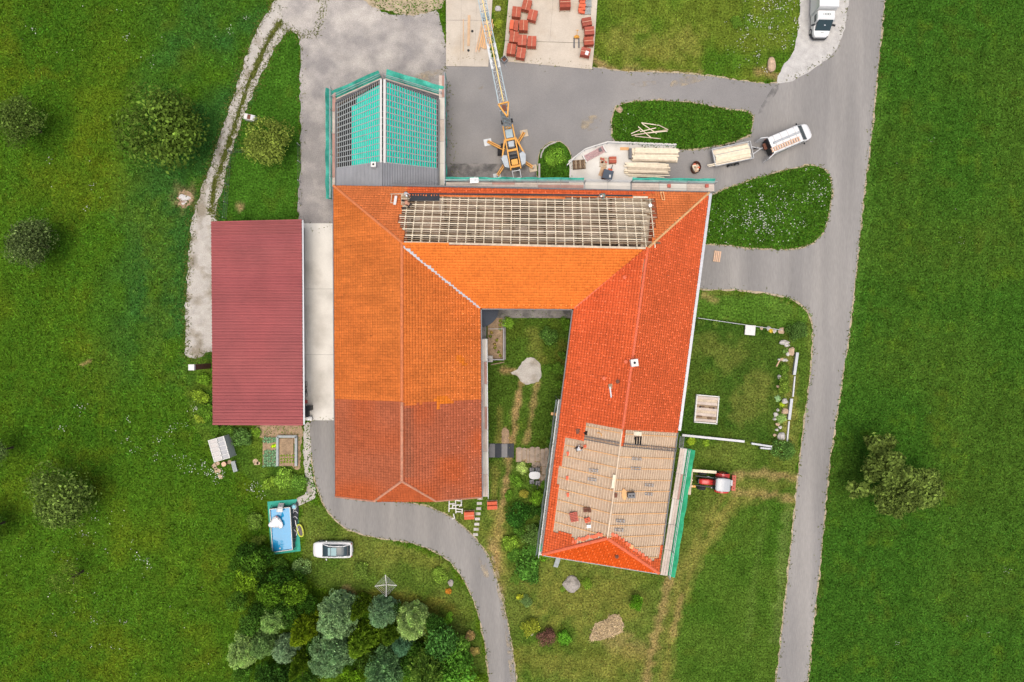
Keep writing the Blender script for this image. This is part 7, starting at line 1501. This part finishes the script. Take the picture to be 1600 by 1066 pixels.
p = W(468.5, 829.5, .4); t = thing('inflatable_boat', 'lime yellow rimmed oval float with dark mesh on the turquoise sheet', 'float', (p.x, p.y, .08), RAD(15)); n = 22; rim = [(.3 * math.cos(a) * (1), .68 * math.sin(a), .2) for a in [2 * math.pi * k / n for k in range(n)]]
rim = [(math.copysign(abs(x / .3) ** .7, x) * .3, y, z) for x, y, z in rim]; part('rim', MB().path(rim + rim[:1], .085, 8), 'lime', t, smooth=True); mb = MB(); mb.disc(0, 0, .1, .18, .6, 20, .27); part('mesh', mb, 'mesh_dark', t)
# path of white gravel and slabs to the pool
struct('gravel_path', flat(smooth_line([(476, 664), (486, 664), (486, 720), (489, 750), (494, 775), (478, 785), (464, 790), (462, 780), (478, 770), (476, 740), (474, 700)], rag=.08, step=.3), .012), 'pale_gravel')
p = W(479, 770, .2); solo('white_figure', MB().tube((p.x, p.y, 0), (p.x, p.y, .5), .12, .05, 10), 'white_paint', 'small white garden cone beside the gravel path', 'ornament')
# ------------------------------------------------------------------ kitchen garden by the shed
struct('soil_patch', flat(smooth_line([(402, 666), (468, 664), (470, 700), (468, 732), (456, 728), (458, 690), (420, 684), (404, 682)], rag=.1, step=.3), .012), 'soil')
t = thing('vegetable_bed', 'raised bed with grey timber edging and dry soil', 'raised bed', W(447, 706)); 
for a, b in (((434, 682), (464, 682)), ((434, 682), (434, 728)), ((463, 682), (463, 728))): part('edging', MB().beam(W(*a, .2), W(*b, .2), .26, .35), 'grey_wood', t, world=True)
m = MB(); m.prism(QP((437, 685), (459, 685), (459, 728), (437, 728)), 0, .14); part('soil', m, 'soil', t, world=True)
m = MB(); m.prism(QP((411, 682), (432, 682), (432, 728), (411, 728)), 0, .1); bed = solo('cabbage_bed', m, 'soil', 'soil bed planted with blue green cabbages', 'bed')
cab = None; CAB = crown_broad('leaves', 31, 60, 5, .7, flatz=.5, zc=.3)
def veg(x, y, r, tc, label, group):
    o = bpy.data.objects.new('vegetable_plant', CAB); COL.objects.link(o); pp = W(x, y, .1); o.location = (pp.x, pp.y, .08); o.scale = (r, r, r * .8); o.rotation_euler = (0, 0, random.uniform(0, 6)); o.color = (*tc, 1); tag(o, label, 'vegetable', group)
for yy in list(np.arange(685, 692, 4.2)) + list(np.arange(706, 728, 4.2)):
    for xx in np.arange(414, 432, 4.2): veg(xx + random.uniform(-.8, .8), yy + random.uniform(-.8, .8), .24, c(120, 150, 136), 'blue green cabbage in the planted soil bed', 'cabbages in the bed')
for xx in np.arange(440, 459, 4.5):
    for yy in (712, 717, 722): veg(xx, yy, .18, c(120, 140, 56), 'low green seedling in the raised bed', 'seedlings in the raised bed')
for xx in (427, 430): veg(xx, 697, .26, c(180, 200, 40), 'yellow green lettuce between the cabbages', 'lettuces')
# greenhouse
p = W(342, 702, 1.9); gh = thing('greenhouse', 'small white framed greenhouse with a flat glazed roof', 'greenhouse', (p.x, p.y, 0), RAD(16)); gw, gl = 1.7, 2.4
for sx in (-1, 1):
    for sy in (-1, 1): part('post', MB().box(sx * gw / 2, sy * gl / 2, .9, .07, .07, 1.8), 'white_trim', gh)
    part('rafter', MB().box(sx * gw / 2, 0, 1.85, .1, gl + .1, .08), 'white_trim', gh); part('side_glass', MB().box(sx * gw / 2, 0, .9, .02, gl - .1, 1.6), 'film', gh)
part('rafter', MB().box(.05, 0, 1.87, .09, gl, .08), 'white_trim', gh)
for k in range(6): part('glazing_bar', MB().box(0, -gl / 2 + gl * k / 5, 1.88, gw + .06, .07, .06), 'white_trim', gh)
mat('pane_grey', c(150, 152, 156), rough=0.15, var=0.05, spec=0.6); mat('pane_pale', c(196, 190, 184), rough=0.2, var=0.05, spec=0.5)
for k in range(5):
    y = -gl / 2 + gl * (k + .5) / 5
    part('pane', MB().box(-.42, y, 1.84, .78, gl / 5 - .09, .015), 'pane_pale', gh); part('pane', MB().box(.46, y, 1.84, .68, gl / 5 - .09, .015), 'pane_grey', gh)
for (x, y, m2, lb) in ((366, 729, 'grey_wood', 'weathered grey bench below the greenhouse'),):
    p = W(x, y, .4); t = thing('garden_bench', lb, 'bench', (p.x, p.y, 0), RAD(105)); 
    for k in range(3): part('seat_board', MB().box(0, -.16 + .16 * k, .43, 1.2, .14, .04), m2, t)
    for s in (-1, 1): part('leg', MB().box(s * .5, 0, .2, .08, .4, .4), m2, t)
p = W(349.5, 725.5, .6); t = thing('garden_table', 'round pale pink table between greenhouse and bench', 'table', (p.x, p.y, 0)); part('table_top', MB().disc(0, 0, .55, .6, .26, 18), 'ladder_wood', t); part('stem', MB().tube((0, 0, 0), (0, 0, .56), .06), 'brick_brown', t); part('foot', MB().disc(0, 0, 0, .05, .2, 12), 'brick_brown', t)
for i, (x, y, r) in enumerate(((335, 728, .26), (340, 724, .24), (341, 736, .32), (345, 745, .26), (359, 722, .22), (337, 732, .18), (400, 722, .32), (404, 724, .18))):
    p = W(x, y); solo('stepping_stone', MB().disc(p.x, p.y, .0, .05, r, 9, r * 1.15, random.uniform(0, 3), .15), 'beige_stone', ('flat beige stepping stone by the greenhouse, ' + ORD[i] + ' of the row') if i < 6 else ('larger' if i == 6 else 'smaller') + ' flat stone in the grass left of the cabbage bed', 'stone', 'stepping stones by the greenhouse' if i < 6 else 'stones by the cabbage bed')
# clutter at the shed's right wall
for (x, y, sx, sy, h, m2, nm, lb) in ((482, 638, .55, .5, .9, 'plastic_black', 'waste_bin', 'black wheeled bin at the lower right corner of the shed'), (479, 647, .4, .7, .6, 'plastic_black', 'crate', 'black crate just below the wheeled bin'), (477, 628, .25, .35, .5, 'red_paint', 'petrol_can', 'small red can at the shed wall'), (484, 654, .5, .4, .4, 'aluminium', 'metal_tub', 'grey metal tub at the corner where slab meets driveway')):
    p = W(x, y, h); t = thing(nm, lb, nm.replace('_', ' '), (p.x, p.y, .06)); part('body', MB().loft([(-sx / 2, 0, sy / 2 * .9, 0, h), (sx / 2, 0, sy / 2, 0, h)], 12, .25), m2, t); part('lid', MB().box(0, 0, h + .02, sx * 1.05, sy * 1.05, .05), m2, t)
p = W(478, 608, .6); t = thing('bicycle', 'dark bicycle leaning on the right wall of the shed', 'bicycle', (p.x, p.y, .06), RAD(92))
for x in (-.52, .52):
    n = 20; rimp = [(x + .33 * math.cos(2 * math.pi * k / n), 0, .34 + .33 * math.sin(2 * math.pi * k / n)) for k in range(n + 1)]; part('wheel', MB().path(rimp, .022, 6), 'black', t)
part('frame', MB().path([(-.52, 0, .34), (-.15, 0, .78), (.35, 0, .8), (-.02, 0, .32), (-.52, 0, .34)], .024).path([(.52, 0, .34), (.35, 0, .95)], .022).path([(-.02, 0, .32), (-.18, 0, .9)], .022), 'black', t); part('handlebar', MB().path([(.3, -.28, 1.0), (.38, 0, .98), (.3, .28, 1.0)], .02), 'black', t); part('saddle', MB().blob(-.2, 0, .93, .15, .08, .05, .02, 1, -9), 'black', t)
# beehive and fences
p = W(389.5, 183, .7); t = thing('beehive', 'white and brown hive box beside the gravel lane', 'hive', (p.x, p.y, 0), RAD(-12)); part('box', MB().box(0, 0, .35, 1.2, .6, .7), 'white_trim', t); part('lid_board', MB().box(-.05, 0, .72, .35, .5, .04), 'brick_brown', t); part('lid_board', MB().box(.33, 0, .72, .3, .5, .04), 'film', t)
def wire_fence(label, pts, m='gutter_dark', h=1.1, z=0):
    t = thing('wire_fence', label, 'fence', W(*pts[0]))
    for i, (a, b) in enumerate(zip(pts[:-1], pts[1:])):
        for hh in (.15, .6, 1.05): p, q2 = W(*a), W(*b); p.z = q2.z = hh; part('wire', MB().beam(p, q2, .012, .012), m, t, world=True)
    for a in pts: p = W(*a); part('post', MB().tube((p.x, p.y, 0), (p.x, p.y, h), .045, n=8), 'steel', t, world=True)
wire_fence('thin green wire fence running down from the pale tree to the shed', [(362, 238), (360, 262), (358, 290), (356, 318), (354, 342)]); wire_fence('thin green wire fence along the grey yard edge', [(469, 228), (470, 255), (470, 285), (471, 320)]); wire_fence('thin wire fence across the grass left of the pale tree', [(362, 240), (384, 238), (400, 236)])
# fire place
p = W(289, 311); struct('fire_place', flat([(v[0], v[1]) for v in MB().disc(p.x, p.y, 0, .01, .95, 26, .95, 0, .15).v[26:]], .012), 'soil'); m = MB(); m.blob(p.x, p.y, .01, .62, .66, .08, .35, 3, .01); solo('ash_heap', m, 'ash', 'white heap of ash beside the gravel lane', 'ash')
# ------------------------------------------------------------------ lawn below the driveway
p = W(603, 915, 1.7); t = thing('clothes_dryer', 'rotary clothes dryer with four arms on the lawn', 'clothes dryer', (p.x, p.y, 0), RAD(2)); part('pole', MB().tube((0, 0, 0), (0, 0, 1.75), .035), 'steel', t)
for k in range(4): a = k * math.pi / 2; part('arm', MB().beam((0, 0, 1.45), (1.2 * math.cos(a), 1.2 * math.sin(a), 1.8), .06, .05), 'white_trim', t)
for r in (.4, .6, .8, 1.0, 1.18):
    z = 1.45 + .35 * r / 1.2
    for k in range(4): a, b = k * math.pi / 2, (k + 1) * math.pi / 2; part('line', MB().beam((r * math.cos(a), r * math.sin(a), z), (r * math.cos(b), r * math.sin(b), z), .012, .012), 'film', t)
def rock(label, x, y, rx, ry, rz, m='stone', h=.3, group=None): p = W(x, y, h * .6); mb = MB(); mb.blob(p.x, p.y, h * .3, rx, ry, h * .8, .13, 3, .0); return solo('boulder', mb, m, label, 'boulder', group)
rock('large grey boulder in a planted ring on the south lawn', 893, 914, .95, .92, 0, 'stone', .55); rock('grey boulder beside the orange flowers by the driveway', 704, 911, .3, .38, 0, 'stone', .35); rock('tall beige boulder at the corner of the upper lawn', 1206, 101, .5, .75, 0, 'beige_stone', .5); rock('beige boulder at the top left of the island lawn', 968, 171, .38, .36, 0, 'beige_stone', .35); rock('small grey stone under the yellowish shrub', 831, 991, .2, .2, 0, 'stone', .3); rock('pale stone at the strip between the slabs', 778, 13, .3, .3, 0, 'pale_stone', .25)
# rock garden and its low walls
rg = [(1210, 517, .25), (1202, 513, .2), (1221, 517, .3), (1225, 535, .4), (1230, 540, .25), (1236, 549, .4), (1231, 553, .22), (1222, 562, .2), (1218, 562, .16), (1227, 563, .22), (1219, 589, .28), (1217, 604, .18), (1226, 627, .35), (1216, 641, .2), (1213, 648, .22), (1211, 655, .2), (1215, 663, .22), (1219, 668, .2), (1214, 672, .18), (1221, 682, .4), (1211, 680, .18), (1228, 643, .32), (1190, 513, .18)]
rg.sort(key=lambda e: e[1] + (e[0] - 1190) * .3)
for i, (x, y, r) in enumerate(rg): p = W(x, y, .15); mb = MB(); mb.blob(p.x, p.y, r * .3, r * random.uniform(.9, 1.3), r * random.uniform(.8, 1.2), r * .8, .25, 2, .0); solo('border_rock', mb, 'pale_stone' if i % 3 else 'beige_stone', ('pale' if i % 3 else 'beige') + ' rock in the planted garden border, ' + ORD[i] + ' from its upper end', 'rock', 'rocks of the garden border')
p = W(1217, 568, .2); solo('short_log', MB().tube(W(1213, 573, .1), W(1218, 564, .12), .09, n=8), 'plywood', 'short pale log among the border rocks', 'log')
for (a, b, m2, wd, lb) in (((1066, 680), (1163, 690), 'film', .24, 'white garden wall running from the farmhouse'), ((1174, 693), (1206, 698), 'zinc', .2, 'grey trough segment of the lower garden edge'), ((1188, 700), (1206, 701.5), 'zinc', .18, 'short grey trough below the lower garden edge'), ((1246, 551), (1241, 586), 'zinc', .3, 'pale metal trough at the upper right garden edge'), ((1237, 623), (1233, 656), 'zinc', .3, 'pale metal trough at the lower right garden edge'), ((1090, 497), (1222, 516), 'zinc', .05, 'thin pale rail along the upper garden edge')):
    t = thing('garden_wall', lb, 'garden wall', (W(*a) + W(*b)) / 2); p, q2 = W(*a, .4), W(*b, .4); p.z = q2.z = .22; part('wall', MB().beam(p, q2, wd * .8, .4), m2, t, world=True); p.z = q2.z = .44; part('coping', MB().beam(p, q2, wd, .05), m2, t, world=True)
for (a, b) in (((1241, 588), (1238, 620)), ((1232, 658), (1229, 690))): p, q2 = W(*a), W(*b); p.z = q2.z = .1; solo('border_edge', MB().beam(p, q2, .14, .2), 'film', 'thin grey edging strip of the rock border, ' + ('upper piece' if a[1] < 600 else 'lower piece'), 'edging')
p = W(1172, 516, .4); t = thing('parasol_base', 'white square slab table by the upper garden edge', 'table', (p.x, p.y, 0), RAD(-5)); part('top', MB().box(0, 0, .42, 1.12, 1.1, .08), 'white_trim', t); part('socket', MB().disc(0, 0, .46, .47, .08, 12), 'film', t)
for s in (-1, 1): part('foot', MB().box(s * .4, 0, .19, .12, .9, .38), 'film', t)
p = W(1105, 640, .5); t = thing('sandbox', 'white framed sandbox covered with weathered boards', 'sandbox', (p.x, p.y, 0), RAD(-5)); sw, sh = 2.45, 3.0
for s in (-1, 1): part('frame_side', MB().box(s * sw / 2, 0, .2, .12, sh, .4), 'white_trim', t); part('frame_side', MB().box(0, s * sh / 2, .2, sw + .12, .12, .4), 'white_trim', t)
for k in range(9): part('board', MB().box(0, -sh / 2 + .1 + (sh - .2) * (k + .5) / 9, .2 + (.03 if k % 4 else .1), sw - .14, (sh - .3) / 9, .05), ('scaffold_plank', 'old_wood', 'scaffold_plank', 'raw_wood')[k % 4], t)
for (x, y) in ((-.5, .25), (.5, .2), (-.7, -.85), (.4, -.95)): part('bracket', MB().box(x, y, .34, .5, .16, .06), 'dark_wood', t)
for x in (-.75, .75): part('roller', MB().box(x, .2, .36, .18, .14, .1), 'black', t)
# ------------------------------------------------------------------ courtyard
m = MB(); p = W(823, 581)
outl = smooth_line([(797, 583), (808, 577), (816, 566), (826, 559), (838, 562), (845, 574), (845, 590), (838, 598), (822, 601), (814, 596), (808, 588)], rag=.06, step=.25); struct('sand_spread', flat(outl, .014), 'pale_gravel'); m.blob(p.x + .25, p.y, 0.0, 1.15, 1.1, .1, .12, 3, .0); solo('sand_heap', m, 'pale_gravel', 'low heap of pale grey sand in the courtyard', 'heap')
so_ = smooth_line([(921, 999), (926, 983), (930, 974), (944, 970), (952, 963), (966, 961), (975, 977), (968, 990), (950, 996), (934, 1000)], rag=.09, step=.25); t = thing('straw_heap', 'flat heap of dry cut grass on the south lawn', 'heap', W(947, 981)); m = MB(); m.prism(so_, .0, .07); part('mat_of_straw', m, 'straw', t, world=True)
r_ = np.random.default_rng(5); nS = 900; bx = r_.uniform(-2, 2, nS); by = r_.uniform(-1.6, 1.6, nS); cS = W(947, 981); kS = in_poly(bx + cS.x, by + cS.y, so_); bx, by = bx[kS], by[kS]; nS = len(bx); aS = r_.uniform(0, 6.28, nS); LS = r_.uniform(.15, .4, nS); dxS, dyS = np.cos(aS) * LS, np.sin(aS) * LS; zS = r_.uniform(.08, .2, nS)
VS = np.stack([np.c_[bx, by, zS], np.c_[bx + dxS, by + dyS, zS + .05], np.c_[bx + dxS - dyS * .12, by + dyS + dxS * .12, zS + .05], np.c_[bx - dyS * .12, by + dxS * .12, zS]], 1).reshape(-1, 3); CS = np.repeat(np.array(c(206, 182, 140))[None] * np.exp(r_.normal(0, .35, nS))[:, None], 4, 0)
oS = bpy.data.objects.new('straw_stalks', raw_mesh('straw_stalks', VS, np.arange(len(VS)).reshape(-1, 4), 'grass_blade', CS)); COL.objects.link(oS); oS.parent = t; tag(oS, kind='stuff')
m = MB(); p = W(790, 684); m.blob(p.x, p.y, .0, .5, .85, .06, .3, 2, 0.0); solo('soil_heap', m, 'soil', 'small heap of brown soil in the courtyard grass', 'heap')
t = thing('planting_bed', 'narrow planted bed with grey stone edging along the courtyard wall', 'flower bed', W(775, 530)); 
for a, b in (((788, 497), (788, 562)), ((763, 562), (788, 562))): p, q2 = W(*a), W(*b); p.z = q2.z = .2; part('stone_edge', MB().beam(p, q2, .32 if a[0] == b[0] else .16, .4), 'paving', t, world=True)
m = MB(); m.prism(QP((762, 497), (786, 497), (786, 561), (762, 561)), 0, .12); part('soil', m, 'soil', t, world=True)
part('thin_rail', MB().path([W(763, 514, .9), W(787, 514, .9), W(787, 562, .9), W(764, 562, .9)], .03), 'film', t, world=True)
for k in range(10): veg(766 + random.uniform(0, 16), 502 + k * 6, .24, random.choice((c(130, 128, 64), c(104, 116, 50), c(150, 128, 80))), ORD[k] + ' brownish green plant from the upper end of the courtyard bed', 'plants of the courtyard bed')
m = MB(); m.prism(QP((764, 693), (803, 693), (803, 715), (764, 715)), 0, .07); root = struct('black_matting', m, 'felt_dark')
for k in range(4): part('panel', MB().prism(QP((764.3 + k * 9.7, 693.5), (773.4 + k * 9.7, 693.5), (773.4 + k * 9.7, 714.5), (764.3 + k * 9.7, 714.5)), .07, .085 + random.uniform(0, .02)), 'felt_dark' if k % 2 else 'gutter_dark', root)
root = struct('slab_walk', flat(QP((806, 700), (866, 702), (860, 760), (842, 760), (842, 724), (806, 722)), .02), 'soil')
mat('flagstone', c(178, 160, 142), rough=0.95, var=0.2, scale=2.0, bump=.3)
xs2 = [807, 815.5, 823, 827.5, 836, 844, 851, 857, 863]
for k, (x0, x1) in enumerate(zip(xs2[:-1], xs2[1:])):
    y0 = 700 + random.uniform(-1.5, 2); y1 = 719 + random.uniform(-2, 4); part('flagstone', MB().prism(QP((x0 + .4, y0 + .8), ((x0 + x1) / 2, y0 - .6), (x1 - .5, y0 + .8), (x1 - .6, y1), (x0 + .5, y1 + 1)), 0, .07 + random.uniform(0, .03)), 'flagstone', root)
for k, (x, y, a, b) in enumerate(((852, 724, 8, 4.5), (838, 727, 7, 5), (853, 735, 6, 6), (851, 748, 6, 6))): part('flagstone', MB().prism(QP((x - a, y - b), (x + a, y - b + 1), (x + a - 1, y + b), (x - a, y + b)), 0, .06), 'flagstone', root)
p = W(835.5, 743, .74); t = thing('patio_table', 'oval pale grey patio table beside the flagstones', 'table', (p.x, p.y, 0)); mb = MB(); n = 24; out2 = [(math.copysign(abs(math.cos(a)) ** .7, math.cos(a)) * .62, math.copysign(abs(math.sin(a)) ** .7, math.sin(a)) * .42) for a in [2 * math.pi * k / n for k in range(n)]]
mb.prism(out2, .70, .74); part('table_top', mb, 'grey_paint', t)
for sx in (-1, 1):
    for sy in (-1, 1): part('leg', MB().tube((sx * .45, sy * .26, 0), (sx * .42, sy * .24, .7), .03), 'steel', t)
ch0 = None
for i, (x, y, a, lb) in enumerate(((831, 734.5, 90, 'dark grey chair above the oval table, left one'), (840, 734.5, 90, 'dark grey chair above the oval table, right one'), (831, 753, -85, 'dark grey chair below the oval table, left one'), (840, 755, -95, 'dark grey chair below the oval table, right one'))):
    p = W(x, y, .5)
    if ch0 is None:
        ch0 = thing('patio_chair', lb, 'chair', (p.x, p.y, 0), RAD(a), 'patio chairs'); part('seat', MB().box(0, 0, .43, .46, .46, .05), 'gutter_dark', ch0); part('backrest', MB().beam((.22, 0, .46), (.32, 0, .92), .46, .04, (0, 1, 0)), 'felt_dark', ch0)
        for sx in (-1, 1):
            for sy in (-1, 1): part('leg', MB().tube((sx * .2, sy * .2, 0), (sx * .2, sy * .2, .42), .02), 'steel', ch0)
            part('armrest', MB().beam((-.2, sx * .25, .65), (.25, sx * .25, .65), .05, .03), 'felt_dark', ch0)
    else: dup(ch0, (p.x, p.y, 0), RAD(a), lb, 'patio chairs')
p = W(867, 647, 3.0); solo('pulley_arm', MB().beam(W(861, 646.5, 4.7), W(874, 648, 4.7), .3, .1), 'batten_orange', 'short orange board sticking out over the courtyard scaffold', 'board')
p = W(870, 878, .5); m = MB(); a, b = W(873, 871, 1.2), W(868, 886, .1); m.beam(a, b, .5, .06); solo('ramp_board', m, 'grey_wood', 'grey board leaning at the lower left corner of the new roof', 'board')
p = W(766, 561, .6); t = thing('garden_tap', 'pale post with basin beside the courtyard bed', 'basin', (p.x, p.y, 0)); part('basin', MB().box(0, 0, .4, .55, .7, .3), 'pale_stone', t); part('plinth', MB().box(0, 0, .13, .4, .5, .26), 'stone', t); part('pipe', MB().tube((-.3, .3, 0), (-.35, .9, 1.1), .04), 'white_trim', t)
solo('leaning_lath', MB().beam(W(767, 570, .2), W(788, 566, .2), .1, .08), 'old_wood', 'old lath lying below the courtyard bed', 'timber')
# stepping slabs and white frames by the south gable
for k in range(8): p = W(750 - k * 1.0, 778.5 + k * 8.1); solo('stepping_slab', MB().box(p.x, p.y, .03, .54, .30, .06, random.uniform(-.04, .04)), 'pale_stone', 'pale rectangular stepping slab, ' + ORD[k] + ' from the old gable', 'slab', 'row of stepping slabs')
t = thing('railing_heap', 'heap of white metal railing frames on the grass under the old gable', 'frames', W(711, 792))
def seg(a, b, z=.15, wd=.11): part('bar', MB().beam(W(*a, z), W(*b, z), wd, .05), 'white_trim', t, world=True)
for a, b, z in (((702, 780), (701.5, 800), .1), ((711.5, 780), (712.5, 802), .12), ((701, 787.5), (712, 787.5), .14), ((701, 794.5), (712, 794.5), .14), ((712, 782), (722, 783), .2), ((721, 781), (721, 791), .2), ((713, 795), (723, 796.5), .22), ((722.5, 795), (722, 803), .2), ((713, 799.5), (722, 800), .2), ((708, 790), (718, 789), .3), ((718, 792), (721, 787), .3), ((708, 786), (707, 794), .3), ((708.5, 803), (710.5, 811), .1), ((706, 811), (710, 810), .1)): seg(a, b, z)
